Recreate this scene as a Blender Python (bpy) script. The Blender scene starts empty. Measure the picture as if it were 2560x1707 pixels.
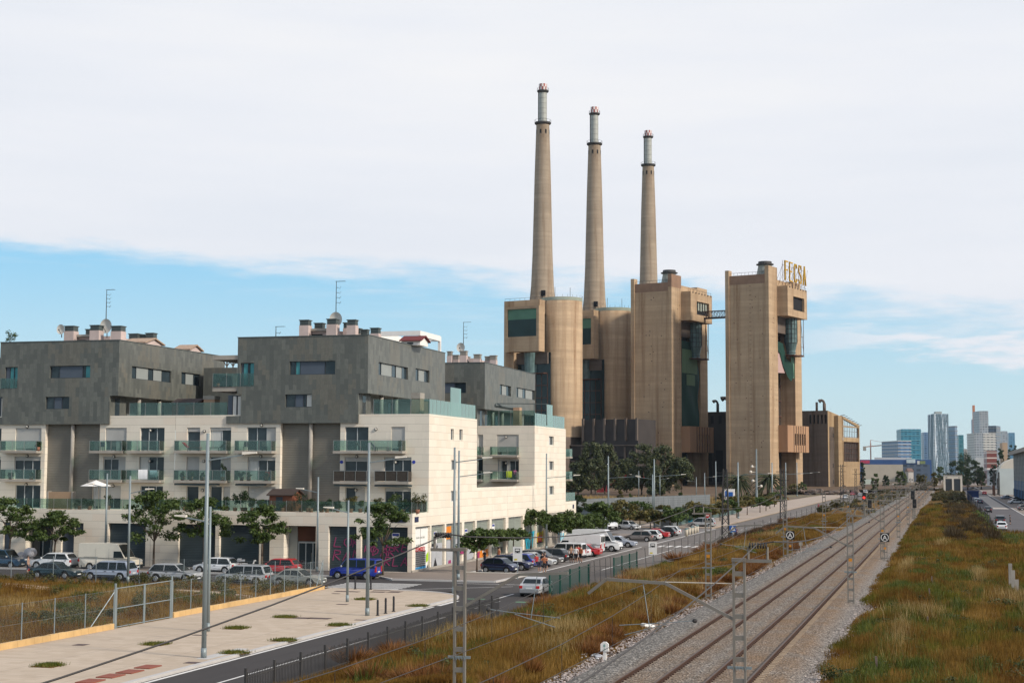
import bpy, math, random
import numpy as np
from mathutils import Vector, Matrix
random.seed(7)
SC = bpy.context.scene
COL = SC.collection
R = random.uniform
PI = math.pi

# ---------------------------------------------------------------- camera geometry (world: +Y along the railway, +X to the right of it)
F, H = 3900.0, 9.7
PSI, TH, RHO = 0.271495288, 0.0819049245, 0.004
def _basis():
    f = Vector((-math.sin(PSI)*math.cos(TH), math.cos(PSI)*math.cos(TH), math.sin(TH)))
    r0 = Vector((math.cos(PSI), math.sin(PSI), 0))
    u0 = Vector((math.sin(PSI)*math.sin(TH), -math.cos(PSI)*math.sin(TH), math.cos(TH)))
    c, s = math.cos(RHO), math.sin(RHO)
    return r0*c+u0*s, u0*c-r0*s, f
BR, BU, BF = _basis()
def ray(px, py): return BF+BR*((px-1280)/F)+BU*((853.5-py)/F)
def G(px, py, z=0.0):                       # the ground point a photo measurement stands for
    d = ray(px, py); t = (z-H)/d.z
    return Vector((d.x*t, d.y*t, z))
def VY(px, py, Y):
    d = ray(px, py); t = Y/d.y
    return d.x*t, H+d.z*t
def VX(px, py, X):
    d = ray(px, py); t = X/d.x
    return d.y*t, H+d.z*t
def DP(px, py, dist):
    d = ray(px, py)
    return Vector((d.x*dist, d.y*dist, H+d.z*dist))
def DZ(px, py, dist):                         # height above a foot point at that depth
    p = DP(px, 1175, dist); return VY(px, py, p.y)[1]
def fx(px, Y, py=1110): return VY(px, py, Y)[0]
def fz(py, Y, px=700): return VY(px, py, Y)[1]

# ---------------------------------------------------------------- mesh builder
class MB:
    def __init__(s): s.v = []; s.f = []; s.m = []; s.cm = 0
    def add(s, vs, fs):
        o = len(s.v); s.v += [tuple(v) for v in vs]
        s.f += [tuple(o+i for i in f) for f in fs]; s.m += [s.cm]*len(fs); return s
    def box(s, x0, x1, y0, y1, z0, z1):
        return s.add([(x0,y0,z0),(x1,y0,z0),(x1,y1,z0),(x0,y1,z0),(x0,y0,z1),(x1,y0,z1),(x1,y1,z1),(x0,y1,z1)],
              [(0,3,2,1),(4,5,6,7),(0,1,5,4),(1,2,6,5),(2,3,7,6),(3,0,4,7)])
    def beam(s, p, q, w, h=None):
        p, q = Vector(p), Vector(q); h = h or w; d = (q-p).normalized()
        up = Vector((0,0,1)) if abs(d.z) < .95 else Vector((0,1,0))
        a = d.cross(up).normalized()*(w/2); b = a.normalized().cross(d).normalized()*(h/2)
        vs = [p-a-b, p+a-b, p+a+b, p-a+b, q-a-b, q+a-b, q+a+b, q-a+b]
        return s.add(vs, [(0,1,2,3),(7,6,5,4),(0,4,5,1),(1,5,6,2),(2,6,7,3),(3,7,4,0)])
    def cyl(s, p, q, r0, r1=None, n=8):
        p, q = Vector(p), Vector(q); r1 = r0 if r1 is None else r1; d = (q-p).normalized()
        up = Vector((0,0,1)) if abs(d.z) < .9 else Vector((1,0,0))
        a = d.cross(up).normalized(); b = d.cross(a)
        vs = []
        for c, r in ((p, r0), (q, r1)):
            for i in range(n):
                t = 2*PI*i/n; vs.append(c+a*(r*math.cos(t))+b*(r*math.sin(t)))
        fs = [(i, (i+1)%n, n+(i+1)%n, n+i) for i in range(n)]
        fs += [tuple(reversed(range(n))), tuple(range(n, 2*n))]
        return s.add(vs, [tuple(reversed(f)) for f in fs])
    def tube(s, pts, r, n=4):
        for a, b in zip(pts[:-1], pts[1:]): s.cyl(a, b, r, r, n)
        return s
    def lathe(s, c, prof, n=24, a0=0.0, a1=2*PI):
        full = abs(a1-a0-2*PI) < 1e-6; k = n if full else n+1
        vs = []
        for r, z in prof:
            for i in range(k):
                t = a0+(a1-a0)*i/n; vs.append((c[0]+r*math.cos(t), c[1]+r*math.sin(t), c[2]+z))
        fs = []
        for j in range(len(prof)-1):
            for i in range(n):
                i2 = (i+1) % k
                fs.append((j*k+i, j*k+i2, (j+1)*k+i2, (j+1)*k+i))
        return s.add(vs, fs)
    def prism(s, pts, z0, z1):
        n = len(pts); vs = [(x,y,z0) for x,y in pts]+[(x,y,z1) for x,y in pts]
        return s.add(vs, [tuple(reversed(range(n))), tuple(range(n,2*n))]+[(i,(i+1)%n,n+(i+1)%n,n+i) for i in range(n)])
    def ext(s, pts, vec):
        n = len(pts); vec = Vector(vec); vs = [Vector(p) for p in pts]; vs += [p+vec for p in vs]
        return s.add(vs, [tuple(reversed(range(n))), tuple(range(n,2*n))]+[(i,(i+1)%n,n+(i+1)%n,n+i) for i in range(n)])
    def poly(s, pts): return s.add(pts, [tuple(range(len(pts)))])
    def ball(s, c, rx, ry=None, rz=None, n=8, m=6):
        ry = ry or rx; rz = rz or rx; vs = []; fs = []
        for j in range(m+1):
            p = -PI/2+PI*j/m
            for i in range(n):
                t = 2*PI*i/n; vs.append((c[0]+rx*math.cos(p)*math.cos(t), c[1]+ry*math.cos(p)*math.sin(t), c[2]+rz*math.sin(p)))
        for j in range(m):
            for i in range(n): fs.append((j*n+i, j*n+(i+1)%n, (j+1)*n+(i+1)%n, (j+1)*n+i))
        return s.add(vs, fs)
    def wall(s, axis, p, a0, a1, z0, z1, holes=(), depth=.25):
        """wall in plane y=p (axis 'y', facing -Y) or x=p (axis 'x', facing +X) with rectangular openings (a0,a1,z0,z1[,depth]) and their reveals"""
        A = sorted({a0, a1, *[min(max(h[i], a0), a1) for h in holes for i in (0, 1)]})
        Z = sorted({z0, z1, *[min(max(h[i], z0), z1) for h in holes for i in (2, 3)]})
        P = (lambda a, z, d=0: (a, p+d, z)) if axis == 'y' else (lambda a, z, d=0: (p-d, a, z))
        for i in range(len(A)-1):
            run = None
            for j in range(len(Z)-1):
                ca, cz = (A[i]+A[i+1])/2, (Z[j]+Z[j+1])/2
                if any(h[0] < ca < h[1] and h[2] < cz < h[3] for h in holes): continue
                s.add([P(A[i],Z[j]),P(A[i+1],Z[j]),P(A[i+1],Z[j+1]),P(A[i],Z[j+1])], [(0,1,2,3)])
        for h in holes:
            d = h[4] if len(h) > 4 else depth; b0, b1, c0, c1 = h[:4]
            s.add([P(b0,c0),P(b1,c0),P(b1,c1),P(b0,c1),P(b0,c0,d),P(b1,c0,d),P(b1,c1,d),P(b0,c1,d)],
                  [(0,1,5,4),(1,2,6,5),(2,3,7,6),(3,0,4,7)])
        return s

ROOT = {}
def T(name, label, cat, loc=(0,0,0), rz=0.0, group=None):
    o = bpy.data.objects.new(name, None); COL.objects.link(o)
    o.empty_display_size = .3; o.location = loc; o.rotation_euler = (0,0,rz)
    o['label'] = label; o['category'] = cat
    if group: o['group'] = group
    ROOT[o.name] = Matrix.Translation(Vector(loc)) @ Matrix.Rotation(rz, 4, 'Z')
    return o
SPLIT = set('vent_opening void_opening slit_window buttress window_blade terrace_door frame_post blue_column gate_opening posts stake concrete_slab pergola_post rail_post fence_post window floor_edge duct_pipe scaffold_poles vent_grille'.split())
def islands(mb):
    p = list(range(len(mb.v)))
    def fd(i):
        while p[i] != i: p[i] = p[p[i]]; i = p[i]
        return i
    for f in mb.f:
        for i in f[1:]: p[fd(i)] = fd(f[0])
    out = {}
    for k, f in enumerate(mb.f): out.setdefault(fd(f[0]), []).append(k)
    res = []
    for ks in out.values():
        b = MB(); ix = {}
        for k in ks:
            for i in mb.f[k]:
                if i not in ix: ix[i] = len(b.v); b.v.append(mb.v[i])
            b.f.append(tuple(ix[i] for i in mb.f[k])); b.m.append(mb.m[k])
        res.append(b)
    return res
def obj(name, mb, mat, parent=None, local=False, smooth=False, bevel=0):
    if name in SPLIT and parent is not None and not (name == 'window' and parent.parent is None and len(mb.f) == 24 and False):
        bs = islands(mb) if name != 'window' or mat is M.get('pane') else [mb]
        if 1 < len(bs) < 100: return [obj1(name, b, mat, parent, local, smooth, bevel) for b in bs][0]
    return obj1(name, mb, mat, parent, local, smooth, bevel)
def obj1(name, mb, mat, parent=None, local=False, smooth=False, bevel=0):
    """one mesh object; vertices are world coordinates unless local=True (then they are in the frame of the thing)"""
    me = bpy.data.meshes.new(name)
    v = mb.v; root = parent
    while root is not None and root.parent is not None: root = root.parent
    org = None
    if root is not None and not local and root.name in ROOT:
        inv = ROOT[root.name].inverted(); v = [tuple(inv @ Vector(p)) for p in v]
    me.from_pydata(v, [], mb.f); me.update()
    for m in (mat if isinstance(mat, (list, tuple)) else [mat]): me.materials.append(m)
    if any(mb.m): me.polygons.foreach_set('material_index', mb.m)
    if smooth: me.polygons.foreach_set('use_smooth', [True]*len(me.polygons))
    o = bpy.data.objects.new(name, me); COL.objects.link(o); o.parent = parent
    if bevel:
        b = o.modifiers.new('edge', 'BEVEL'); b.width = bevel; b.segments = 2; b.limit_method = 'ANGLE'; b.angle_limit = math.radians(30)
    return o
def tag(o, label, cat, group=None):
    o['label'] = label; o['category'] = cat
    if group: o['group'] = group
    return o
def struct(name, mb, mat, kind='structure'):
    o = obj(name, mb, mat); o['kind'] = kind; return o
def dup(root, loc, rz=0.0, label=None, group=None, scale=1.0):
    def cp(o, parent):
        c = o.copy(); COL.objects.link(c); c.parent = parent
        for ch in o.children: cp(ch, c)
        return c
    kids = list(root.children)
    r = root.copy(); COL.objects.link(r)
    for ch in kids: cp(ch, r)
    r.location = loc; r.rotation_euler = (0,0,rz); r.scale = (scale,)*3
    if label: r['label'] = label
    if group: r['group'] = group
    ROOT[r.name] = Matrix.Translation(Vector(loc)) @ Matrix.Rotation(rz, 4, 'Z')
    return r
def remat(root, names, mat, slot=0):        # give a copy its own paint
    for ch in root.children:
        b = ch.name.split('.')[0]
        if b in names:
            ch.material_slots[slot].link = 'OBJECT'; ch.material_slots[slot].material = mat
_ORD = 'first second third fourth fifth sixth seventh eighth ninth tenth eleventh twelfth thirteenth fourteenth fifteenth sixteenth seventeenth eighteenth nineteenth twentieth'.split()
_TENS = {2:'twenty', 3:'thirty', 4:'forty', 5:'fifty', 6:'sixty'}
def nth(i):
    if i < 20: return _ORD[i]
    t, u = divmod(i+1, 10)
    return _TENS[t]+('-'+_ORD[u-1] if u else '-th')

# ---------------------------------------------------------------- materials
class NT:
    def __init__(s, m): s.t = m.node_tree; s.n = s.t.nodes; s.l = s.t.links; s.n.clear()
    def __call__(s, typ, ins=None, **kw):
        nd = s.n.new('ShaderNode'+typ)
        for k, v in kw.items(): setattr(nd, k, v)
        for k, v in (ins or {}).items():
            if isinstance(v, bpy.types.NodeSocket): s.l.new(v, nd.inputs[k])
            else: nd.inputs[k].default_value = v
        return nd
    def math(s, op, a, b=0.0, c=0.0, clamp=False):
        nd = s('Math', {0: a, 1: b, 2: c}, operation=op, use_clamp=clamp); return nd.outputs[0]
    def mix(s, fac, a, b, blend='MIX'):
        nd = s('Mix', data_type='RGBA', blend_type=blend)
        for k, v in ((0, fac), (6, a), (7, b)):
            if isinstance(v, bpy.types.NodeSocket): s.l.new(v, nd.inputs[k])
            else: nd.inputs[k].default_value = v if k == 0 else c4(v)
        return nd.outputs[2]
    def noise(s, vec, scale, detail=3.0, rough=.55):
        return s('TexNoise', {'Vector': vec, 'Scale': scale, 'Detail': detail, 'Roughness': rough}).outputs['Fac']
    def ramp(s, fac, stops):
        nd = s('ValToRGB', {0: fac}); cr = nd.color_ramp
        while len(cr.elements) < len(stops): cr.elements.new(.5)
        for e, (p, c) in zip(cr.elements, stops): e.position = p; e.color = c4(c)
        return nd.outputs[0]
    def bump(s, h, strength=.3, dist=.05):
        return s('Bump', {'Height': h, 'Strength': strength, 'Distance': dist}).outputs[0]
    def out(s, col, rough=.8, metal=0.0, normal=None, spec=.3, **kw):
        ins = {'Base Color': col if isinstance(col, bpy.types.NodeSocket) else c4(col), 'Roughness': rough, 'Metallic': metal, 'Specular IOR Level': spec}
        ins.update(kw)
        if normal is not None: ins['Normal'] = normal
        b = s('BsdfPrincipled', ins); o = s('OutputMaterial'); s.l.new(b.outputs[0], o.inputs[0]); return b
def c4(c): return (c, c, c, 1) if isinstance(c, (int, float)) else (tuple(c)+(1,))[:4]
def newmat(name):
    m = bpy.data.materials.new(name); m.use_nodes = True; return m, NT(m)
def mul(c, k): return tuple(x*k for x in c)
def mat(name, col, rough=.8, var=.12, scale=1.5, metal=0.0, spec=.3, bump=0.0, dirt=None, stretch=None):
    m, n = newmat(name)
    vec = n('TexCoord').outputs['Object']
    if stretch: vec = n('Mapping', {'Vector': vec, 'Scale': stretch}).outputs[0]
    if var:
        f = n.noise(vec, scale, 4)
        c = n.mix(n.math('MULTIPLY_ADD', f, 1.8, -.4, True), mul(col, 1-var), mul(col, 1+var))
    else: c = n.mix(0.0, col, col)
    if dirt:
        g = n.noise(vec, scale*.35, 5, .65)
        c = n.mix(n.math('MULTIPLY_ADD', g, 3.0, -1.45, True), c, dirt)
    nrm = n.bump(n.noise(vec, scale*6, 3), bump, .05) if bump else None
    n.out(c, rough, metal, nrm, spec); return m
def hvec(n):      # (x+y, z) of the object's own axes: runs along any axis-aligned upright wall
    v = n('TexCoord').outputs['Object']; s = n('SeparateXYZ', {0: v})
    return v, n.math('ADD', s.outputs[0], s.outputs[1]), s.outputs[2]
def stripes(n, x, period, width):           # 1 inside a thin line every period
    f = n.math('FRACT', n.math('DIVIDE', x, period))
    return n.math('LESS_THAN', f, width/period)
def course_mat(name, col, course=.74, length=1.5, joint=.035, var=.05, jointk=.62, tint=(.60,.47,.36)):
    m, n = newmat(name); v, h, z = hvec(n)
    row = n.math('FLOOR', n.math('DIVIDE', z, course))
    hh = n.math('ADD', h, n.math('MULTIPLY', n.math('MODULO', row, 2.0), length*.5))
    colm = n.math('FLOOR', n.math('DIVIDE', hh, length))
    cell = n('TexWhiteNoise', {'Vector': n('CombineXYZ', {0: row, 1: colm}).outputs[0]}, noise_dimensions='2D').outputs['Value']
    c = n.mix(cell, mul(col, 1-var), mul(col, 1+var))
    warm = n.math('MULTIPLY', n.math('GREATER_THAN', cell, .8), .3)
    c = n.mix(warm, c, tint)
    g = n.noise(n('Mapping', {'Vector': v, 'Scale': (1.1, 1.1, .25)}).outputs[0], .8, 6, .7)
    c = n.mix(n.math('MULTIPLY_ADD', g, 2.2, -1.25, True), c, mul(col, .72))
    jl = stripes(n, z, course, joint)
    jv = n.math('MULTIPLY', stripes(n, hh, length, .012), .35)
    c = n.mix(n.math('MAXIMUM', n.math('MULTIPLY', jl, .8), jv), c, mul(col, jointk))
    n.out(c, .75, 0, n.bump(n.math('SUBTRACT', 1.0, jl), .4, .02)); return m
def tile_mat(name, c0, c1, c2, w=.42, hgt=1.0):
    """slate cladding: staggered upright tiles, each with a tone of its own, and blotches of warmer ones"""
    m, n = newmat(name); v, h, z = hvec(n)
    ci = n.math('FLOOR', n.math('DIVIDE', h, w))
    zz = n.math('ADD', z, n.math('MULTIPLY', n.math('MODULO', n.math('ABSOLUTE', ci), 2.0), hgt*.5))
    ri = n.math('FLOOR', n.math('DIVIDE', zz, hgt))
    cell = n('TexWhiteNoise', {'Vector': n('CombineXYZ', {0: ci, 1: ri}).outputs[0]}, noise_dimensions='2D').outputs['Value']
    cp = n('CombineXYZ', {0: n.math('MULTIPLY', ci, w), 1: n.math('MULTIPLY', ri, hgt*.7)}).outputs[0]
    blot = n.noise(cp, .22, 2)
    c = n.mix(cell, c0, c1)
    c = n.mix(n.math('MULTIPLY', n.math('GREATER_THAN', n.math('MULTIPLY_ADD', cell, .12, blot), .62), .5), c, c2)
    fine = n.noise(n('Mapping', {'Vector': v, 'Scale': (3, 3, 1.1)}).outputs[0], 2.2, 5, .7)
    c = n.mix(n.math('MULTIPLY_ADD', fine, 1.6, -.05, True), mul(c0, .85), c)
    jl = n.math('MAXIMUM', stripes(n, h, w, .012), stripes(n, zz, hgt, .015))
    c = n.mix(n.math('MULTIPLY', jl, .45), c, mul(c0, .5))
    n.out(c, .42, 0, n.bump(fine, .10, .03), .5); return m
def concrete_mat(name, col, lift=1.9, rib=0.0):
    """board-marked concrete with pour lines, run-down streaks and warm rust stains"""
    m, n = newmat(name); v, h, z = hvec(n)
    row = n.math('FLOOR', n.math('DIVIDE', z, lift))
    tone = n('TexWhiteNoise', {'W': row}, noise_dimensions='1D').outputs['Value']
    lay = n.noise(n('Mapping', {'Vector': v, 'Scale': (.02, .02, .35)}).outputs[0], 1.0, 5, .7)
    c = n.mix(n.math('MULTIPLY_ADD', lay, 2.2, -.6, True), mul(col, .70), mul(col, 1.2))
    c = n.mix(n.math('MULTIPLY', tone, .35), c, mul(col, .74))
    st = n.noise(n('Mapping', {'Vector': v, 'Scale': (.35, .35, .018)}).outputs[0], 1.0, 6, .65)
    c = n.mix(n.math('MULTIPLY_ADD', st, 4.5, -2.15, True), c, (col[0]*.52, col[1]*.44, col[2]*.38))
    blot = n.noise(v, .06, 5, .7)
    c = n.mix(n.math('MULTIPLY_ADD', blot, 3.2, -1.6, True), c, (col[0]*.62, col[1]*.60, col[2]*.6))
    jl = stripes(n, z, lift, .12)
    fine = n.noise(v, .9, 4, .7)
    c = n.mix(n.math('MULTIPLY', jl, .35), c, mul(col, .5))
    c = n.mix(n.math('MULTIPLY_ADD', fine, 1.2, -.45, True), c, mul(col, .86))
    n.out(c, .9, 0, n.bump(n.math('ADD', fine, jl), .25, .2), .2); return m
def shutter_mat(name, col, period=.16, rough=.5):
    m, n = newmat(name); v, h, z = hvec(n)
    f = n.math('FRACT', n.math('DIVIDE', z, period))
    wv = n.math('SINE', n.math('MULTIPLY', f, 2*PI))
    g = n.noise(v, .5, 4)
    c = n.mix(n.math('MULTIPLY_ADD', g, 1.6, -.35, True), mul(col, .78), mul(col, 1.12))
    c = n.mix(n.math('MULTIPLY', n.math('LESS_THAN', f, .2), .5), c, mul(col, .55))
    n.out(c, rough, .1, n.bump(wv, .25, .02), .3); return m
def paint(name, col, rough=.28, metal=.0):
    m, n = newmat(name); v = n('TexCoord').outputs['Object']
    g = n.noise(v, 3.0, 4)
    c = n.mix(n.math('MULTIPLY_ADD', g, 1.4, -.3, True), mul(col, .93), mul(col, 1.05))
    n.out(c, rough, metal, None, .5, **{'Coat Weight': .6, 'Coat Roughness': .08}); return m
def glass_dark(name, col=(.03,.045,.055), rough=.06):
    m, n = newmat(name); v = n('TexCoord').outputs['Object']
    g = n.noise(v, .7, 2); n.out(n.mix(g, mul(col, .5), mul(col, 1.6)), rough, 0, n.bump(n.noise(v, .6, 1), .03, .2), .32); return m
def glass_thin(name, tint, alpha=.35, diff=(.35,.5,.46)):
    """balustrade glass: see-through, tinted, with a faint milky band and sky gloss"""
    m, n = newmat(name)
    tr = n('BsdfTransparent', {0: c4(tint)}); gl = n('BsdfGlossy', {0: c4((.9,.95,.95)), 'Roughness': .05}); df = n('BsdfDiffuse', {0: c4(diff)})
    fr = n('Fresnel', {'IOR': 1.5}).outputs[0]
    a = n('MixShader', {0: alpha}); n.l.new(tr.outputs[0], a.inputs[1]); n.l.new(df.outputs[0], a.inputs[2])
    b = n('MixShader', {0: fr}); n.l.new(a.outputs[0], b.inputs[1]); n.l.new(gl.outputs[0], b.inputs[2])
    o = n('OutputMaterial'); n.l.new(b.outputs[0], o.inputs[0]); return m
def emit(name, col, k):
    m, n = newmat(name); e = n('Emission', {0: c4(col), 1: k}); o = n('OutputMaterial'); n.l.new(e.outputs[0], o.inputs[0]); return m
def leaf_mat(name, cols, trans=.25):
    m, n = newmat(name); g = n('NewGeometry'); r = g.outputs['Random Per Island']
    v = n('TexCoord').outputs['Object']
    k = n.math('MULTIPLY_ADD', n.noise(v, .9, 2), .8, n.math('MULTIPLY', r, .5), True)
    c = n.ramp(n.math('MULTIPLY_ADD', k, 1.3, -.2, True), [(i/(len(cols)-1), cc) for i, cc in enumerate(cols)])
    d = n('BsdfPrincipled', {'Base Color': c, 'Roughness': .55, 'Specular IOR Level': .25}); t = n('BsdfTranslucent', {0: c})
    x = n('MixShader', {0: trans}); n.l.new(d.outputs[0], x.inputs[1]); n.l.new(t.outputs[0], x.inputs[2])
    o = n('OutputMaterial'); n.l.new(x.outputs[0], o.inputs[0]); return m
def field_color(n, p, green=.5):
    """colour of the dry meadow at world position p: straw, rust-brown and green patches"""
    p2 = n('Mapping', {'Vector': p, 'Scale': (1, .38, 1)}).outputs[0]; a = n.noise(p2, .34, 5, .65); b = n.noise(n('Mapping', {'Vector': p, 'Location': (37, 11, 0), 'Scale': (1, .32, 1)}).outputs[0], .26, 5, .7)
    c = n.ramp(a, [(.28, (.055,.022,.007)), (.42, (.125,.058,.014)), (.53, (.185,.105,.024)), (.68, (.30,.185,.055))])
    gm = n.math('MULTIPLY_ADD', b, 9.0, -9.0*(1-green)+.3-.5, True)
    gcol = n.ramp(n.noise(p, .5, 3), [(.3, (.022,.032,.005)), (.48, (.062,.076,.010)), (.66, (.15,.15,.024))])
    return n.mix(gm, c, gcol)
def grass_mat(name, green, trans=.3, ground=False):
    m, n = newmat(name); p = n('NewGeometry').outputs['Position']
    c = field_color(n, p, green)
    if ground:
        q = n.noise(p, 3.5, 5, .7)
        c = n.mix(n.math('MULTIPLY_ADD', q, 2.2, -.7, True), n.mix(.5, c, (.075,.042,.016)), c)
        n.out(c, .95, 0, n.bump(q, .8, .3), .1); return m
    r = n('NewGeometry').outputs['Random Per Island']
    c = n.mix(n.math('MULTIPLY', r, .38), c, n.mix(r, (.085,.038,.008), (.30,.20,.065)))
    d = n('BsdfDiffuse', {0: c}); t = n('BsdfTranslucent', {0: c}); x = n('MixShader', {0: trans})
    n.l.new(d.outputs[0], x.inputs[1]); n.l.new(t.outputs[0], x.inputs[2])
    o = n('OutputMaterial'); n.l.new(x.outputs[0], o.inputs[0]); return m

M = {}
M['stone'] = course_mat('travertine', (.735,.67,.565))
M['slate'] = tile_mat('slate_cladding', (.088,.093,.083), (.152,.156,.135), (.155,.135,.10))
M['conc'] = concrete_mat('station_concrete', (.455,.33,.212))
M['conc2'] = concrete_mat('old_concrete', (.15,.12,.10), 3.0)
M['ochre'] = concrete_mat('sunlit_ochre_render', (.37,.265,.155), 6.0)
M['chim'] = concrete_mat('chimney_concrete', (.35,.285,.215), 2.4)
M['steel_band'] = shutter_mat('stack_steel', (.36,.37,.34), 2.6, .5)
M['white_p'] = mat('white_render', (.75,.73,.70), .7, .06, 1.0)
M['plaster'] = mat('pinkish_plaster', (.50,.40,.37), .85, .12, .8, dirt=(.36,.29,.26))
M['cap'] = mat('dark_grey_cap', (.09,.11,.11), .6, .1)
M['slab'] = mat('concrete_slab', (.34,.31,.27), .8, .12, 1.2, dirt=(.22,.2,.17))
M['shut'] = shutter_mat('grey_roller_shutter', (.045,.062,.070))
M['shut2'] = shutter_mat('pale_roller_shutter', (.27,.30,.26))
M['corr'] = shutter_mat('corrugated_cladding', (.20,.185,.155), .17, .6)
M['frame'] = mat('window_frame_grey', (.40,.43,.44), .5, .05)
M['dframe'] = mat('anthracite_frame', (.035,.042,.05), .4, .1)
M['bluepanel'] = mat('blue_grey_panel', (.075,.095,.125), .45, .08, .7)
M['greypanel'] = mat('grey_panel', (.26,.28,.27), .5, .08, .7)
M['pane'] = glass_dark('window_glass')
M['panet'] = glass_dark('teal_window_glass', (.05,.22,.24), .08)
M['curtain'] = mat('curtain_cloth', (.55,.55,.52), .9, .15, 6, stretch=(4,4,.3))
M['blind'] = shutter_mat('window_blind', (.50,.49,.46), .09, .6)
M['glass'] = glass_thin('balustrade_glass', (.66,.80,.77), .10, (.13,.25,.22))
M['glass_m'] = glass_thin('milky_glass', (.6,.88,.84), .5, (.36,.54,.50))
M['reed'] = mat('reed_screen', (.05,.042,.035), .9, .3, 5)
M['rail'] = mat('rail_steel_trim', (.30,.31,.30), .4, .05, metal=.5)
M['dark'] = mat('dark_void', (.012,.012,.014), .9, .2)
M['black'] = mat('black_plastic', (.015,.015,.016), .5, .2)
M['asph'] = mat('asphalt', (.042,.037,.036), .9, .2, .6, bump=.3, dirt=(.06,.054,.05))
M['pave'] = mat('pavement_slabs', (.40,.345,.295), .85, .07, .8, dirt=(.34,.29,.25))
M['kerb'] = mat('kerb_stone', (.45,.43,.41), .8, .1)
M['paint_w'] = mat('road_paint', (.62,.60,.57), .8, .12, 2.0)
M['paint_g'] = mat('green_road_paint', (.12,.22,.13), .8, .12, 2.0)
M['lotwall'] = mat('yellow_kerb_block', (.55,.36,.16), .85, .15, 1.2)
M['lamp_p'] = mat('galvanised_pole', (.23,.27,.28), .5, .12, .8, metal=.3)
M['lamp_h'] = mat('lamp_housing', (.62,.57,.49), .4, .06)
M['mast'] = mat('catenary_steel', (.21,.195,.17), .6, .15, 1.0, metal=.3, dirt=(.22,.17,.13))
M['wire'] = mat('cable', (.05,.045,.042), .6, .1)
M['iron'] = mat('dark_iron', (.045,.043,.042), .6, .2)
M['bollard'] = mat('bollard_iron', (.03,.03,.034), .5, .2)
M['green_f'] = mat('green_fence_paint', (.012,.07,.05), .5, .1)
M['railrust'] = mat('rusty_rail', (.05,.022,.012), .6, .2, 2.0)
M['railtop'] = mat('worn_rail_head', (.085,.048,.032), .45, .2, 2.0, metal=.2)
M['sleeper'] = mat('concrete_sleeper', (.33,.25,.17), .9, .18, 2.0, dirt=(.2,.13,.08))
M['red'] = paint('red_car_paint', (.42,.012,.015))
M['tyre'] = mat('tyre_rubber', (.018,.018,.019), .85, .2, 4)
M['rim'] = mat('alloy_rim', (.42,.43,.44), .35, .1, 5, metal=.6)
M['carglass'] = mat('car_glass', (.010,.016,.019), .12, .1, spec=.22)
M['headl'] = mat('headlight_lens', (.55,.57,.58), .12, .1, 6, spec=.8)
M['taill'] = mat('tail_light_lens', (.40,.012,.012), .2, .2, 6, spec=.6)
M['plate'] = mat('number_plate', (.62,.63,.62), .5, .05, 8)
M['bark'] = mat('bark', (.10,.075,.055), .95, .3, 4, bump=.5, stretch=(1,1,.2))
M['leaf'] = leaf_mat('street_tree_leaves', [(.018,.034,.008), (.045,.075,.016), (.085,.12,.028)])
M['leaf_e'] = leaf_mat('eucalyptus_leaves', [(.022,.030,.014), (.055,.070,.030), (.115,.125,.055)])
M['leaf_y'] = leaf_mat('yellowing_leaves', [(.045,.04,.014), (.085,.08,.022), (.15,.12,.035)])
M['leaf_d'] = leaf_mat('dark_leaves', [(.010,.022,.010), (.025,.045,.018), (.05,.075,.03)])
M['leaf_b'] = leaf_mat('shrub_leaves', [(.022,.028,.008), (.05,.06,.018), (.12,.10,.03)])
M['frond'] = leaf_mat('palm_fronds', [(.014,.022,.010), (.035,.046,.018), (.07,.075,.03)])
# ---------------------------------------------------------------- numpy meshes for grass and leaves
rng = np.random.default_rng(11)
def np_obj(name, V, k, mat, parent=None):
    """V: (n*k,3) vertices, every k consecutive ones are one face"""
    n = len(V)//k; me = bpy.data.meshes.new(name)
    me.vertices.add(n*k); me.vertices.foreach_set('co', np.ascontiguousarray(V, dtype=np.float32).ravel())
    me.loops.add(n*k); me.loops.foreach_set('vertex_index', np.arange(n*k, dtype=np.int32))
    me.polygons.add(n); me.polygons.foreach_set('loop_start', np.arange(0, n*k, k, dtype=np.int32))
    me.update(calc_edges=True); me.materials.append(mat)
    o = bpy.data.objects.new(name, me); COL.objects.link(o); o.parent = parent; return o
def blades(P, hgt, wid, lean=.35):
    n = len(P); a = rng.uniform(0, 2*PI, n); d = np.stack([np.cos(a), np.sin(a), np.zeros(n)], 1)
    b = rng.uniform(0, 2*PI, n); l = np.stack([np.cos(b), np.sin(b), np.zeros(n)], 1)
    h = hgt*rng.uniform(.5, 1.15, n)
    tip = P+l*(h*lean*rng.uniform(.1, 1.0, n))[:, None]; tip[:, 2] += h
    w = (wid*rng.uniform(.6, 1.3, n)*.5)[:, None]
    return np.stack([P-d*w, P+d*w, tip], 1).reshape(-1, 3)
def leaves(C, rad, per, size, flat=.55, shell=.45):
    """leaf cards: PER cards in each clump (centre C, radii rad)"""
    n = len(C)*per; c = np.repeat(C, per, 0); r = np.repeat(np.atleast_2d(rad), per, 0) if np.ndim(rad) == 2 else np.full((n, 3), rad)
    u = rng.normal(size=(n, 3)); u /= np.linalg.norm(u, axis=1)[:, None]
    t = rng.uniform(shell, 1.0, n)[:, None]
    P = c+u*r*t
    nr = u*.7+rng.normal(size=(n, 3))*.6+np.array([0, 0, flat]); nr /= np.linalg.norm(nr, axis=1)[:, None]
    q = rng.normal(size=(n, 3)); a = np.cross(nr, q); a /= np.linalg.norm(a, axis=1)[:, None]; b = np.cross(nr, a)
    s = size*rng.uniform(.6, 1.35, n)[:, None]
    a = a*s*.5; b = b*s*.28
    return np.stack([P-a, P-b-a*.1, P+a, P+b-a*.1], 1).reshape(-1, 3)
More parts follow.
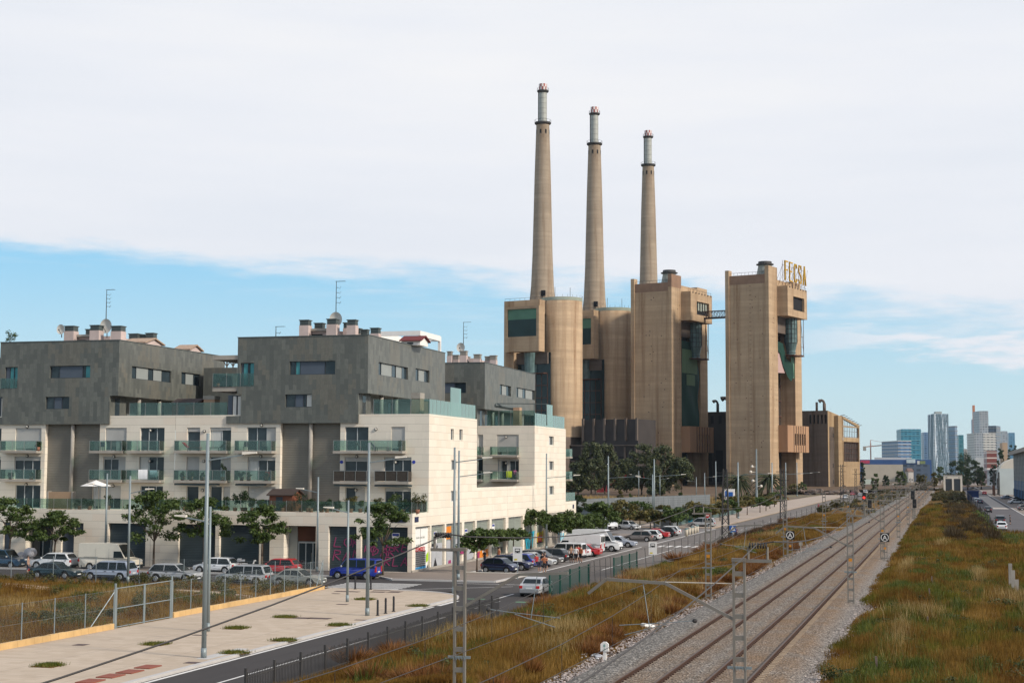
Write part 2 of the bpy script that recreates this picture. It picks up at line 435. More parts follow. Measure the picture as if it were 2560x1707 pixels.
def vnoise(x, y, s, seed=0):                # smooth value noise for patchy growth
    g = np.random.default_rng(seed).uniform(size=(64, 64))
    u, v = np.asarray(x)/s, np.asarray(y)/s; i, j = np.floor(u).astype(int), np.floor(v).astype(int)
    fu, fv = u-i, v-j; fu = fu*fu*(3-2*fu); fv = fv*fv*(3-2*fv)
    k = lambda a, b: g[a % 64, b % 64]
    return (k(i,j)*(1-fu)+k(i+1,j)*fu)*(1-fv)+(k(i,j+1)*(1-fu)+k(i+1,j+1)*fu)*fv

# ---------------------------------------------------------------- world, sun, camera
SUN_EL, SUN_AZ = math.radians(33), math.radians(106)      # azimuth clockwise from +Y
w = bpy.data.worlds.new('World'); SC.world = w; w.use_nodes = True
n = NT(w)
sky = n('TexSky', sky_type='NISHITA'); sky.sun_disc = False; sky.sun_elevation = SUN_EL; sky.sun_rotation = SUN_AZ
sky.air_density = 1.0; sky.dust_density = .1; sky.ozone_density = 3.0; sky.altitude = 0
d = n('TexCoord').outputs['Generated']; sp = n('SeparateXYZ', {0: d})
az = n.math('ARCTAN2', sp.outputs[0], sp.outputs[1]); el = n.math('ARCSINE', sp.outputs[2])
pv = n('CombineXYZ', {0: n.math('MULTIPLY', az, 1.0), 1: n.math('MULTIPLY', el, 5.0), 2: 0.0}).outputs[0]
n1 = n.noise(n('Mapping', {'Vector': pv, 'Rotation': (0, 0, .35)}).outputs[0], 3.2, 6, .62)
n2 = n.noise(n('Mapping', {'Vector': pv, 'Location': (5.2, 1.3, 0)}).outputs[0], 9.0, 5, .6)
edge = n.math('MULTIPLY_ADD', az, -.085, .088)            # the cloud sheet's lower edge sinks to the right
e = n.math('ADD', n.math('SUBTRACT', el, edge), n.math('MULTIPLY', n.math('SUBTRACT', n1, .5), .09))
e = n.math('ADD', e, n.math('MULTIPLY', n.math('SUBTRACT', n2, .5), .055))
mask = n('MapRange', {0: e, 1: -.008, 2: .020, 3: 0.0, 4: 1.0}, interpolation_type='SMOOTHSTEP').outputs[0]
band = n.math('ABSOLUTE', n.math('SUBTRACT', el, n.math('MULTIPLY_ADD', n1, .05, .056)))   # a thin bank low on the right
bm = n('MapRange', {0: n.math('ADD', band, n.math('MULTIPLY', n.math('SUBTRACT', n2, .5), .05)), 1: .002, 2: .011, 3: 1.0, 4: 0.0}, interpolation_type='SMOOTHSTEP').outputs[0]
bm = n.math('MULTIPLY', bm, n('MapRange', {0: az, 1: -.12, 2: -.02, 3: 0.0, 4: 1.0}).outputs[0])
mask = n.math('MAXIMUM', mask, bm)
n3 = n.noise(n('Mapping', {'Vector': pv, 'Rotation': (0, 0, -.22), 'Scale': (.55, 1.7, 1)}).outputs[0], 11.0, 7, .62)
wi = n.math('MULTIPLY', n('MapRange', {0: n3, 1: .50, 2: .70, 3: 0.0, 4: .5}).outputs[0], n('MapRange', {0: e, 1: -.03, 2: -.002, 3: 0.0, 4: 1.0}).outputs[0])
mask = n.math('MAXIMUM', mask, wi)     # torn wisps under the sheet
mask = n.math('MULTIPLY', mask, n('MapRange', {0: el, 1: .30, 2: .60, 3: 1.0, 4: .62}).outputs[0])  # cloud cover thinned overhead, out of view, to weaken the ambient light
clear = n.ramp(el, [(0.0, (.68,.83,.87)), (.05, (.58,.80,.90)), (.13, (.34,.69,.95)), (.6, (.13,.30,.62))])
tone = n.noise(n('Mapping', {'Vector': pv, 'Rotation': (0, 0, .3), 'Scale': (1.0, 1.4, 1)}).outputs[0], 1.6, 5, .55)
cc = n.ramp(tone, [(.32, (.79,.83,.90)), (.5, (.85,.875,.93)), (.68, (.92,.925,.945))])
skc = n('Mix', {0: .15, 6: clear, 7: n('VectorMath', {0: sky.outputs[0], 1: (.10,.10,.10)}, operation='MULTIPLY').outputs[0]}, data_type='RGBA').outputs[2]
b1 = n('Background', {0: skc, 1: 1.0}); b2 = n('Background', {0: cc, 1: n('MapRange', {0: el, 1: .30, 2: .8, 3: 1.0, 4: 1.0}).outputs[0]})     # cloud brightness stays even at every height
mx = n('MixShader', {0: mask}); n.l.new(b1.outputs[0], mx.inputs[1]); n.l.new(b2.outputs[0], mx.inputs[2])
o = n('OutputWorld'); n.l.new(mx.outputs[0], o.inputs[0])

L = bpy.data.lights.new('sun', 'SUN'); L.energy = 4.1; L.angle = math.radians(7); L.color = (1, .905, .78)
so = bpy.data.objects.new('sun', L); COL.objects.link(so)
sd = Vector((math.sin(SUN_AZ)*math.cos(SUN_EL), math.cos(SUN_AZ)*math.cos(SUN_EL), math.sin(SUN_EL)))
so.rotation_euler = sd.to_track_quat('Z', 'Y').to_euler(); so.location = sd*300

cam = bpy.data.cameras.new('camera'); co = bpy.data.objects.new('camera', cam); COL.objects.link(co); SC.camera = co
cam.sensor_width = 36; cam.lens = 36*F/2560; cam.clip_end = 20000; cam.clip_start = .5
mw = Matrix.Identity(4)
for i in range(3): mw[i][0], mw[i][1], mw[i][2] = BR[i], BU[i], -BF[i]
mw.translation = Vector((0, 0, H)); co.matrix_world = mw
SC.view_settings.view_transform = 'Standard'; SC.view_settings.look = 'None'; SC.view_settings.exposure = 0; SC.view_settings.gamma = 1
SC.render.engine = 'CYCLES'; SC.cycles.use_denoising = True; SC.cycles.max_bounces = 6; SC.cycles.transparent_max_bounces = 12
SC.cycles.diffuse_bounces = 3; SC.cycles.glossy_bounces = 3; SC.cycles.transmission_bounces = 4; SC.cycles.volume_bounces = 0

# ---------------------------------------------------------------- ground, roads, pavements
mgnd, n = newmat('bare_ground'); p = n('NewGeometry').outputs['Position']
c = n.ramp(n.noise(p, .02, 6, .65), [(.35, (.10,.075,.045)), (.55, (.17,.125,.075)), (.7, (.12,.12,.05))])
n.out(c, .95)
struct('ground', MB().poly([(-6000,-300,-.06),(6000,-300,-.06),(6000,9000,-.06),(-6000,9000,-.06)]), mgnd)
def sheet(name, pts, z, m): return struct(name, MB().poly([(x,y,z) for x,y in pts]), m)
def rect(x0,x1,y0,y1): return [(x0,y0),(x1,y0),(x1,y1),(x0,y1)]
masph, n = newmat('worn_asphalt'); p = n('NewGeometry').outputs['Position']
q = n.noise(p, .35, 5, .6); f_ = n.noise(p, 14, 3)
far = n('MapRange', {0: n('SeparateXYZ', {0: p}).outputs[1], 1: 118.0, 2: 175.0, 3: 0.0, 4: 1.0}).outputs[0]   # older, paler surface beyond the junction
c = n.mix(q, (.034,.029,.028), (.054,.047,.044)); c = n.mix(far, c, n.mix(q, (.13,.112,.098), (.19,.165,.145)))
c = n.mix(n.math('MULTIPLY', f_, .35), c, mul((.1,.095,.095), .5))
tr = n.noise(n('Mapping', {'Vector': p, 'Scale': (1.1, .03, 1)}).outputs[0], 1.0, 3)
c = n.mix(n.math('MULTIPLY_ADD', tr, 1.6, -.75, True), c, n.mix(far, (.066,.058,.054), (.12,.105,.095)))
n.out(c, .9, 0, n.bump(f_, .3, .02), .25)
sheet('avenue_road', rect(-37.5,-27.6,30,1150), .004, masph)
sheet('side_street', rect(-190,-37.5,119.4,132.6), .008, M['asph'])
mpark, n = newmat('parking_asphalt'); p = n('NewGeometry').outputs['Position']
n.out(n.mix(n.noise(p, .8, 5, .65), (.13,.118,.11), (.20,.18,.168)), .9)
sheet('parking_bays', rect(-43.2,-37.5,140.8,262), .008, mpark)
sheet('car_park_surface', rect(-75,-43.5,236,262), .012, mpark)
# pavements are raised slabs with a kerb course of their own
mpav, n = newmat('concrete_paving'); p = n('NewGeometry').outputs['Position']; s = n('SeparateXYZ', {0: p})
row = n.math('FLOOR', n.math('DIVIDE', s.outputs[1], .62)); xx = n.math('ADD', s.outputs[0], n.math('MULTIPLY', n.math('MODULO', row, 2.0), .4))
cell = n('TexWhiteNoise', {'Vector': n('CombineXYZ', {0: row, 1: n.math('FLOOR', n.math('DIVIDE', xx, .8))}).outputs[0]}, noise_dimensions='2D').outputs['Value']
c = n.mix(cell, (.42,.335,.25), (.48,.39,.30))
c = n.mix(n.math('MULTIPLY_ADD', n.noise(p, .12, 5, .6), 3.0, -1.4, True), c, (.40,.32,.24))
c = n.mix(n.math('MULTIPLY_ADD', n.noise(n('Mapping', {'Vector': p, 'Rotation': (0,0,.3), 'Scale': (.25, 1.2, 1)}).outputs[0], .5, 5, .7), 4.0, -2.5, True), c, (.22,.185,.16))
c = n.mix(n.math('MULTIPLY_ADD', n.noise(p, .9, 6, .75), 4.0, -2.35, True), c, (.27,.215,.165))
j = n.math('MAXIMUM', n.math('MAXIMUM', stripes(n, s.outputs[1], 4.96, .07), stripes(n, s.outputs[0], 4.8, .07)), n.math('MULTIPLY', n.math('MAXIMUM', stripes(n, s.outputs[1], .62, .02), stripes(n, xx, .8, .02)), .7))
n.out(n.mix(n.math('MULTIPLY', j, .5), c, (.24,.2,.17)), .85, 0, n.bump(cell, .1, .02), .2)
def arc(cx, cy, r, a0, a1, k=8): return [(cx+r*math.cos(math.radians(a0+(a1-a0)*i/k)), cy+r*math.sin(math.radians(a0+(a1-a0)*i/k))) for i in range(k+1)]
struct('near_pavement', MB().prism([(-48.2,30),(-35.75,30)]+[(-35.75,111.0)]+arc(-42.2,111.8,6.45,0,75)+[(-48.2,119.0)], -.05, .13), mpav)
kb = MB(); pts = [(-35.6,30),(-35.6,111)]+arc(-42.2,111.8,6.6,0,75)+[(-48.2,119.15)]
for a, b in zip(pts[:-1], pts[1:]): kb.beam((a[0],a[1],.05), (b[0],b[1],.05), .3, .2)
struct('near_kerb', kb, M['kerb'])
mpav2, n = newmat('grey_brown_paving'); p = n('NewGeometry').outputs['Position']
c = n.mix(n.noise(p, .25, 5, .65), (.185,.15,.125), (.255,.21,.175)); c = n.mix(n.math('MULTIPLY', n.noise(p, 5, 3), .4), c, (.16,.13,.11))
n.out(c, .88)
struct('building_pavement', MB().prism([(-190,132.7),(-49,132.7),(-47,130.2),(-37.8,130.2),(-37.4,140.6),(-43.3,140.8),(-43.3,234),(-48.0,234),(-48.0,139.4),(-190,139.4)], -.05, .13), mpav2)
kb = MB(); pts = [(-190,132.6),(-49,132.6),(-47,130.1),(-37.7,130.1),(-37.3,140.7),(-43.2,140.9),(-43.2,234)]
for a, b in zip(pts[:-1], pts[1:]): kb.beam((a[0],a[1],.05), (b[0],b[1],.05), .25, .2)
struct('building_kerb', kb, M['kerb'])
mpav3 = mat('tan_promenade', (.36,.29,.235), .9, .1, .1, dirt=(.30,.24,.19))
struct('promenade', MB().prism([(-52,263),(-38.2,263),(-38.2,640),(-48,640),(-52,400)], -.05, .13), mpav3)
# markings
mk = MB(); z = .012
def line(x, y0, y1, w=.14): mk.poly([(x-w/2,y0,z),(x+w/2,y0,z),(x+w/2,y1,z),(x-w/2,y1,z)])
line(-32.05, 40, 99); y = 100.5
while y < 112: line(-32.05, y, y+1.1); y += 2.6
line(-32.9, 113, 119, .14); line(-32.6, 150, 190)
y = 192
while y < 500: line(-32.8, y, y+2.5, .12); y += 6
line(-35.2, 40, 106, .22); line(-35.15, 107, 111.5, .35)
line(-37.45, 141.5, 196, .2); line(-37.45, 206, 262, .2)
for i in range(6): line(-36.6+i*1.1, 197.2, 201.2, .55)
for i in range(7):
    yy = 120.3+i*.95; mk.poly([(-49.6,yy,z),(-43.0,yy,z),(-43.0,yy+.42,z),(-49.6,yy+.42,z)])
mk.poly([(-43.2,119.8,z),(-35.0,126.2,z),(-35.0,126.4,z),(-43.2,120.0,z)]); mk.poly([(-41,128.4,z),(-33,128.4,z),(-33,128.6,z),(-41,128.6,z)])
struct('road_markings', mk, M['paint_w'])
mk = MB(); mk.poly([(-35.0,113.2,z),(-33.6,113.2,z),(-33.6,113.7,z),(-35.0,113.7,z)]); mk.poly([(-30.8,111.5,z),(-29.9,111.5,z),(-29.9,112.3,z),(-30.8,112.3,z)])
struct('green_road_patches', mk, M['paint_g'])

# meadows
gl = grass_mat('dry_grass_left', .38); gm = grass_mat('dry_grass_bank', .47); gr = grass_mat('dry_grass_right', .535)
def terrain(name, x0, x1, y0, y1, step, zf, m, kind='structure'):
    xs = np.arange(x0, x1+step*.5, step); ys = np.arange(y0, y1+step*.5, step); b = MB()
    for yy in ys:
        for xx in xs: b.v.append((float(xx), float(yy), float(zf(xx, yy))))
    k = len(xs)
    for j in range(len(ys)-1):
        for i in range(k-1): b.f.append((j*k+i, j*k+i+1, (j+1)*k+i+1, (j+1)*k+i)); b.m.append(0)
    o = obj(name, b, m, smooth=True); o['kind'] = kind; return o
zl = lambda x, y: .04+.5*vnoise(x+300, y, 9, 3)*np.clip((-49.5-x)/4, 0, 1)*np.clip((118-y)/6, 0, 1)
zb = lambda x, y: .02+np.clip(np.minimum(x+28.0, -17.2-x), 0, 2)*.22*(.5+vnoise(x+300, y, 7, 5))
zr = lambda x, y: .03+np.clip(x+6.6, 0, 3)*.14*(.4+vnoise(x+300, y, 8, 6))*np.clip((6.5-x)/2 + np.clip((255-y)/10, 0, 9), 0, 1)
terrain('left_field', -130, -48.3, 50, 119, 1.6, zl, grass_mat('field_soil_left', .30, ground=True))
terrain('railway_bank', -28.1, -15.5, 40, 900, 2.0, zb, grass_mat('field_soil_bank', .34, ground=True))
terrain('right_field', -7.3, 6.5, 40, 900, 2.0, zr, grass_mat('field_soil_right', .45, ground=True))
terrain('right_field_edge', 6.5, 60, 40, 262, 2.0, zr, bpy.data.materials['field_soil_right'])
# the sandy track across the left field
def on_track(x, y): return np.abs(y-(110+(x+48)*.02+2.2*np.sin(x*.06))) 
sheet_pts = [(x, 108.4+(x+48)*.02+2.2*math.sin(x*.06)) for x in np.arange(-120, -47.5, 3)]
tb = MB()
for (xa, ya), (xb, yb) in zip(sheet_pts[:-1], sheet_pts[1:]):
    tb.poly([(xa,ya-1.1,float(zl(xa,ya-1.1))+.08),(xb,yb-1.1,float(zl(xb,yb-1.1))+.08),(xb,yb+1.1,float(zl(xb,yb+1.1))+.08),(xa,ya+1.1,float(zl(xa,ya+1.1))+.08)])
struct('sandy_path', tb, mat('sandy_soil', (.40,.30,.22), .95, .15, .7))

def grass(name, x0, x1, y0, y1, n, zf, hf, m, wid=.045, ypow=1.0, keep=None, lean=.4):
    x = rng.uniform(x0, x1, n); y = y0+(y1-y0)*rng.uniform(0, 1, n)**ypow
    cl = rng.integers(0, n//7, n); cx, cy = x[:n//7][cl], y[:n//7][cl]       # gather blades into tufts
    tuft = rng.uniform(size=n) < .6
    x = np.where(tuft, cx+rng.normal(0, .16, n), x); y = np.where(tuft, cy+rng.normal(0, .16, n), y)
    h = hf(x, y); ok = (h > .05) & (x > x0) & (x < x1)
    if keep is not None: ok &= keep(x, y)
    x, y, h = x[ok], y[ok], h[ok]
    wd = wid*np.clip(y/110, 1, 4)
    o = np_obj(name, blades(np.stack([x, y, zf(x, y)-.02], 1), h, wd, lean), 3, m)
    o['kind'] = 'stuff'; return o
hp = lambda x, y, s, sd: vnoise(x+300, y, s, sd)
grass('grass', -112, -48.5, 64, 119, 200000, zl, lambda x, y: (.16+.62*hp(x,y,6,21)**1.5)*np.clip((on_track(x, y)-.9)/1.2, 0, 1), gl)
grass('grass', -28.0, -17.4, 62, 330, 230000, zb, lambda x, y: (.12+.85*hp(x,y,5,22)**1.4)*np.clip((-16.9-x)/2.5, .25, 1), gm, ypow=1.7)
grass('grass', -7.1, 6.4, 62, 420, 250000, zr, lambda x, y: (.2+.75*hp(x,y,3.5,23)**1.4)*np.clip((x+7.3-.9*hp(x,y,4,31))/1.6, .0, 1)*(1+.7*np.clip((y-160)/120, 0, 1)), gr, ypow=1.6)
grass('grass', 6.3, 46, 95, 262, 110000, zr, lambda x, y: .15+.8*hp(x,y,6,24)**1.3, gr, ypow=1.2)
strawm = leaf_mat('straw', [(.16,.095,.03), (.28,.19,.065), (.38,.28,.12)], .3)
def straw(name, spots, n, h):
    pts = []
    for x, y, rx, ry, zf in spots:
        a = rng.normal(0, 1, (n, 2))*.5; X = x+a[:, 0]*rx; Y = y+a[:, 1]*ry; pts.append(np.stack([X, Y, zf(X, Y)], 1))
    P = np.concatenate(pts); o = np_obj(name, blades(P, np.full(len(P), h), .035*np.clip(P[:, 1]/110, 1, 3), .45), 3, strawm); o['kind'] = 'stuff'
weed = leaf_mat('green_weeds', [(.016,.026,.004), (.05,.07,.009), (.13,.15,.025)], .3)
def weeds(name, spots, n, h, m):
    pts = []
    for x, y, rx, ry, zf in spots:
        a = rng.normal(0, 1, (n, 2))*.5; X = x+a[:, 0]*rx; Y = y+a[:, 1]*ry; pts.append(np.stack([X, Y, zf(X, Y)], 1))
    P = np.concatenate(pts); o = np_obj(name, blades(P, h*rng.uniform(.4, 1.2, len(P)), .05*np.clip(P[:, 1]/110, 1, 3), .6), 3, m); o['kind'] = 'stuff'
weeds('green_weeds', [(R(-5,5.5), 66+210*R(0,1)**1.5, R(.4,1.1), R(1.5,7), zr) for _ in range(85)]+[(R(6,36), R(110,255), R(.7,2.2), R(3,10), zr) for _ in range(30)]+[(R(-27,-19), 66+200*R(0,1)**1.4, R(.4,1.2), R(1,5), zb) for _ in range(40)]+[(R(-100,-50), R(74,112), R(.8,2.5), R(.6,1.6), zl) for _ in range(30)], 900, .55, weed)
straw('tall_straw_grass', [(R(-4.5,6),R(90,230),R(.5,1.0),R(5,14),zr) for _ in range(5)]+[(R(8,32),R(150,240),R(.8,1.6),R(6,14),zr) for _ in range(4)]+[(-25.3,82,2.2,5,zb),(-28.3,90,1.2,7,zb),(-21.5,88,1.5,4,zb),(-19.6,78,1.2,4,zb),(-24,118,2.5,6,zb),(-20.5,121,2.2,5,zb),(-26,136,2,5,zb),(-22,186,2.5,9,zb),(-23,222,2.5,12,zb),(-19.5,104,1.5,5,zb),
   (13,193,2,9,zr),(19,206,2,8,zr),(-2,105,2,5,zr),(5,120,3,5,zr),(-62,92,5,3,zl),(-75,97,6,3,zl),(-58,104,5,2,zl),(-90,100,6,4,zl)], 750, .9)
def bushes(name, spots, per, size, m):
    C, Rr = [], []
    for x, y, r, h, z in spots:
        for _ in range(max(3, int(r*4))):
            a, q = R(0, 2*PI), math.sqrt(R(0, 1))*r
            k = R(.28, .5)*r*.8+.12; C.append((x+q*math.cos(a), y+q*math.sin(a), z+h*R(.15, .8)*(1-.5*q/r))); Rr.append((k, k, min(k, h*.6)))
    o = np_obj(name, leaves(np.array(C), np.array(Rr), per, size), 4, m); o['kind'] = 'stuff'; return o
def scrub(name, spots, per, m):             # domes of thin dry stems
    P, T_ = [], []
    for x, y, r, h, z in spots:
        a = rng.uniform(0, 2*PI, per); q = np.sqrt(rng.uniform(0, 1, per)); up = rng.uniform(.35, 1, per)
        bx, by = x+r*.55*q*np.cos(a), y+r*.55*q*np.sin(a)
        tx, ty = bx+r*.6*q*np.cos(a)+rng.normal(0, .15, per), by+r*.6*q*np.sin(a)+rng.normal(0, .15, per)
        P.append(np.stack([bx, by, np.full(per, z-.1)], 1)); T_.append(np.stack([tx, ty, z+h*up*np.sqrt(np.clip(1-.7*q*q, .05, 1))], 1))
    P, T_ = np.concatenate(P), np.concatenate(T_); n_ = len(P); a = rng.uniform(0, 2*PI, n_)
    w_ = (.03*np.clip(P[:, 1]/110, 1, 3.5))[:, None]; d_ = np.stack([np.cos(a), np.sin(a), np.zeros(n_)], 1)*w_
    o = np_obj(name, np.stack([P-d_, P+d_, T_], 1).reshape(-1, 3), 3, m); o['kind'] = 'stuff'; return o
# low shrubs in the fields
sp = []
for x in np.arange(-112, -49.5, 1.5):
    if R(0, 1) < .86: sp.append((float(x)+R(-.6,.6), 116.8+R(-1.2,.7), R(.7,1.3), R(.7,1.5), .2))
for i in range(30): y = 71+R(0, 30); sp.append((-50.6-R(0, 4.5)-(y-70)*.05, y, R(.6,1.4), R(.5,1.3), .2))
for i in range(16): sp.append((R(-58,-49.8), R(100,117), R(.6,1.2), R(.5,1.2), .2))
for i in range(26): sp.append((R(-108,-52), R(76,107), R(.5,1.1), R(.4,.9), .2))
bushes('undergrowth', sp, 110, .15, M['leaf_b'])
mrust = leaf_mat('rust_scrub', [(.07,.028,.010), (.15,.06,.018), (.26,.12,.035)], .2)
sp = []
for i in range(70): y = 64+230*R(0,1)**1.6; sp.append((R(-28.5,-18.6), y, R(.6,1.5)*(1+y/300), R(.6,1.2), .3))
for i in range(40): y = 80+120*R(0,1)**1.2; sp.append((-18.3+R(-.9,.5), y, R(.7,1.2), R(.6,1.2), .2))
scrub('undergrowth', sp, 420, mrust)
sp = [(R(-4.5,5.5), 66+300*R(0,1)**1.7, R(.5,1.3), R(.5,.95), .25) for i in range(90)]+[(R(-27,-19), 68+220*R(0,1)**1.6, R(.5,1.1), R(.6,1.1), .25) for i in range(45)]+[(R(6,34), R(100,255), R(.8,2.2), R(.4,.8), .2) for i in range(50)]
bushes('undergrowth', sp, 150, .13, leaf_mat('green_scrub', [(.022,.030,.008), (.045,.06,.016), (.09,.10,.028)], .2))
sp = [(R(0,6.2), R(205,420), R(.9,1.7), R(1.2,2.4), .3) for i in range(70)]+[(R(-4.5,1), R(250,430), R(.8,1.4), R(.8,1.5), .3) for i in range(30)]
scrub('undergrowth', sp, 500, leaf_mat('brown_scrub', [(.025,.018,.010), (.055,.036,.016), (.085,.06,.026)], .2))
sp = [(R(5.6,6.6), R(250,360), R(.8,1.2), R(1.2,1.9), .2) for i in range(34)]
bushes('undergrowth', sp, 60, .4, leaf_mat('bright_vine', [(.03,.05,.008), (.07,.11,.014), (.12,.16,.03)], .25))
sp = [(-22+R(-6,5), R(330,880), R(1.2,2.6), R(.8,2.2), .3) for i in range(60)]+[(R(-4,5), R(430,880), R(1.2,2.4), R(.8,1.8), .3) for i in range(50)]
bushes('undergrowth', sp, 60, .7, leaf_mat('far_scrub', [(.04,.032,.012), (.085,.06,.02), (.10,.10,.03)], .2))
sp = [(-29.0+R(-.3,.6), 208+i*1.9, R(.6,1.1), R(.5,1.0), .1) for i in range(54)]
scrub('undergrowth', sp, 300, leaf_mat('dead_scrub', [(.02,.012,.008), (.05,.028,.014), (.11,.065,.03)], .1))

# ---------------------------------------------------------------- railway
mball, n = newmat('ballast_stones'); p = n('NewGeometry').outputs['Position']
vor = n('TexVoronoi', {'Vector': p, 'Scale': 9.0}, feature='F1')
c = n.ramp(n.math('MULTIPLY_ADD', n.noise(p, 2.2, 4, .75), .9, n.math('MULTIPLY_ADD', n('SeparateXYZ', {0: vor.outputs['Color']}).outputs[0], .8, -.35)), [(0, (.05,.044,.038)), (.42, (.165,.15,.13)), (.75, (.29,.262,.232)), (1, (.48,.44,.39))])
x_ = n('SeparateXYZ', {0: p}).outputs[0]
def near(x0, wd): return n('MapRange', {0: n.math('ABSOLUTE', n.math('SUBTRACT', x_, x0)), 1: wd*.4, 2: wd, 3: 1.0, 4: 0.0}).outputs[0]
rust = n.math('MAXIMUM', n.math('MAXIMUM', near(-7.9, 1.4), near(-9.6, 1.9)), n.math('MULTIPLY', n.math('MAXIMUM', near(-13.6, 1.3), near(-12.1, 1.3)), .75))
rust = n.math('MULTIPLY', rust, n.math('MULTIPLY_ADD', n.noise(p, .35, 4), 1.6, -.15, True))
c = n.mix(n.math('MULTIPLY', rust, .85), c, n.mix(n.noise(p, 9, 3, .7), (.10,.05,.022), (.36,.23,.125)))
pink = n('MapRange', {0: x_, 1: -7.4, 2: -5.6, 3: 0.0, 4: .4}).outputs[0]
c = n.mix(pink, c, n.mix(n.noise(p, 5, 4, .7), (.14,.10,.085), (.40,.33,.29)))
n.out(c, .9, 0, n.bump(vor.outputs['Distance'], 1.0, .12), .2)
bb = MB(); prof = [(-17.3,0),(-16.2,.34),(-15.2,.46),(-8.45,.46),(-8.34,.43),(-7.4,.42),(-6.4,.2),(-4.7,.1)]
ys = [30,60,90,120,180,260,400,600,900,1400,2600]
for i, yy in enumerate(ys):
    for x, zz in prof:
        jig = .35*(vnoise(300+x*3, yy, 20, 9)-.5) if zz < .3 else 0
        bb.v.append((x+jig, yy, zz))
k = len(prof)
for j in range(len(ys)-1):
    for i in range(k-1): bb.f.append((j*k+i, j*k+i+1, (j+1)*k+i+1, (j+1)*k+i)); bb.m.append(0)
struct('ballast_bed', bb, mball)
P = []
for i in range(9000):     # loose stones and the ragged edge of the bed
    P.append((R(-17.6,-16.6) if i % 2 else R(-6.6,-4.6), 66+190*R(0,1)**1.7, .18))
P = np.array(P); st = leaves(P, .05, 2, .16, 1.5); o = np_obj('gravel', st, 4, mat('loose_stones', (.36,.31,.285), .9, .3, 3)); o['kind'] = 'stuff'
def track(cx, label):
    t = T('railway_track', label, 'railway track', (cx, 60, .46), 0, 'railway tracks')
    for s in (-1, 1):
        b = MB(); x = cx+s*.86
        b.box(x-.075, x+.075, 40, 2400, .47, .50); b.box(x-.018, x+.018, 40, 2400, .50, .585)
        r = obj('rail', b, M['railrust'], t)
        b = MB(); b.box(x-.04, x+.04, 40, 2400, .585, .632); obj('rail_head', b, M['railtop'], r)
    b = MB(); y = 58.0
    while y < 330: b.box(cx-1.3, cx+1.3, y-.13, y+.13, .40, .452); y += .6
    obj('sleepers', b, M['sleeper'], t)
    b = MB(); y = 58.0
    while y < 200:
        for s in (-1, 1):
            for q in (-.11, .11): b.box(cx+s*.86+q-.035, cx+s*.86+q+.035, y-.06, y+.06, .45, .50)
        y += .6
    obj('rail_clips', b, M['railrust'], t)
track(-13.12, 'railway track on grey ballast nearer the road, with polished rusty rails')
track(-9.37, 'railway track on brown stained ballast beside the wild meadow')
# ---------------------------------------------------------------- apartment buildings
a1 = lambda x: x*.27234
b3 = lambda x: 500+x*.27234
c3 = lambda x: 900+x*.2296            # third detail view
yz = lambda y: 780+y*.27234
cz = lambda y: 800+y*.2296
FY, BY, XC = 143.4, 138.7, -48.2        # upper white front, shop front, street facade
F1, F2, F3, PAR = 5.55, 8.50, 11.45, 15.0
XJ = fx(438, FY, 1100)
Mst = M['stone']

def window(par, axis, p, a0, a1_, z0, z1, secs, name='window', fm=None, blind=0.0, curtain=False, glass=None, dep=.22):
    """a window set DEP behind the wall plane: frame, panes and blank panels; SECS is a list of (share, kind)"""
    fm = fm or M['frame']; Pt = (lambda a, d, z: (a, p+d, z)) if axis == 'y' else (lambda a, d, z: (p-d, a, z))
    def bx(b, u0, u1, d0, d1, w0, w1):
        A, B = Pt(u0, d0, w0), Pt(u1, d1, w1)
        b.box(min(A[0],B[0]), max(A[0],B[0]), min(A[1],B[1]), max(A[1],B[1]), min(A[2],B[2]), max(A[2],B[2]))
    fr = MB(); t = .055
    bx(fr, a0, a0+t, dep-.05, dep+.05, z0, z1); bx(fr, a1_-t, a1_, dep-.05, dep+.05, z0, z1)
    bx(fr, a0+t, a1_-t, dep-.05, dep+.05, z0, z0+t); bx(fr, a0+t, a1_-t, dep-.05, dep+.05, z1-t, z1)
    tot = sum(s for s, _ in secs); u = a0; pn, pl, tl, cu = MB(), MB(), MB(), MB()
    for i, (s, k) in enumerate(secs):
        v = u+(a1_-a0)*s/tot
        if i: bx(fr, u-t*.6, u+t*.6, dep-.05, dep+.05, z0+t, z1-t)
        tgt = {'g': pn, 'p': pl, 't': tl, 'c': pn}[k]
        bx(tgt, u+.02, v-.02, dep+.01 if k != 'p' else dep-.03, dep+.03, z0+.03, z1-.03)
        if k == 'c': bx(cu, u+.08, v-.08, dep-.01, dep+.005, z0+.06, z1-.06)
        u = v
    w = obj(name, fr, fm, par)
    if pn.v: obj('pane', pn, glass or M['pane'], w)
    if tl.v: obj('pane', tl, M['panet'], w)
    if pl.v: obj('panel', pl, M['bluepanel'] if fm is M['dframe'] and axis == 'y' else (M['greypanel'] if fm is M['dframe'] else M['blind']), w)  # darker panel colour on the shaded front, paler on the sunlit side
    if cu.v: obj('curtain', cu, M['curtain'], w)
    if blind:
        b = MB(); bx(b, a0+.03, a1_-.03, dep-.12, dep-.06, z1-(z1-z0)*blind, z1-.01); obj('blind', b, M['blind'], w)
    return w
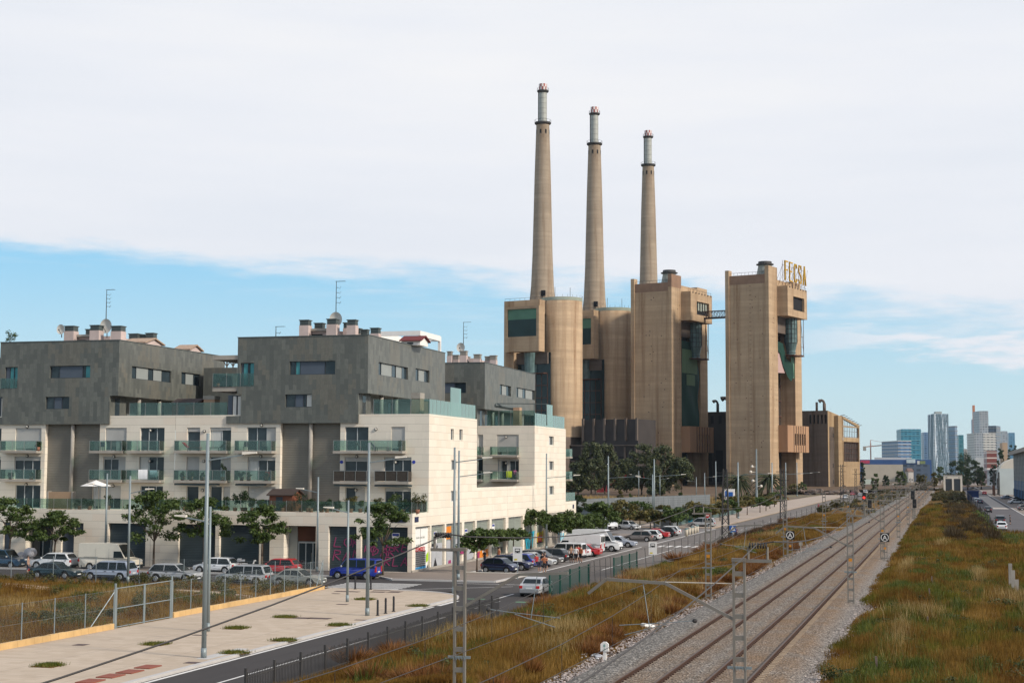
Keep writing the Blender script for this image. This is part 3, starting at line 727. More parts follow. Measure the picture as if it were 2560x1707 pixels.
def balcony(par, x0, x1, zf, Y=FY, dep=1.05, screen=None, xd=1):
    s = MB(); s.box(x0, x1, Y-dep, Y, zf-.24, zf)
    o = obj('balcony', s, M['slab'], par)
    g = MB(); g.box(x0+.04, x1-.04, Y-dep+.03, Y-dep+.045, zf+.06, zf+1.0); g.box(x0+.03, x0+.045, Y-dep+.05, Y-.02, zf+.06, zf+1.0); g.box(x1-.045, x1-.03, Y-dep+.05, Y-.02, zf+.06, zf+1.0)
    obj('railing', g, screen or M['glass'], o)
    r = MB(); k = max(2, int((x1-x0)/1.5)+1)
    for i in range(k+1):
        x = x0+.05+(x1-x0-.1)*i/k; r.box(x-.018, x+.018, Y-dep-.005, Y-dep+.028, zf, zf+1.02)
    r.box(x0+.02, x1-.02, Y-dep+.01, Y-dep+.06, zf+1.0, zf+1.035)
    obj('rail_frame', r, M['rail'], o); return o
def glassline(par, pts, z0, z1, name='railing', seg=1.5, m=None):
    g, r = MB(), MB()
    for a, b in zip(pts[:-1], pts[1:]):
        a, b = Vector((a[0],a[1],0)), Vector((b[0],b[1],0)); Ln = (b-a).length; k = max(1, int(Ln/seg)); d = (b-a)/k
        for i in range(k):
            p, q = a+d*i+d*.015, a+d*(i+1)-d*.015
            g.beam((p.x,p.y,(z0+z1)/2), (q.x,q.y,(z0+z1)/2), .016, z1-z0)
            r.box(p.x-.02, p.x+.02, p.y-.02, p.y+.02, z0-.05, z1+.02)
    o = obj(name, g, m or M['glass'], par); obj('rail_post', r, M['rail'], o); return o
def wall_lamp(par, x, z, Y=FY):
    b = MB(); b.cyl((x, Y-.001, z), (x, Y-.10, z), .17, .15, 12); o = obj('wall_lamp', b, M['dframe'], par)
    b = MB(); b.ball((x, Y-.09, z), .12, .06, .12, 10, 5); obj('lamp_glass', b, M['lamp_h'], o, smooth=True)
def awning(par, x0, x1, z, Y=FY-1.05):
    b = MB(); b.cyl((x0, Y+.25, z), (x1, Y+.25, z), .10, .10, 8); b.beam((x0+.2, Y+.25, z-.05), (x1-.2, Y-.15, z-.18), .3, .05)
    obj('awning', b, M['cap'], par)

def dark_cube(par, dx, dy, fwin, rwin, xl_low, left=True, extend=None):
    """slate-clad upper volume; DX, DY shift it from the middle building's"""
    X = lambda px, py=960: fx(px, 143.2, py)+dx
    y0, y1 = 143.2+dy, 167.6+dy
    xr, xm = -54.5+dx, X(896, 1000); xl, xll = X(595, 850), X(602, 1000)
    if extend: xl = xll = extend
    holes = [(w[0], w[1], w[2], w[3]) for w in fwin]
    b = MB(); b.wall('y', y0, xl, xr, 17.1, 22.8, [h for h in holes if h[2] > 17], .22)
    b.wall('y', y0, xll, xm, 14.2, 17.1, [h for h in holes if h[2] < 17], .22)
    b.wall('x', xr, y0, y1, 17.1, 22.8, [(w[0], w[1], w[2], w[3]) for w in rwin], .22)
    b.add([(xl,y0,22.8),(xr,y0,22.8),(xr,y1,22.8),(xl,y1,22.8)], [(0,1,2,3)])
    b.add([(xl,y0,17.1),(xr,y0,17.1),(xr,y1,17.1),(xl,y1,17.1)], [(3,2,1,0)])
    b.add([(xl,y0,17.1),(xl,y1,17.1),(xl,y1,22.8),(xl,y0,22.8)], [(0,3,2,1)] if False else [(0,1,2,3)])
    b.add([(xl,y1,17.1),(xr,y1,17.1),(xr,y1,22.8),(xl,y1,22.8)], [(0,3,2,1)])
    ym = y0+3.4                               # lower storey, its side wall stands back from the overhang
    b.add([(xm,y0,14.2),(xm,ym,14.2),(xm,ym,17.1),(xm,y0,17.1)], [(0,1,2,3)])
    b.add([(xm,ym,14.2),(xm-1.6,ym,14.2),(xm-1.6,ym,17.1),(xm,ym,17.1)], [(0,1,2,3)])
    b.add([(xll,y0,14.2),(xm,y0,14.2),(xm,y1,14.2),(xll,y1,14.2)], [(3,2,1,0)])
    b.add([(xll,y0,14.2),(xll,y0+7,14.2),(xll,y0+7,17.1),(xll,y0,17.1)], [(0,3,2,1)])
    obj('upper_storeys', b, M['slate'], par)
    b = MB(); b.box(xl-.06, xr+.06, y0-.06, y0+.3, 22.8, 22.86); b.box(xr-.3, xr+.06, y0+.3, y1, 22.8, 22.86); b.box(xl-.06, xl+.3, y0+.3, y1, 22.8, 22.86)
    obj('roof_edge', b, M['cap'], par)
    b = MB(); b.box(xm-1.75, xm-1.6, ym, y1, 14.4, 17.08); obj('set_back_wall', b, M['greypanel'], par)
    b = MB()
    for q in (ym+1.2, ym+5.0, ym+9.4): b.box(xm-1.6, xm-1.56, q, q+1.7, 14.45, 16.7)
    obj('terrace_door', b, M['pane'], par)
    for q in (y0+5.2, y0+9.6, y0+19.5):
        b = MB(); b.cyl((xr-.5, q, 14.4), (xr-.5, q, 17.1), .22, .22, 12); obj('column', b, M['slab'], par, smooth=True)
    for w in fwin: window(par, 'y', y0, *w[:4], w[4], fm=M['dframe'])
    for w in rwin: window(par, 'x', xr, *w[:4], w[4], fm=M['dframe'])
    b = MB(); b.box(xm-.001+.0, xm+.02, y0+1.1, y0+2.0, 14.9, 16.9); obj('side_window', b, M['pane'], par)
    return xl, xr, xm, y0, y1
def roof_vent(par, px0, px1, pyt, Y, z0=22.8, capm=None, mm=None):
    x0, x1 = fx(px0, Y, pyt+20), fx(px1, Y, pyt+20); zt = fz(pyt, Y, (px0+px1)/2); d = max(.7, (x1-x0)*.9)
    b = MB(); b.box(x0, x1, Y, Y+d, z0, zt-.6); v = obj('chimney', b, mm or M['plaster'], par)
    b = MB(); b.box(x0+.06, x1-.06, Y+.06, Y+d-.06, zt-.6, zt-.08); b.box(x0-.04, x1+.04, Y-.04, Y+d+.04, zt-.08, zt)
    for i in range(4): b.box(x0+.02, x1-.02, Y+.02, Y+d-.02, zt-.54+i*.13, zt-.49+i*.13)
    obj('chimney_cap', b, capm or M['cap'], v)
def penthouse(par, px0, px1, pyt, Y, dep=5.0):
    x0, x1 = fx(px0, Y, pyt+20), fx(px1, Y, pyt+20); zt = fz(pyt, Y, (px0+px1)/2)
    b = MB(); b.box(x0+.3, x1-.3, Y, Y+dep, 22.8, zt-.25); o = obj('roof_house', b, M['plaster'], par)
    b = MB(); b.box(x0, x1, Y-.4, Y+dep+.3, zt-.25, zt); obj('roof_slab', b, M['slab'], o)
    b = MB(); b.box(x0+.8, x1-.8, Y-.03, Y-.005, zt-.85, zt-.55); obj('vent_slot', b, M['dark'], o)
def gable(par, px0, pxm, px1, pyt, pyb, X0=None, Y=155.0, dep=6):
    """small pitched-roof stair house: long side px0..pxm, gable end pxm..px1 turned to the right"""
    x0, x1 = fx(px0, Y, pyt+15), fx(pxm, Y, pyt+15); zt = fz(pyt, Y, pxm); zb = zt-.55
    ye = Y+max(2.5, (VX(px1, pyt+15, x1)[0]-Y)); ymid = (Y+ye)/2
    b = MB(); b.box(x0, x1, Y, ye, 22.8, zb); b.add([(x1,Y,zb),(x1,ye,zb),(x1,ymid,zt-.05)], [(0,1,2)])
    o = obj('stair_house', b, M['plaster'], par)
    b = MB()
    for s in ((Y-.3, ymid), (ye+.3, ymid)):
        b.add([(x0-.2,s[0],zb-.05),(x1+.25,s[0],zb-.05),(x1+.25,s[1],zt),(x0-.2,s[1],zt),(x0-.2,s[0],zb+.08),(x1+.25,s[0],zb+.08),(x1+.25,s[1],zt+.13),(x0-.2,s[1],zt+.13)],
              [(0,1,2,3),(7,6,5,4),(0,4,5,1),(1,5,6,2),(3,2,6,7),(0,3,7,4)])
    obj('roof', b, mat('clay_tile_roof', (.36,.26,.19), .9, .25, 4), o)

# openings of the upper white floors, measured in the photograph: (left px, right px)
ROW3 = {1: [(a1(-90),a1(10)),(a1(140),a1(378)),(a1(965),a1(1160)),(a1(1285),a1(1508))], 2: [(a1(1715),a1(1835)),(a1(1925),a1(2120)),(b3(430),b3(695)),(b3(1330),b3(1545)),(b3(1755),b3(1880))]}
ROW2 = {1: [(a1(-90),a1(5)),(a1(130),a1(370)),(a1(945),a1(1150)),(a1(1275),a1(1503))], 2: [(a1(1710),a1(1828)),(a1(1925),a1(2117)),(b3(435),b3(690)),(b3(1325),b3(1535)),(b3(1690),b3(1940))]}
ROW1 = {1: [(.3552*105,.3552*282),(.3552*650,.3552*710),(.3552*738,.3552*848),(.3552*985,.3552*1145)], 2: [(.3552*1310,.3552*1396),(.3552*1478,.3552*1560),(.3552*1570,.3552*1618),(500+.3552*335,500+.3552*530),(500+.3552*1022,500+.3552*1160),(500+.3552*1300,500+.3552*1485)]}
BAL3 = {1: [(a1(50),a1(385)),(a1(865),a1(1168)),(a1(1205),a1(1510))], 2: [(a1(1640),a1(2120)),(b3(355),b3(697)),(b3(1255),b3(1890))]}
BAL2 = {1: [(a1(45),a1(378)),(a1(860),a1(1160)),(a1(1200),a1(1505))], 2: [(a1(1635),a1(2115)),(b3(350),b3(695)),(b3(1258),b3(1565)),(b3(1632),b3(1945))]}
REC = {1: (a1(410), a1(910), a1(652)), 2: (b3(735), b3(1285), b3(1008))}
SHOP = {1: [(.3552*22,.3552*75,0.0,4.25,'p'),(.3552*180,.3552*372,0.0,4.2,'e'),(.3552*430,.3552*520,0.0,3.9,'p'),(.3552*523,.3552*585,3.3,4.25,'w'),(.3552*760,.3552*1024,0.0,4.3,'s')],
        2: [(.3552*1253,.3552*1515,0.0,4.3,'s'),(548,648,0.0,4.3,'s'),(653.5,674,0.0,4.3,'s'),(709.5,789.5,0.0,4.3,'e'),(821,891,0.0,4.3,'s'),(902,1019,0.0,4.3,'s')]}
SHOP[1].append((.3552*1075, .3552*1230, 0.0, 4.3, 's'))

def white_front(par, k, x0, x1):
    hs, wins = [], []
    for row, zf, py in ((ROW3[k], F3, 1110), (ROW2[k], F2, 1180), (ROW1[k], F1, 1250)):
        for (p0, p1) in row:
            u0, u1 = max(x0+.1, fx(p0, FY, py)), fx(p1, FY, py); wins.append((u0, u1, zf+.02, zf+2.36)); hs.append((u0, u1, zf+.02, zf+2.36))
    r0, r1, rm = (fx(p, FY, 1150) for p in REC[k]); hs.append((r0, r1, F1+.01, 14.3, .55))
    b = MB(); b.wall('y', FY, x0, x1, F1, PAR, hs, .28)
    b.box(x0, x1, FY+.001, FY+.35, PAR-.001, PAR+.05)
    obj('upper_wall', b, Mst, par)
    b = MB(); b.box(r0, r1, FY+.5, FY+.55, F1, 14.3); obj('corrugated_wall', b, M['corr'], par)
    b = MB(); b.cyl((rm, FY+.1, F1), (rm-.02, FY+.25, 14.3), .20, .20, 10); obj('column', b, M['slab'], par, smooth=True)
    for i, w in enumerate(wins):
        q = w[1]-w[0]; ss = [(1,'g')]*max(1, round(q/1.0))
        if i % 3 == 1 and q > 2: ss[0] = (1.2, 'c')
        if i % 4 == 2 and q > 2: ss[-1] = (1.0, 'p')
        window(par, 'y', FY, *w, ss, blind=(0, .0, .18, .55, 0, .15, .9, .12)[(i*5+k) % 8])
    for (p0, p1) in BAL3[k]: balcony(par, fx(p0, FY, 1130), fx(p1, FY, 1130), F3)
    for j, (p0, p1) in enumerate(BAL2[k]): balcony(par, fx(p0, FY, 1205), fx(p1, FY, 1205), F2, screen=M['reed'] if k == 2 and j >= 2 else None)
def shop_front(par, k, x0, x1):
    hs = []
    for p0, p1, z0, z1, kind in SHOP[k]:
        u0, u1 = max(x0+.05, fx(p0, BY, 1350)), min(x1-.3, fx(p1, BY, 1350)); hs.append((u0, u1, max(z0, .14), z1, .45 if kind != 'e' else 1.6))
    b = MB(); b.wall('y', BY, x0, x1, .1, F1+.02, hs, .45)
    b.add([(x0,BY,F1+.02),(x1,BY,F1+.02),(x1,FY,F1+.02),(x0,FY,F1+.02)], [(0,1,2,3)])
    obj('shop_wall', b, Mst, par)
    for (p0, p1, z0, z1, kind), h in zip(SHOP[k], hs):
        x0_, x1_ = h[0], h[1]; b = MB()
        if kind == 's':
            b.box(x0_, x1_, BY+.38, BY+.43, .14, z1); s = obj('roller_shutter', b, M['shut'], par)
            b = MB(); b.box(x0_, x1_, BY+.33, BY+.38, .14, .3); k2 = max(1, round((x1_-x0_)/3.4))
            for i in range(1, k2): b.box(x0_+(x1_-x0_)*i/k2-.05, x0_+(x1_-x0_)*i/k2+.05, BY+.33, BY+.38, .3, z1)
            obj('shutter_bar', b, M['dframe'], s)
        elif kind == 'p':
            b.box(x0_, x1_, BY+.3, BY+.4, .14, z1); obj('service_door', b, M['bluepanel'], par)
        elif kind == 'w':
            b.box(x0_, x1_, BY+.3, BY+.36, z0, z1); obj('window', b, M['bluepanel'], par)
        else:
            b.box(x0_, x1_, BY+1.5, BY+1.6, 2.75, z1); b.box(x0_, x0_+.9, BY+1.2, BY+1.6, .14, z1); o = obj('entrance_back', b, M['greypanel'] if k == 2 else M['dframe'], par)
            b = MB(); xa, xb = x0_+(.95 if k == 2 else .2), x1_-.05
            b.box(xa, xb, BY+1.3, BY+1.4, 2.62, 2.75)
            for i in range(4): xx = xa+(xb-xa-.08)*i/3; b.box(xx, xx+.08, BY+1.3, BY+1.4, .14, 2.62)
            d = obj('entrance_door', b, M['frame'], par)
            b = MB(); b.box(xa, xb, BY+1.34, BY+1.36, .14, 2.6); obj('pane', b, M['pane'], d)
            b = MB(); b.cyl((xa+(xb-xa)*.62, BY+1.24, .9), (xa+(xb-xa)*.62, BY+1.24, 1.7), .025, .025, 6); obj('handle', b, M['rail'], d)
            if k == 2:
                b = MB(); b.box(xa, xb, BY+1.2, BY+1.28, 2.8, z1-.1); obj('entrance_panel', b, mat('brown_wood_panel', (.09,.035,.02), .5, .2, 1), par)

# --- left building
B1 = T('apartment_building', 'left apartment building, slate-clad top over white balconies, two dishes on its roof', 'apartment building', (-75, 150, 0), 0, 'white and slate apartment buildings')
white_front(B1, 1, -105, XJ); shop_front(B1, 1, -105, XJ)
x2r = -54.5; dx1 = fx(305, 143.2, 880)-fx(928, 143.2, 880)
def fw(zx0, zx1, zy0, zy1, conv, Y=143.2, zc=yz): 
    py = (zc(zy0)+zc(zy1))/2
    return fx(conv(zx0), Y, py), fx(conv(zx1), Y, py), fz(zc(zy1), Y, conv(zx0)), fz(zc(zy0), Y, conv(zx0))
def rw(zx0, zx1, zy0, zy1, X, conv, zc=yz):
    Y0, z1 = VX(conv(zx0), zc(zy0), X); Y1 = VX(conv(zx1), zc(zy0)+8, X)[0]; z0 = VX(conv(zx0), zc(zy1), X)[1]
    return Y0, Y1, z0, z1
X1 = -54.5+dx1
fwin = [fw(457,828,495,608,a1)+([(2.2,'g'),(5.6,'p'),(.6,'g'),(1.4,'t')],), fw(417,635,778,890,a1)+([(1,'g'),(1,'p'),(1,'g')],), fw(45,160,505,700,a1)+([(1,'p'),(1,'t'),(1,'t')],)]
rwin = [rw(1213,1575,495,608,X1,a1)+([(1,'g'),(2.2,'p'),(.9,'g'),(1.6,'p'),(1.6,'g')],), rw(1667,1840,550,660,X1,a1)+([(1,'g'),(1.5,'p'),(1.1,'g')],)]
dark_cube(B1, dx1, 0, fwin, rwin, None)
b = MB(); b.box(fx(-70,143.6,1010), fx(a1(75),143.2,1000)-.01, 143.6, 152, 15.0, 17.05); obj('bay_wall', b, M['bluepanel'], B1)
b = MB(); b.box(fx(-70,143.6,1010), fx(a1(75),143.2,1000)-.01, 143.25, 143.6, 14.2, 14.95); obj('bay_ledge', b, M['slate'], B1)
window(B1, 'y', 143.3, *fw(-10,68,785,975,a1), [(1,'c'),(1,'t')], fm=M['dframe'], dep=.2)
glassline(B1, [(fx(-40,143.2,960), 143.18), (fx(a1(158),143.2,960), 143.18)], fz(yz(700),143.2,20), fz(yz(608),143.2,20))
b = MB(); b.box(fx(-80,143.2,930), fx(a1(28),143.2,930), 145, 160, 14.4, fz(yz(420),145,5)); obj('rear_wing', b, M['slate'], B1)
# roof terrace behind the parapet, between the two cubes
for B_, xa, xb in ((B1, X1-4, XJ), (None, 0, 0)):
    if B_:
        b = MB(); b.box(xa, xb, FY+.36, FY+22, 14.2, 14.4); obj('terrace_floor', b, M['slab'], B_)
glassline(B1, [(fx(a1(1180), FY, 1020), FY+.2), (XJ, FY+.2)], 15.05, 16.35)
b = MB(); b.box(fx(a1(1870), 146, 1000), fx(a1(1970), 146, 1000), 146, 147.2, 14.4, fz(yz(795), 146)); v = obj('chimney', b, mat('orange_render', (.42,.27,.18), .85, .12, .8), B1)
b = MB(); b.box(fx(a1(1865), 146, 1000), fx(a1(1972), 146, 1000), 145.95, 147.25, fz(yz(795), 146), fz(yz(762), 146)); obj('chimney_cap', b, M['slab'], v)
for c in [(587,675,125,151),(780,826,155,153),(822,908,118,150.5),(1015,1110,125,150.5)]: roof_vent(B1, a1(c[0]), a1(c[1]), yz(c[2]), c[3])
for c in [(1177,1262,196,158.5),(1264,1328,204,159),(1332,1408,190,158.5)]: roof_vent(B1, a1(c[0]), a1(c[1]), yz(c[2]), c[3])
penthouse(B1, a1(615), a1(845), yz(210), 152)
b = MB(); b.box(fx(a1(905),154,850), fx(a1(1010),154,850), 154, 158, 22.8, fz(yz(222),154,250)); obj('roof_house', b, M['plaster'], B1)
gable(B1, a1(1140), a1(1330), a1(1490), yz(235), 0, Y=153.5); gable(B1, a1(1610), a1(1740), a1(1845), yz(300), 0, Y=160)
for x, z in [(250,1047),(1383,1087)]: wall_lamp(B1, fx(a1(x), FY, 1075), fz(yz(z), FY, 300))
for x, z in [(250,1320),(1045,1325),(1376,1366)]: wall_lamp(B1, fx(a1(x), FY, 1150), fz(yz(z), FY, 300))
for x, z in [(185,175),(797,180),(1050,215)]: wall_lamp(B1, fx(.3552*x, FY, 1215), fz(1150+.3552*z, FY, 300))
glassline(B1, [(-100, BY+.12), (XJ-.1, BY+.12)], F1+.1, F1+1.1)
# left end balcony of the cube
def cube_balcony(par, px0, px1, pyb, pyt, Y0):
    x0, x1 = fx(px0, Y0, pyb), fx(px1, Y0, pyb); zf = fz(pyb, Y0, px0)
    b = MB(); b.box(x0, fx(px1-38, Y0, pyb), Y0+.05, Y0+5, zf-.45, zf); o = obj('balcony', b, M['slab'], par)
    glassline(o, [(x0+.05, Y0+4.5), (x0+.05, Y0-.02), (x1, Y0-.02)], zf+.05, zf+1.35)
# --- middle building
B2 = T('apartment_building', 'middle apartment building with graffiti shop fronts on the street corner, slate-clad top', 'apartment building', (-60, 150, 0), 0, 'white and slate apartment buildings')
white_front(B2, 2, XJ+.02, XC)
shop_front(B2, 2, XJ+.02, XC)
fwin = [fw(822,1240,453,576,b3)+([(1.2,'g'),(1,'t'),(5.4,'p'),(2.3,'g')],), fw(782,1025,755,873,b3)+([(1.5,'g'),(1.3,'p'),(.4,'g'),(1,'c')],), fw(372,495,467,670,b3)+([(.4,'p'),(1,'t'),(.3,'g'),(1,'t')],)]
rwin = [rw(1640,1910,458,575,-54.5,b3)+([(1,'g'),(2.6,'p'),(1,'g'),(1.5,'p'),(1.2,'g')],), rw(1980,2107,515,628,-54.5,b3)+([(1,'g'),(1.4,'p'),(.9,'g')],)]
xl2 = dark_cube(B2, 0, 0, fwin, rwin, None)[0]
cube_balcony(B2, b3(112), b3(495), yz(688), yz(590), 143.2)
b = MB(); b.box(fx(b3(112),143.2,890), xl2-.01, 143.3, 149, fz(yz(438),143.2,540), fz(yz(398),143.2,540)); obj('canopy', b, M['slab'], B2)
b = MB(); x0, x1 = fx(b3(247),143.4,1050), fx(602,143.2,1000)-.01
b.box(x0, x1, 143.6, 152, 15.0, 17.05); obj('bay_wall', b, M['bluepanel'], B2)
b = MB(); b.box(x0, x1, 143.25, 143.6, 14.2, 14.95); obj('bay_ledge', b, M['slate'], B2)
window(B2, 'y', 143.3, *fw(285,372,765,965,b3), [(1,'c'),(1,'c')], fm=M['dframe'], dep=.2)
b = MB(); b.box(fx(b3(217),165,900), fx(640,165,900), 160, 167, 14.4, fz(yz(510),160,560)); obj('rear_wing', b, M['slate'], B2)
b = MB()
for q in (246, 302):
    x = fx(b3(q),161,900); b.box(x-.06, x+.06, 161, 161.12, 19.8, 22.0); b.beam((x,161.06,21.2),(x-.6,161.06,22.0),.08); b.beam((x,161.06,21.2),(x+.6,161.06,22.0),.08)
b.box(fx(b3(200),161,900), fx(b3(360),161,900), 160.9, 161.2, 22.0, 22.2)
obj('pergola', b, M['bark'], B2)
b = MB(); b.box(XJ+.02, XC-.3, FY+.36, FY+15.6, 14.2, 14.4); obj('terrace_floor', b, M['slab'], B2)
glassline(B2, [(XJ, FY+.2), (fx(b3(245), FY, 1020), FY+.2)], 15.05, 16.35)
xg = fx(b3(2100), FY, 1020)
glassline(B2, [(fx(b3(1585), FY, 1020), FY+.2), (xg, FY+.2)], 15.05, 16.5)
glassline(B2, [(xg, FY+.2), (XC-.15, FY+.2), (XC-.15, 159.2)], 15.05, 16.5, seg=1.15, m=M['glass_m'])
b = MB(); b.box(XC-.17, XC-.13, 150.5, 154.0, 15.1, 18.0); obj('glass_screen', b, M['glass_m'], B2)
b = MB(); b.box(XC-7, XC-1.5, 157.9, 158.2, 14.4, 16.9); obj('terrace_wall', b, mat('tan_render', (.42,.31,.22), .85, .1), B2)
b = MB(); xa, xb = fx(b3(1957), 146, 1000), fx(b3(2036), 146, 1000); b.box(xa, xb, 145.5, 146.7, 14.4, fz(yz(795),146,1040)); v = obj('chimney', b, bpy.data.materials['orange_render'], B2)
b = MB(); b.box(xa-.03, xb+.03, 145.45, 146.75, fz(yz(795),146,1040), fz(yz(742),146,1040)); obj('chimney_cap', b, M['slab'], v)
for c in [(910,995,70,151),(1045,1125,98,152.5),(1160,1250,60,150.6),(1312,1346,95,153),(1347,1427,68,150.6),(1430,1468,148,153),(1470,1537,158,152),(1560,1638,143,150.2)]: roof_vent(B2, b3(c[0]), b3(c[1]), yz(c[2]), c[3])
penthouse(B2, b3(935), b3(1190), yz(155), 152)
b = MB(); b.box(fx(b3(1252),153.5,840), fx(b3(1335),153.5,840), 153.5, 158, 22.8, fz(yz(178),153.5,850)); obj('roof_house', b, M['plaster'], B2)
for x, z in [(1615,1076),(565,1035)]: wall_lamp(B2, fx(b3(x), FY, 1075), fz(yz(z), FY, 800))
for x, z in [(36,1090),(36,1370),(558,1324),(1438,1324),(1797,1376)]: wall_lamp(B2, fx(b3(x), FY, 1150), fz(yz(z), FY, 800))
for x, z in [(18,218),(1097,208),(1375,237)]: wall_lamp(B2, fx(500+.3552*x, FY, 1235), fz(1150+.3552*z, FY, 800))
for p0, p1 in [(.3552*1255,.3552*1570),(500+.3552*275,500+.3552*490),(500+.3552*965,500+.3552*1195),(500+.3552*1250,500+.3552*1510)]: awning(B2, fx(p0,FY,1215), fx(p1,FY,1215), F2-.38)
glassline(B2, [(XJ, BY+.12), (XC-.12, BY+.12), (XC-.12, FY-.05)], F1+.1, F1+1.1)
# street facade: one long wall of shops, then the end faces of the white blocks
SH = [(195,385),(400,570),(590,790),(820,960),(980,1145),(1172,1350),(1385,1570),(1590,1735),(1745,1850),(1880,2000),(2015,2112),(2125,2220)]
def shY(zx):
    base = 1045-.1947*(zx-160); lin = 425-.1076*(zx-400)
    return VX(1000+zx*.19558, 1230+.19558*(base+lin)/2, XC)[0]
SHY = [(shY(a), shY(b)) for a, b in SH]
YM = 171.5                                   # the party line between the middle and the far building
def street_wall(par, y0, y1, tops, idx):
    hs = [(SHY[i][0], SHY[i][1], .2, 4.3, .32 if i != 9 else .08) for i in idx]
    b = MB(); b.wall('x', XC, y0, y1, .1, F1+.02, hs, .32)
    obj('shop_wall', b, Mst, par)
    for i in idx:
        b = MB(); b.box(XC-.30, XC-.25, SHY[i][0], SHY[i][1], .2, 4.3)
        if i == 9:
            b = MB(); b.box(XC-.09, XC-.05, SHY[i][0], SHY[i][1], .2, 4.3); obj('blank_panel', b, M['slab'], par); continue
        s = obj('roller_shutter', b, M['white_p'] if i == 0 else M['shut2'], par)
        b = MB(); ym = (SHY[i][0]+SHY[i][1])/2; b.box(XC-.25, XC-.24, ym-.05, ym+.05, .2, 4.3); b.box(XC-.25, XC-.20, SHY[i][0], SHY[i][1], 4.1, 4.3); obj('shutter_bar', b, M['rail'], s)
    for (ya, yb, za, zb, wins) in tops:
        b = MB(); b.wall('x', XC, ya, yb, za, zb, [w[:4] for w in wins], .3)
        b.box(XC-.3, XC-.001, ya, yb, zb-.001, zb+.04); obj('street_wall', b, Mst, par)
        for w in wins: window(par, 'x', XC, *w[:4], [(1,'c'),(1,'g')] if w[1]-w[0] > 1.6 else [(1,'g')])
    b = MB(); b.box(XC-.05, XC+.03, y0, y1, .1, .32); obj('plinth', b, M['slab'], par)
def sw(p0, p1, q0, q1): 
    Y0, z1 = VX(p0, q0, XC); Y1 = VX(p1, q0, XC)[0]; return Y0, Y1, VX(p0, q1, XC)[1], z1
W2 = [sw(c3(990),c3(1023),cz(1183),cz(1303)), sw(c3(1083),c3(1118),cz(1188),cz(1306)), sw(1128.5,1141,cz(1522),1174), sw(1127.5,1141,1150+.3552*215,1150+.3552*290)]
street_wall(B2, BY, YM, [(BY+4.7,159.4,F1+.02,15.0,W2),(159.4,YM,F1+.02,7.75,[])], range(0,6))
b = MB(); b.add([(XC,159.4,7.75),(XC-14,159.4,7.75),(XC-14,159.4,15),(XC,159.4,15)], [(0,1,2,3)]); b.add([(XC,BY+4.7,15),(XC,159.4,15),(XC-.3,159.4,15),(XC-.3,BY+4.7,15)], [(0,1,2,3)])
b.box(XC-13, XC-.4, 160, YM, 5.0, 5.6); obj('courtyard_wall', b, Mst, B2)
# --- far building
B3 = T('apartment_building', 'far apartment building part hidden behind the middle one, awning on its terrace', 'apartment building', (-60, 190, 0), 0, 'white and slate apartment buildings')
Y3 = 183.6
W3 = [sw(c3(2057),c3(2111),cz(1262),cz(1358)), sw(c3(2057),c3(2111),cz(1535),cz(1630)), sw(1240+.2211*600,1240+.2211*655,1040+.2211*790,1040+.2211*888)]
street_wall(B3, YM+.02, 205.6, [(YM+.02,Y3,F1+.02,7.75,[]),(Y3,199.7,F1+.02,15.0,W3)], range(6,12))
hs = []
for p0, p1, q, zf in [(c3(1490),c3(1728),cz(1310),F3),(c3(1497),c3(1730),cz(1590),F2),(c3(1285),c3(1340),cz(1310),F3),(c3(1283),c3(1338),cz(1590),F2)]:
    hs.append((fx(p0,Y3,q), fx(p1,Y3,q), zf+.02, zf+2.5))
b = MB(); b.wall('y', Y3, -66, XC, F1, PAR, hs, .3); b.box(-66, XC, Y3+.001, Y3+.35, PAR, PAR+.05)
b.add([(XC,199.7,F1),(-66,199.7,F1),(-66,199.7,15),(XC,199.7,15)], [(0,1,2,3)])
obj('upper_wall', b, Mst, B3)
b = MB(); b.box(-66, XC-.02, 199.72, 205.58, F1-.3, F1); obj('rear_terrace', b, M['slab'], B3)
b = MB(); b.add([(XC,205.6,0),(-66,205.6,0),(-66,205.6,F1),(XC,205.6,F1)], [(0,1,2,3)]); obj('rear_wall', b, Mst, B3)
window(B3, 'y', Y3, *hs[0], [(1,'g'),(1.2,'p'),(.4,'p'),(1.8,'p')], blind=.85); window(B3, 'y', Y3, *hs[1], [(.7,'c'),(1,'g'),(.5,'p'),(1,'g'),(.7,'g')], blind=.1)
window(B3, 'y', Y3, *hs[2], [(1,'p')]); window(B3, 'y', Y3, *hs[3], [(1,'g')])
balcony(B3, fx(c3(1438),Y3,1130), fx(c3(1735),Y3,1130), F3, Y3); balcony(B3, fx(c3(1438),Y3,1200), fx(c3(1735),Y3,1200), F2, Y3)
balcony(B3, fx(c3(1240),Y3,1130), fx(c3(1350),Y3,1130), F3, Y3); balcony(B3, fx(c3(1240),Y3,1200), fx(c3(1350),Y3,1200), F2, Y3)
wall_lamp(B3, fx(c3(1590),Y3,1090), fz(cz(1273),Y3,1265), Y3); wall_lamp(B3, fx(c3(1590),Y3,1160), fz(cz(1557),Y3,1265), Y3)
for zf in (F3, F2):
    b = MB(); b.box(XC-5, XC+.55, 199.72, 201.2, zf-.24, zf); o = obj('balcony', b, M['slab'], B3)
    b = MB(); b.box(XC+.50, XC+.52, 199.75, 201.15, zf, zf+1.0); b.box(XC-5, XC+.5, 201.13, 201.15, zf, zf+1.0); obj('railing', b, M['glass_m'], o)
glassline(B3, [(XC-.12, 199.8), (XC-.12, 205.4), (XC-8, 205.4)], F1+.1, F1+1.15, m=M['glass_m'])
fwin = [(fx(c3(880),183.4,970), fx(c3(1153),183.4,970), fz(cz(795),183.4,1120), fz(cz(682),183.4,1120), [(1.9,'p'),(1.6,'g')])]
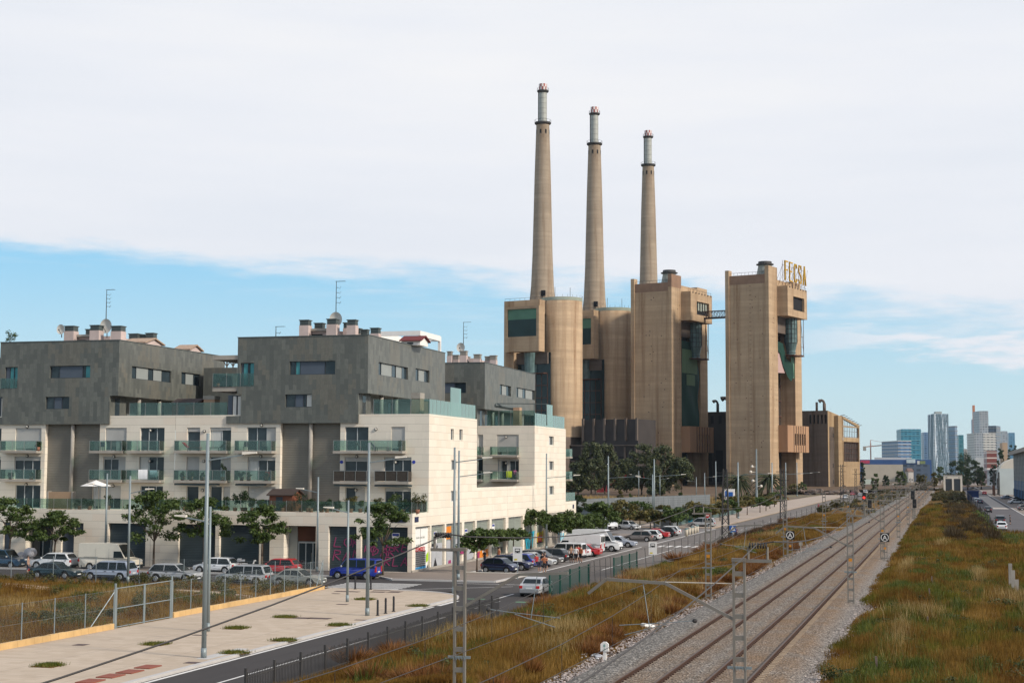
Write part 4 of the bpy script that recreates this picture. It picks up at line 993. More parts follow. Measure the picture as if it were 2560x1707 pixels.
rwin = [rw(1523,1645,698,810,-54.5,c3,cz)+([(1,'g'),(1.4,'p'),(1.1,'g')],), rw(1705,1918,730,838,-54.5,c3,cz)+([(1,'g'),(1.6,'p'),(1,'g'),(2.6,'p'),(1,'g')],)]
dark_cube(B3, 0, 40.2, fwin, rwin, None, extend=-78)
b = MB(); b.box(-66, XC-.3, Y3+.36, 199.4, 14.2, 14.4); obj('terrace_floor', b, M['slab'], B3)
xg = fx(c3(1900), Y3, 1060)
glassline(B3, [(fx(c3(1375), Y3, 1060), Y3+.2), (xg, Y3+.2)], 15.05, 16.9); glassline(B3, [(xg, Y3+.2), (XC-.15, Y3+.2), (XC-.15, 199.5)], 15.05, 16.6, seg=1.15, m=M['glass_m'])
b = MB(); b.box(XC-.17, XC-.13, 190.0, 193.0, 15.1, 17.9); obj('glass_screen', b, M['glass_m'], B3)
for c in [(945,995,338,190),(1000,1072,378,192),(1083,1157,333,190),(1160,1188,397,193),(1233,1307,370,190),(1355,1409,393,190.5),(1411,1480,383,190)]: roof_vent(B3, c3(c[0]), c3(c[1]), cz(c[2]), c[3], capm=M['slab'])
b = MB(); b.box(fx(c3(985),193,890), fx(c3(1240),193,890), 193, 198, 22.8, fz(cz(418),193,1150)); obj('roof_house', b, M['plaster'], B3)
b = MB(); xa, xb = fx(c3(1682), 186, 1010), fx(c3(1750), 186, 1010); b.box(xa, xb, 185.4, 186.6, 14.4, fz(cz(952),186,1290)); obj('chimney', b, bpy.data.materials['orange_render'], B3)
b = MB(); zc_ = fz(cz(925), 184.6, 1260); b.cyl((fx(c3(1470),184.6,1010),184.6,zc_),(fx(c3(1665),184.6,1010),186,zc_-.4),.25,.25,8)
b.beam((fx(c3(1480),184.6,1010),184.6,zc_+.2),(fx(c3(2030),184.6,1010),184.6,zc_+.1),.10)
b.tube([(fx(c3(1900),184.2,1010),184.2,zc_+.2),(fx(c3(1900),184.2,1010),184.2,15.1)],.05,6); b.tube([(fx(c3(2030),184.6,1010),184.6,zc_+.1),(fx(c3(2036),184.6,1010),184.6,15.1)],.06,6)
obj('awning', b, M['cap'], B3)
# --- graffiti, posters and signs that belong to the walls
STROKES = {'L':[[(0,1),(0,0),(.7,0)]],'O':[[(.4,1),(0,.7),(0,.3),(.4,0),(.8,.3),(.8,.7),(.4,1)]],'R':[[(0,0),(0,1),(.6,.9),(.6,.55),(0,.5),(.7,0)]],'A':[[(0,0),(.4,1),(.8,0)],[(.15,.4),(.65,.4)]],
 'N':[[(0,0),(0,1),(.7,0),(.7,1)]],'E':[[(.7,1),(0,1),(0,0),(.7,0)],[(0,.5),(.5,.5)]],'T':[[(0,1),(.8,1)],[(.4,1),(.4,0)]],'K':[[(0,1),(0,0)],[(.7,1),(0,.45),(.7,0)]],'S':[[(.7,.9),(.2,1),(0,.7),(.6,.4),(.6,.1),(0,0)]],'I':[[(.2,0),(.2,1)]],'D':[[(0,0),(0,1),(.6,.7),(.6,.3),(0,0)]],'M':[[(0,0),(0,1),(.4,.4),(.8,1),(.8,0)]],'B':[[(0,0),(0,1),(.6,.8),(0,.5),(.6,.25),(0,0)]]}
def scrawl(b, axis, p, a, z, s, txt, wdt=.09, slant=.2):
    for ch in txt:
        for st in STROKES.get(ch, []):
            pts = [(a+(x+slant*y)*s+R(-.04,.04)*s, z+y*s+R(-.05,.05)*s) for x, y in st]
            for q, r in zip(pts[:-1], pts[1:]):
                if axis == 'y': b.beam((q[0],p,q[1]), (r[0],p,r[1]), .012 if False else wdt, wdt)
                else: b.beam((p,q[0],q[1]), (p,r[0],r[1]), wdt, wdt)
        a += s*1.0
pink = mat('pink_spray_paint', (.26,.045,.12), .7, .1)
b = MB(); xa = fx(826, BY, 1370); scrawl(b, 'y', BY+.385, xa+.2, 2.35, .95, 'LOR'); scrawl(b, 'y', BY+.385, xa+.1, 1.1, 1.0, 'RAN'); scrawl(b, 'y', BY+.385, xa+1.6, .5, .8, 'KS')
xa = fx(905, BY, 1370); scrawl(b, 'y', BY+.385, xa+.1, 1.9, .6, 'KO'); scrawl(b, 'y', BY+.385, xa+.9, 1.6, .8, 'DAR'); scrawl(b, 'y', BY+.385, xa+2.2, 2.0, .8, 'ERE'); scrawl(b, 'y', BY+.385, xa+2.1, .7, .8, 'RLA')
obj('graffiti_tag', b, pink, B2)
GX = XC-.235
def gp(zx, zy, X=GX): Y, z = VX(1000+zx*.19558, 1230+zy*.19558, X); return (X, Y, z)
gi = [0]
def blob(par, zpts, m, X=GX, name='graffiti'):
    gi[0] += 1; xx = X+.0015*gi[0]
    b = MB(); b.ext([gp(x, y, xx) for x, y in zpts], (.001, 0, 0)); obj(name, b, m, par)
gc = {k: mat('spray_'+k, v, .7, .1) for k, v in dict(grey=(.36,.37,.39), black=(.012,.012,.014), lime=(.34,.58,.01), blue=(.03,.25,.52), orange=(.62,.20,.02), magenta=(.28,.03,.12), cyan=(.02,.32,.45), white=(.70,.70,.70), red=(.42,.03,.04), olive=(.33,.26,.03)).items()}
blob(B2, [(200,740),(330,735),(330,990),(196,1015)], gc['grey']); blob(B2, [(196,965),(330,930),(330,990),(196,1012)], gc['blue'])
for i in range(9): blob(B2, [(202+i*13,745+R(-15,15)),(210+i*13,740+R(-15,15)),(211+i*13,955+R(-20,20)),(204+i*13,960+R(-20,20))], gc['black'])
for i in range(8): blob(B2, [(200,760+i*26),(325,750+i*25),(325,758+i*25),(200,768+i*26)], gc['black'])
blob(B2, [(335,800),(398,690),(400,790),(350,880),(332,900)], gc['lime']); blob(B2, [(401,660),(540,640),(540,940),(401,965)], gc['grey'])
blob(B2, [(402,660),(435,655),(435,690),(402,700)], gc['black']); blob(B2, [(470,660),(484,690),(470,740),(458,735)], gc['black']); blob(B2, [(425,958),(450,830),(478,950)], gc['black'])
blob(B2, [(402,830),(402,960),(380,970),(340,980),(370,880)], gc['black']); blob(B2, [(592,620),(770,590),(770,880),(592,925)], gc['grey'])
blob(B2, [(590,440),(655,430),(655,590),(590,605)], gc['orange'], name='notice_board'); blob(B2, [(612,925),(620,870),(650,862),(655,915)], gc['magenta'])
blob(B2, [(640,600),(668,590),(668,670)], gc['magenta']); blob(B2, [(765,780),(800,600),(828,575),(812,790)], gc['magenta'], XC+.02); blob(B2, [(822,600),(940,580),(940,840),(822,875)], gc['grey'])
blob(B2, [(880,780),(940,700),(940,770)], gc['black']); blob(B2, [(982,760),(1125,720),(1125,825),(1000,850)], gc['orange']); blob(B2, [(982,780),(1020,750),(1015,835),(982,850)], gc['magenta']); blob(B2, [(1050,745),(1070,740),(1062,800)], gc['white'])
blob(B2, [(930,830),(980,770),(980,855),(930,865)], gc['black'])
for i in range(6): blob(B2, [(1175+i*24,700),(1188+i*24,695),(1184+i*24,790-i*3),(1178+i*24,795-i*3)], gc['black'])
blob(B3, [(1595,520),(1720,490),(1690,720),(1620,745)], gc['cyan'])
for i in range(5): blob(B3, [(1605+i*22,530),(1612+i*22,528),(1640+i*12,720),(1634+i*12,722)], gc['black'])
blob(B3, [(1748,520),(1832,490),(1832,640),(1748,655)], gc['olive']); blob(B3, [(1760,560),(1815,545),(1812,630),(1762,640)], gc['red']); blob(B3, [(1775,585),(1800,580),(1798,615),(1777,618)], gc['orange']); blob(B3, [(1748,640),(1832,625),(1832,640),(1748,655)], gc['black'])
blob(B3, [(2018,490),(2105,470),(2105,640),(2018,660)], gc['white'])
for i in range(4): blob(B3, [(2022+i*20,520),(2034+i*20,518),(2046+i*16,620),(2036+i*16,625)], gc['cyan'])
for i in range(5): blob(B3, [(2130+i*17,560),(2138+i*17,540),(2140+i*17,610),(2133+i*17,615)], gc['orange' if i % 2 else 'black'])
def text_mb(txt, size, place, align='CENTER', mbx=None, depth=.004):
    """lettering as flat mesh; PLACE maps (u, v, w) of the text plane to the world"""
    c = bpy.data.curves.new('lettering', 'FONT'); c.body = txt; c.size = size; c.align_x = align; c.extrude = depth; c.resolution_u = 3
    o = bpy.data.objects.new('lettering', c); COL.objects.link(o); bpy.context.view_layer.update()
    me = bpy.data.meshes.new_from_object(o.evaluated_get(bpy.context.evaluated_depsgraph_get()))
    b = mbx or MB(); b.add([place(*v.co) for v in me.vertices], [tuple(p.vertices) for p in me.polygons])
    bpy.data.objects.remove(o); bpy.data.curves.remove(c); bpy.data.meshes.remove(me); return b
yc0, yc1 = SHY[0]; ymid = (yc0+yc1)/2
b = text_mb('locales comerciales', .36, lambda u, v, w_: (GX-.01+w_, ymid+u*.9, 3.15+v)); text_mb('en venta o alquiler', .36, lambda u, v, w_: (GX-.01+w_, ymid+u*.9, 2.45+v), mbx=b)
obj('shop_lettering', b, M['shut2'], B2)
b = MB(); scrawl(b, 'x', GX+.003, yc0+.3, 1.95, .38, 'MORANOBEL', .05); obj('graffiti_tag', b, gc['red'], B2)
def poster(par, axis, p, a, z, wd=.75, hg=1.15):
    b = MB(); q = MB()
    if axis == 'x': b.box(p, p+.01, a-wd/2, a+wd/2, z, z+hg); q.box(p+.01, p+.014, a-wd/2+.05, a+wd/2-.05, z+hg-.3, z+hg-.06); q.box(p+.01, p+.014, a-.16, a+.2, z+.25, z+.6)
    else: b.box(a-wd/2, a+wd/2, p-.01, p, z, z+hg); q.box(a-wd/2+.05, a+wd/2-.05, p-.014, p-.01, z+hg-.3, z+hg-.06); q.box(a-.16, a+.2, p-.014, p-.01, z+.25, z+.6)
    o = obj('notice', b, M['white_p'], par); obj('print', q, mat('blue_print', (.04,.06,.25), .6, .05), o)
for i, zz, k in ((1, 2.5, .45), (3, 2.4, .35), (5, 2.6, .25)): poster(B2, 'x', GX, SHY[i][0]+(SHY[i][1]-SHY[i][0])*k, zz, .95, 1.15)
poster(B2, 'y', BY+.36, fx(986, BY, 1355), 2.6)
sgn = mat('navy_enamel', (.02,.025,.07), .4, .05)
for par, x, y, z, wx, wy in ((B2, fx(1002,BY,1302), BY-.02, 4.75, .55, .02), (B2, XC+.02, VX(1041,1301,XC)[0], 4.75, .02, .55), (B3, XC+.02, VX(1433,1262,XC)[0], 4.6, .02, .4)):
    b = MB(); b.box(x-wx, x+wx, y-wy, y+wy, z, z+.5); obj('street_name_plate', b, sgn, par)
for px, py in ((b3(1300), yz(1375)), (b3(1963), yz(1375))):
    b = MB(); x, z = fx(px, FY, py), fz(py, FY, px); b.cyl((x,FY-.03,z),(x,FY,z),.17,.17,12); obj('number_plaque', b, mat('blue_enamel', (.03,.05,.35), .4, .05), B2)
# ---------------------------------------------------------------- disused power station
AL = math.radians(15.7)
def frame(px, dist, py=1180):
    p = DP(px, py, dist); return Vector((p.x, p.y, 0))
def loc_ray(o, rz, px, py):
    M_ = Matrix.Rotation(-rz, 3, 'Z'); d = M_ @ ray(px, py); c = M_ @ (Vector((0,0,H))-o); return c, d
def LV(o, rz, px, py, yp):
    c, d = loc_ray(o, rz, px, py); t = (yp-c.y)/d.y; return c.x+d.x*t, c.z+d.z*t
def LX(o, rz, px, py, xp):
    c, d = loc_ray(o, rz, px, py); t = (xp-c.x)/d.x; return c.y+d.y*t, c.z+d.z*t
net = mat('green_net', (.005,.038,.027), .8, .35, .12, stretch=(1,1,.3)); netp = mat('pale_green_net', (.09,.20,.135), .8, .25, .15)
darkg = glass_dark('dark_station_glass', (.012,.026,.028), .15)
rust = mat('rusty_steel', (.10,.045,.03), .85, .3, .6)
gl_shaft = mat('glass_block_shaft', (.10,.16,.16), .3, .4, .4)
CH = []
for i, (px, dist, top) in enumerate(((1355, 768, 211), (1486.5, 816, 268.5), (1623, 870, 327))):
    o = frame(px, dist); k = DZ(px, top, dist)/199.6
    words = ('tallest looking chimney of the power station, leftmost and nearest of three', 'middle of the three slender power station chimneys', 'rightmost and lowest looking of the three power station chimneys, rising behind a concrete tower')
    t = T('power_station_chimney', words[i], 'chimney', o, -AL, 'power station chimneys'); CH.append(o)
    b = MB(); b.lathe((0,0,0), [(10.4,0),(8.8,50),(6.4,92*k),(5.7,99*k),(5.0,115*k),(4.5,136*k),(4.05,155*k),(3.25,180*k)], 40)
    shaft = obj('shaft', b, M['chim'], t, True, True)
    b = MB(); b.lathe((0,0,0), [(3.2,179.0*k),(4.1,179.6*k),(4.15,180.3*k),(2.2,180.4*k)], 32); b.lathe((0,0,0), [(2.2,195.2*k),(2.9,195.7*k),(2.95,196.3*k),(2.0,196.4*k)], 32)
    obj('gallery', b, M['iron'], t, True)
    b = MB()
    for rr, zz in ((4.1,180.4*k),(2.9,196.4*k)):
        pts = [(rr*math.cos(a*PI/12), rr*math.sin(a*PI/12), zz+1.1) for a in range(25)]; b.tube(pts, .05, 4)
        for p in pts[::2]: b.beam((p[0],p[1],zz),p,.08)
    b.beam((-2.5,0,180*k),(-2.5,0,196*k),.35,.5)
    obj('handrail', b, M['iron'], t, True)
    b = MB(); b.lathe((0,0,0), [(2.05,180.4*k),(2.05,196.3*k)], 28); obj('steel_flue', b, M['steel_band'], t, True, True)
    b = MB(); b.lathe((0,0,0), [(2.05,196.3*k),(2.05,198.1*k),(2.05,199.6*k)], 14); b.m = [(j//14+j) % 2 for j in range(28)]
    b.cm = 0; b.add([(2.05*math.cos(2*PI*j/14),2.05*math.sin(2*PI*j/14),199.2*k) for j in range(14)], [tuple(range(14))])
    obj('checkered_cap', b, [mat('white_chimney_paint', (.66,.63,.61), .6, .1), mat('red_chimney_paint', (.34,.11,.10), .6, .2)], t, True)
    b = MB()
    for a in range(8):
        th = a*PI/4+.2; r = 3.42; c_, s_ = math.cos(th), math.sin(th); w_ = .42
        z0, z1 = 173.2*k, 176.4*k
        b.add([(r*c_+w_*s_,r*s_-w_*c_,z0),(r*c_-w_*s_,r*s_+w_*c_,z0),(r*c_-w_*s_,r*s_+w_*c_,z1),(r*c_+w_*s_,r*s_-w_*c_,z1)], [(0,1,2,3)])
    b.box(2.6, 4.8, -5.9, -5.2, 93.5*k, 96.3*k)
    obj('vent_opening', b, M['dark'], t, True)
# boiler houses: slab with an overhanging box, and a round silo
o1 = CH[0]; xl, _ = LV(o1, -AL, 1260, 850, -24.0); xbr, _ = LV(o1, -AL, 1347, 850, -29.5); xlb, _ = LV(o1, -AL, 1260.5, 850, -29.5)
xs0, _ = LV(o1, -AL, 1361, 900, -9); xs1, _ = LV(o1, -AL, 1450, 900, -9); xc, rs = (xs0+xs1)/2, (xs1-xs0)/2
zt = LV(o1, -AL, 1405, 743, -15)[1]; zbx0 = LV(o1, -AL, 1300, 879, -29.5)[1]; zbx1 = LV(o1, -AL, 1300, 766, -29.5)[1]; zs0 = LV(o1, -AL, 1405, 1092, -17)[1]
def boiler(i, label):
    o = CH[i]; t = T('boiler_house', label, 'power station block', o, -AL, 'boiler houses of the power station')
    b = MB(); b.box(xl, xl+5.5, -24, 4, 0, zt-1.5); b.box(xl+5.5, xc-4, -14, 4, 0, zt-1.6); b.box(xl+5.5, xc-rs*.4, -24, -14, zbx1-3, zt-1.5)
    obj('boiler_wall', b, M['conc'], t, True)
    b = MB(); b.lathe((xc,-9,0), [(rs,zs0),(rs,zt),(rs-.5,zt)], 48); b.add([(xc+(rs-.5)*math.cos(a*PI/24),-9+(rs-.5)*math.sin(a*PI/24),zt-.6) for a in range(48)], [tuple(range(48))])
    obj('silo', b, M['conc'], t, True, True)
    b = MB(); b.lathe((xc,-9,0), [(rs+.06,zt-1.6),(rs+.06,zt+.04)], 48); obj('silo_rim', b, mat('weathered_rim', (.30,.33,.27), .9, .2, .2), t, True, True)
    b = MB(); b.wall('y', -29.5, xlb, xbr, zbx0, zbx1, [(xlb+1.6,xbr-1.4,zbx0+7.2,zbx1-1.2)], .8)
    b.add([(xbr,-29.5,zbx0),(xbr,-24,zbx0),(xbr,-24,zbx1),(xbr,-29.5,zbx1)], [(0,1,2,3)]); b.add([(xlb,-29.5,zbx0),(xbr,-29.5,zbx0),(xbr,-24,zbx0),(xlb,-24,zbx0)], [(3,2,1,0)])
    b.add([(xlb,-29.5,zbx1),(xbr,-29.5,zbx1),(xbr,-24,zbx1),(xlb,-24,zbx1)], [(0,1,2,3)]); b.add([(xlb,-29.5,zbx0),(xlb,-24,zbx0),(xlb,-24,zbx1),(xlb,-29.5,zbx1)], [(3,2,1,0)])
    bx = obj('overhanging_box', b, M['conc'], t, True)
    zm = zbx1-6.2; b = MB(); b.box(xlb+1.6, xbr-1.4, -28.75, -28.7, zm, zbx1-1.2); obj('net_panel', b, netp, bx, True)
    b = MB(); b.box(xlb+1.6, xbr-1.4, -28.75, -28.7, zbx0+7.2, zm); obj('net_panel', b, mat('dark_green_net', (.012,.035,.034), .5, .3, .2), bx, True)
    b = MB(); b.box(xl+5.5, xc, -20.05, -20, 0, zbx0); o_ = obj('void_glazing', b, darkg, t, True)
    b = MB()
    for q in range(12): z_ = zbx0-10-q*6; b.box(xl+5.5, xc-2, -20.3, -20.06, z_, z_+.35) if z_ > 0 else None
    for q in range(6): b.box(xl+6+q*3.2, xl+6.25+q*3.2, -20.25, -20.06, 0, zbx0-10)
    b.box(xl+5.6, xc-2, -23.5, -20.3, zbx0-10.3, zbx0-9.9)
    obj('steel_floors', b, rust, t, True)
    b = MB(); b.cyl((xl+13,-20.5,zbx0-9.8),(xl+13,-20.5,zbx0-.05),2.9,3.3,14); obj('glass_shaft', b, gl_shaft, t, True)
    b = MB(); b.box(xl+5.6, xc-1, -21.5, -20.4, zbx0-5.5, zbx0-.05); obj('upper_screen', b, M['conc2'], t, True)
    b = MB(); b.box(xl+2, xc+rs*.8, -22, -4, 0, zs0); obj('plinth', b, M['conc2'], t, True)
    b = MB(); pts = [(xl+.3,-23.7,zt-.3),(xbr,-23.7,zt-.3)]; b.tube(pts,.06,4)
    for q in range(9): x_ = xl+.3+(xbr-xl-.3)*q/8; b.beam((x_,-23.7,zt-1.6),(x_,-23.7,zt-.3),.08)
    for a in range(0, 48, 2): q = a*PI/24; b.beam((xc+rs*math.cos(q),-9+rs*math.sin(q),zt),(xc+rs*math.cos(q),-9+rs*math.sin(q),zt+1.2),.08)
    b.beam((xc-4,-9,zt),(xc-4,-9,zt+6),.15); b.beam((xc+5,-10,zt),(xc+5,-10,zt+5),.15)
    obj('roof_railing', b, M['iron'], t, True)
boiler(0, 'boiler house with green netted window box and full round silo, under the tallest looking chimney')
boiler(1, 'boiler house under the middle chimney, its netted box half hidden by the nearer silo')
boiler(2, 'boiler house showing only a sliver between the middle silo and the concrete tower')
# the two slab towers
ribm = M['conc']
def slab_tower(o, label, open_=False):
    t = T('boiler_tower', label, 'concrete tower', o, -AL, 'twin concrete towers of the power station')
    W, ztp = 20.6, DZ(*((1935, 664.6, 737) if open_ else (1690, 686, 762)))-1.8; s1, s2, s3 = 10.6, 34.0, 43.0
    b = MB(); b.box(-W, -.001, 0, s1, 0, ztp-2.2); b.box(-W, -8, s1, s3, 0, ztp-6); b.box(-8, -.001, s2, s3, 0, ztp-8)
    obj('tower_wall', b, ribm, t, True)
    b = MB(); b.box(-W-1.3, -W+.6, -.7, 3, 0, ztp+.5); obj('corner_pier', b, ribm, t, True)
    b = MB(); b.box(-1.6, .35, -.45, s1+.002, 0, ztp+1.8); obj('corner_pier', b, ribm, t, True)
    b = MB(); b.box(-W+.6, -1.6, -.05, -.002, ztp-6.5, ztp-2.2); b.box(-1.6, .40, -.5, s1+.05, ztp-4.5, ztp+1.85) if not open_ else None
    obj('painted_band', b, mat('brown_band_paint', (.24,.15,.10), .9, .2, .3), t, True)
    b = MB(); b.box(-W-4, -W-1.3, 6, 26, 78, 93); obj('side_annex', b, ribm, t, True)
    b = MB(); b.box(-7, -.3, s1, s2, 98.2, 101.5); b.box(-6.5, -.1, s2-3, s3, 96, 102.5); obj('roof_parapet', b, ribm, t, True)
    # cooling stack on the roof
    b = MB(); b.lathe((-4.6,7.5,0), [(4.2,ztp-2.2),(3.2,ztp+2.8),(3.2,ztp+3.2)], 20); c = obj('roof_stack', b, mat('grey_metal_stack', (.24,.25,.22), .6, .25, .4, stretch=(2,2,.2)), t, True)
    b = MB(); b.lathe((-4.6,7.5,0), [(3.2,ztp+2.8),(4.2,ztp+3.1),(4.2,ztp+3.5),(3.3,ztp+3.7),(3.2,ztp+4.7),(.1,ztp+4.9)], 20); obj('stack_ring', b, M['iron'], c, True)
    # projecting box near the top
    z0, z1, xb = 83.8, 98.2, 5.7
    b = MB(); win = (s1+7, s1+22, z0+3.4, z1-4.4)
    b.wall('x', xb, s1-.3, s1+25.5, z0, z1, [win], 1.2)
    b.add([(.351,s1-.3,z0),(xb,s1-.3,z0),(xb,s1-.3,z1),(.351,s1-.3,z1)], [(0,1,2,3)]); b.add([(-2,s1-.3,z0),(xb,s1-.3,z0),(xb,s1+25.5,z0),(-2,s1+25.5,z0)], [(3,2,1,0)]); b.add([(-2,s1-.3,z1),(xb,s1-.3,z1),(xb,s1+25.5,z1),(-2,s1+25.5,z1)], [(0,1,2,3)])
    bx = obj('projecting_box', b, ribm, t, True)
    b = MB(); b.box(xb-1.25, xb-1.2, *win); obj('void_opening', b, M['dark'], bx, True)
    if not open_:
        b = MB()
        for q in range(4): b.box(xb-1.1, xb-.9, win[0]+3.4+q*3.0, win[0]+4.9+q*3.0, win[2]+2.2, win[3])
        obj('window_blade', b, mat('pale_louvre', (.30,.33,.28), .7, .1), bx, True)
    b = MB()
    for q in range(7): y_ = s1+2+q*3.6; b.beam((xb+.02,y_,z1-.2),(xb+.5,y_,z1-.6),.4)
    b.tube([(xb-.2,s1,z1+1.1),(xb-.2,s1+25,z1+1.1)],.07,4)
    for q in range(8): b.beam((xb-.2,s1+q*3.5,z1),(xb-.2,s1+q*3.5,z1+1.1),.09)
    for q in range(9): b.beam((-W+1+q*1.9,.3,ztp-2.2),(-W+1+q*1.9,.3,ztp-.9),.09)
    b.tube([(-W+1,.3,ztp-.9),(-2,.3,ztp-.9)],.07,4)
    obj('roof_railing', b, M['iron'], t, True)
    # recess between the two right-hand piers
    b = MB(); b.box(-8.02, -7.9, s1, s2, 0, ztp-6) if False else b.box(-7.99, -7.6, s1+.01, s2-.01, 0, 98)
    rw_ = obj('recess_wall', b, mat('shade_brown_wall', (.045,.032,.025), .9, .3, .15) if open_ else mat('shade_grey_wall', (.022,.02,.02), .9, .3, .15), t, True)  # back wall coloured dark to hold the shade of the deep recess
    b = MB()
    for q in range(7): z_ = 36+q*7.6; b.box(-7.6, -7.1, s1+.1, s2-.1, z_, z_+.5)
    b.box(-7.3, -7.0, s2-5, s2-4.6, 18, 84)
    obj('floor_edge', b, rust, rw_, True)
    b = MB()
    for q in range(7):
        for y_ in (s1+6, s1+17): b.box(-7.58, -7.5, y_+R(-2,2), y_+1.8+R(0,1.5), 38+q*7.6, 41.5+q*7.6)
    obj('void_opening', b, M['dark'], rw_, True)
    b = MB(); b.box(-7.5, -.5, s1+.02, s2-.02, 76, 83.7); obj('recess_beam', b, M['conc2'], t, True)
    b = MB(); b.lathe((1.0,s1+15.5,0), [(2.2,66),(2.2,68),(3.1,72),(3.1,83.7)], 12); c = obj('glass_shaft', b, gl_shaft, t, True)
    b = MB()
    for q in range(8):
        z_ = 67+q*2.3; rr = 3.15 if z_ > 71 else 2.3; b.tube([(1+rr*math.cos(a*PI/6),s1+15.5+rr*math.sin(a*PI/6),z_) for a in range(13)],.12,4)
    for a in range(12): b.beam((1+3.15*math.cos(a*PI/6),s1+15.5+3.15*math.sin(a*PI/6),72),(1+3.15*math.cos(a*PI/6),s1+15.5+3.15*math.sin(a*PI/6),83.5),.2)
    obj('glazing_bar', b, M['iron'], c, True)
    b = MB()
    for y_ in (s1+20, s1+23.5): b.beam((4.5,y_,66),(4.5,y_,83.7),.22); b.beam((1.2,y_,66),(4.5,y_,66),.25)
    b.beam((4.5,s1+20,66),(4.5,s1+23.5,66),.25); b.beam((4.5,s1+20,83),(4.5,s1+23.5,67),.15); b.box(-2, 4.6, s1+10, s1+24, 65.4, 65.8); b.tube([(4.5,s1+20,70),(4.5,s1+23.5,70)],.1,4); b.tube([(4.5,s1+20,75),(4.5,s1+23.5,75)],.1,4)
    obj('steel_stair', b, rust, t, True)
    # low projecting box on its two legs
    b = MB(); b.wall('x', 5.0, s1-.4, s1+28, 18.6, 31.4, [(s1+9+q*3.1,s1+10.6+q*3.1,22,27.5) for q in range(5)], .8)
    b.add([(.351,s1-.4,18.6),(5,s1-.4,18.6),(5,s1-.4,31.4),(.351,s1-.4,31.4)], [(0,1,2,3)]); b.add([(-7,s1-.4,31.4),(5,s1-.4,31.4),(5,s1+28,31.4),(-7,s1+28,31.4)], [(0,1,2,3)]); b.add([(-7,s1-.4,18.6),(5,s1-.4,18.6),(5,s1+28,18.6),(-7,s1+28,18.6)], [(3,2,1,0)])
    lb = obj('control_room', b, mat('rust_stained_concrete', (.36,.215,.125), .9, .2, .25, stretch=(1,1,.1), dirt=(.25,.14,.08)), t, True)
    b = MB()
    for q in range(5): b.box(4.1, 4.25, s1+9+q*3.1, s1+10.6+q*3.1, 22, 27.5)
    for q in range(6): b.box(5.0, 5.14, s1+7.6+q*3.1, s1+7.9+q*3.1, 18.7, 31.3)
    obj('slit_window', b, M['dark'], lb, True)
    b = MB()
    for q in range(45): b.box(-W*.45-.5, -W*.45+.5, -.12, -.02, 3+q*2.15, 3.14+q*2.15) if open_ else None
    for q in range(26): x_ = R(-18,-3); z_ = R(8,95); b.box(x_, x_+.45, -.06, -.02, z_, z_+.4)
    for q in range(14): y_ = R(1,9.5); z_ = R(25,92); b.box(.352, .39, y_, y_+.5, z_, z_+.4)
    obj('climbing_rungs', b, rust if open_ else M['dark'], t, True)
    # nets in the recess
    if not open_:
        b = MB(); y0, y1 = s1+.05, s2-1.2; k = 14; nz = 16
        zz = [31.5+(74-31.5)*j/nz for j in range(nz+1)]
        for j in range(nz+1):
            for i in range(k+1): u = i/k; b.v.append((-.5+.7*math.sin(u*9+j*.7)*.5, y0+(y1-y0)*u*(1+.06*math.sin(j*.8)*(u > .9)), zz[j]))
        for j in range(nz):
            for i in range(k): b.f.append((j*(k+1)+i,j*(k+1)+i+1,(j+1)*(k+1)+i+1,(j+1)*(k+1)+i)); b.m.append(0)
        obj('hanging_net', b, net, t, True, True)
        b = MB(); b.box(-.2, -.1, s1+2, s1+20, 58, 70); b.box(.3,.4, s1+6, s1+16, 52, 57.5); obj('pale_net_patch', b, mat('faded_net', (.10,.17,.09), .8, .3, .3, stretch=(1,2,.1)), t, True)
    else:
        b = MB(); b.v = [(-.4,s1+.1,72),(-.2,s1+8,71),(0,s1+12,64),(.2,s1+20,62),(.2,s1+21,56),(0,s1+18,53),(-.2,s1+14,55),(-.4,s1+9,60),(-.5,s1+5,66),(-.4,s1+.1,68)]; b.f = [(0,1,8,9),(1,2,7,8),(2,3,6,7),(3,4,5,6)]; b.m = [0]*4
        obj('hanging_net', b, net, t, True)
        b = MB(); b.add([(-.9,s1+.1,67.5),(-.9,s1+8,68),(-.8,s1+12,57),(-.9,s1+.1,56.5)], [(0,1,2,3)]); obj('pale_sheet', b, mat('pink_sheet', (.42,.29,.27), .9, .1), t, True)
        b = MB(); b.box(-.3, -.2, s1+18.5, s1+22.8, 55, 66); obj('pale_net_patch', b, bpy.data.materials['pale_green_net'], t, True)
    return t
oL, oR = frame(1680, 760), frame(1925, 735)
slab_tower(oL, 'left one of the two slab towers, dark green net hanging in its side recess')
slab_tower(oR, 'right slab tower, with the yellow rooftop letters and an open side recess', True)
# footbridge between the towers
t = T('steel_footbridge', 'rusty lattice footbridge high between the two concrete towers', 'footbridge', oL, -AL)
c_ = Matrix.Rotation(AL, 3, 'Z') @ (oR-oL); xe = c_.x-24.5; yb = 26.0
b = MB()
for y_ in (yb, yb+2.2):
    for z_ in (86.2, 89.4): b.beam((5.2,y_,z_),(xe,y_,z_),.3)
    q = 5.2
    while q < xe-1: b.beam((q,y_,86.2),(q+1.8,y_,89.4),.16); b.beam((q+1.8,y_,89.4),(q+1.8,y_,86.2),.16); q += 1.8
obj('lattice_side', b, rust, t, True)
b = MB(); b.box(5.2, xe, yb, yb+2.2, 85.6, 86.1); obj('deck', b, M['iron'], t, True)
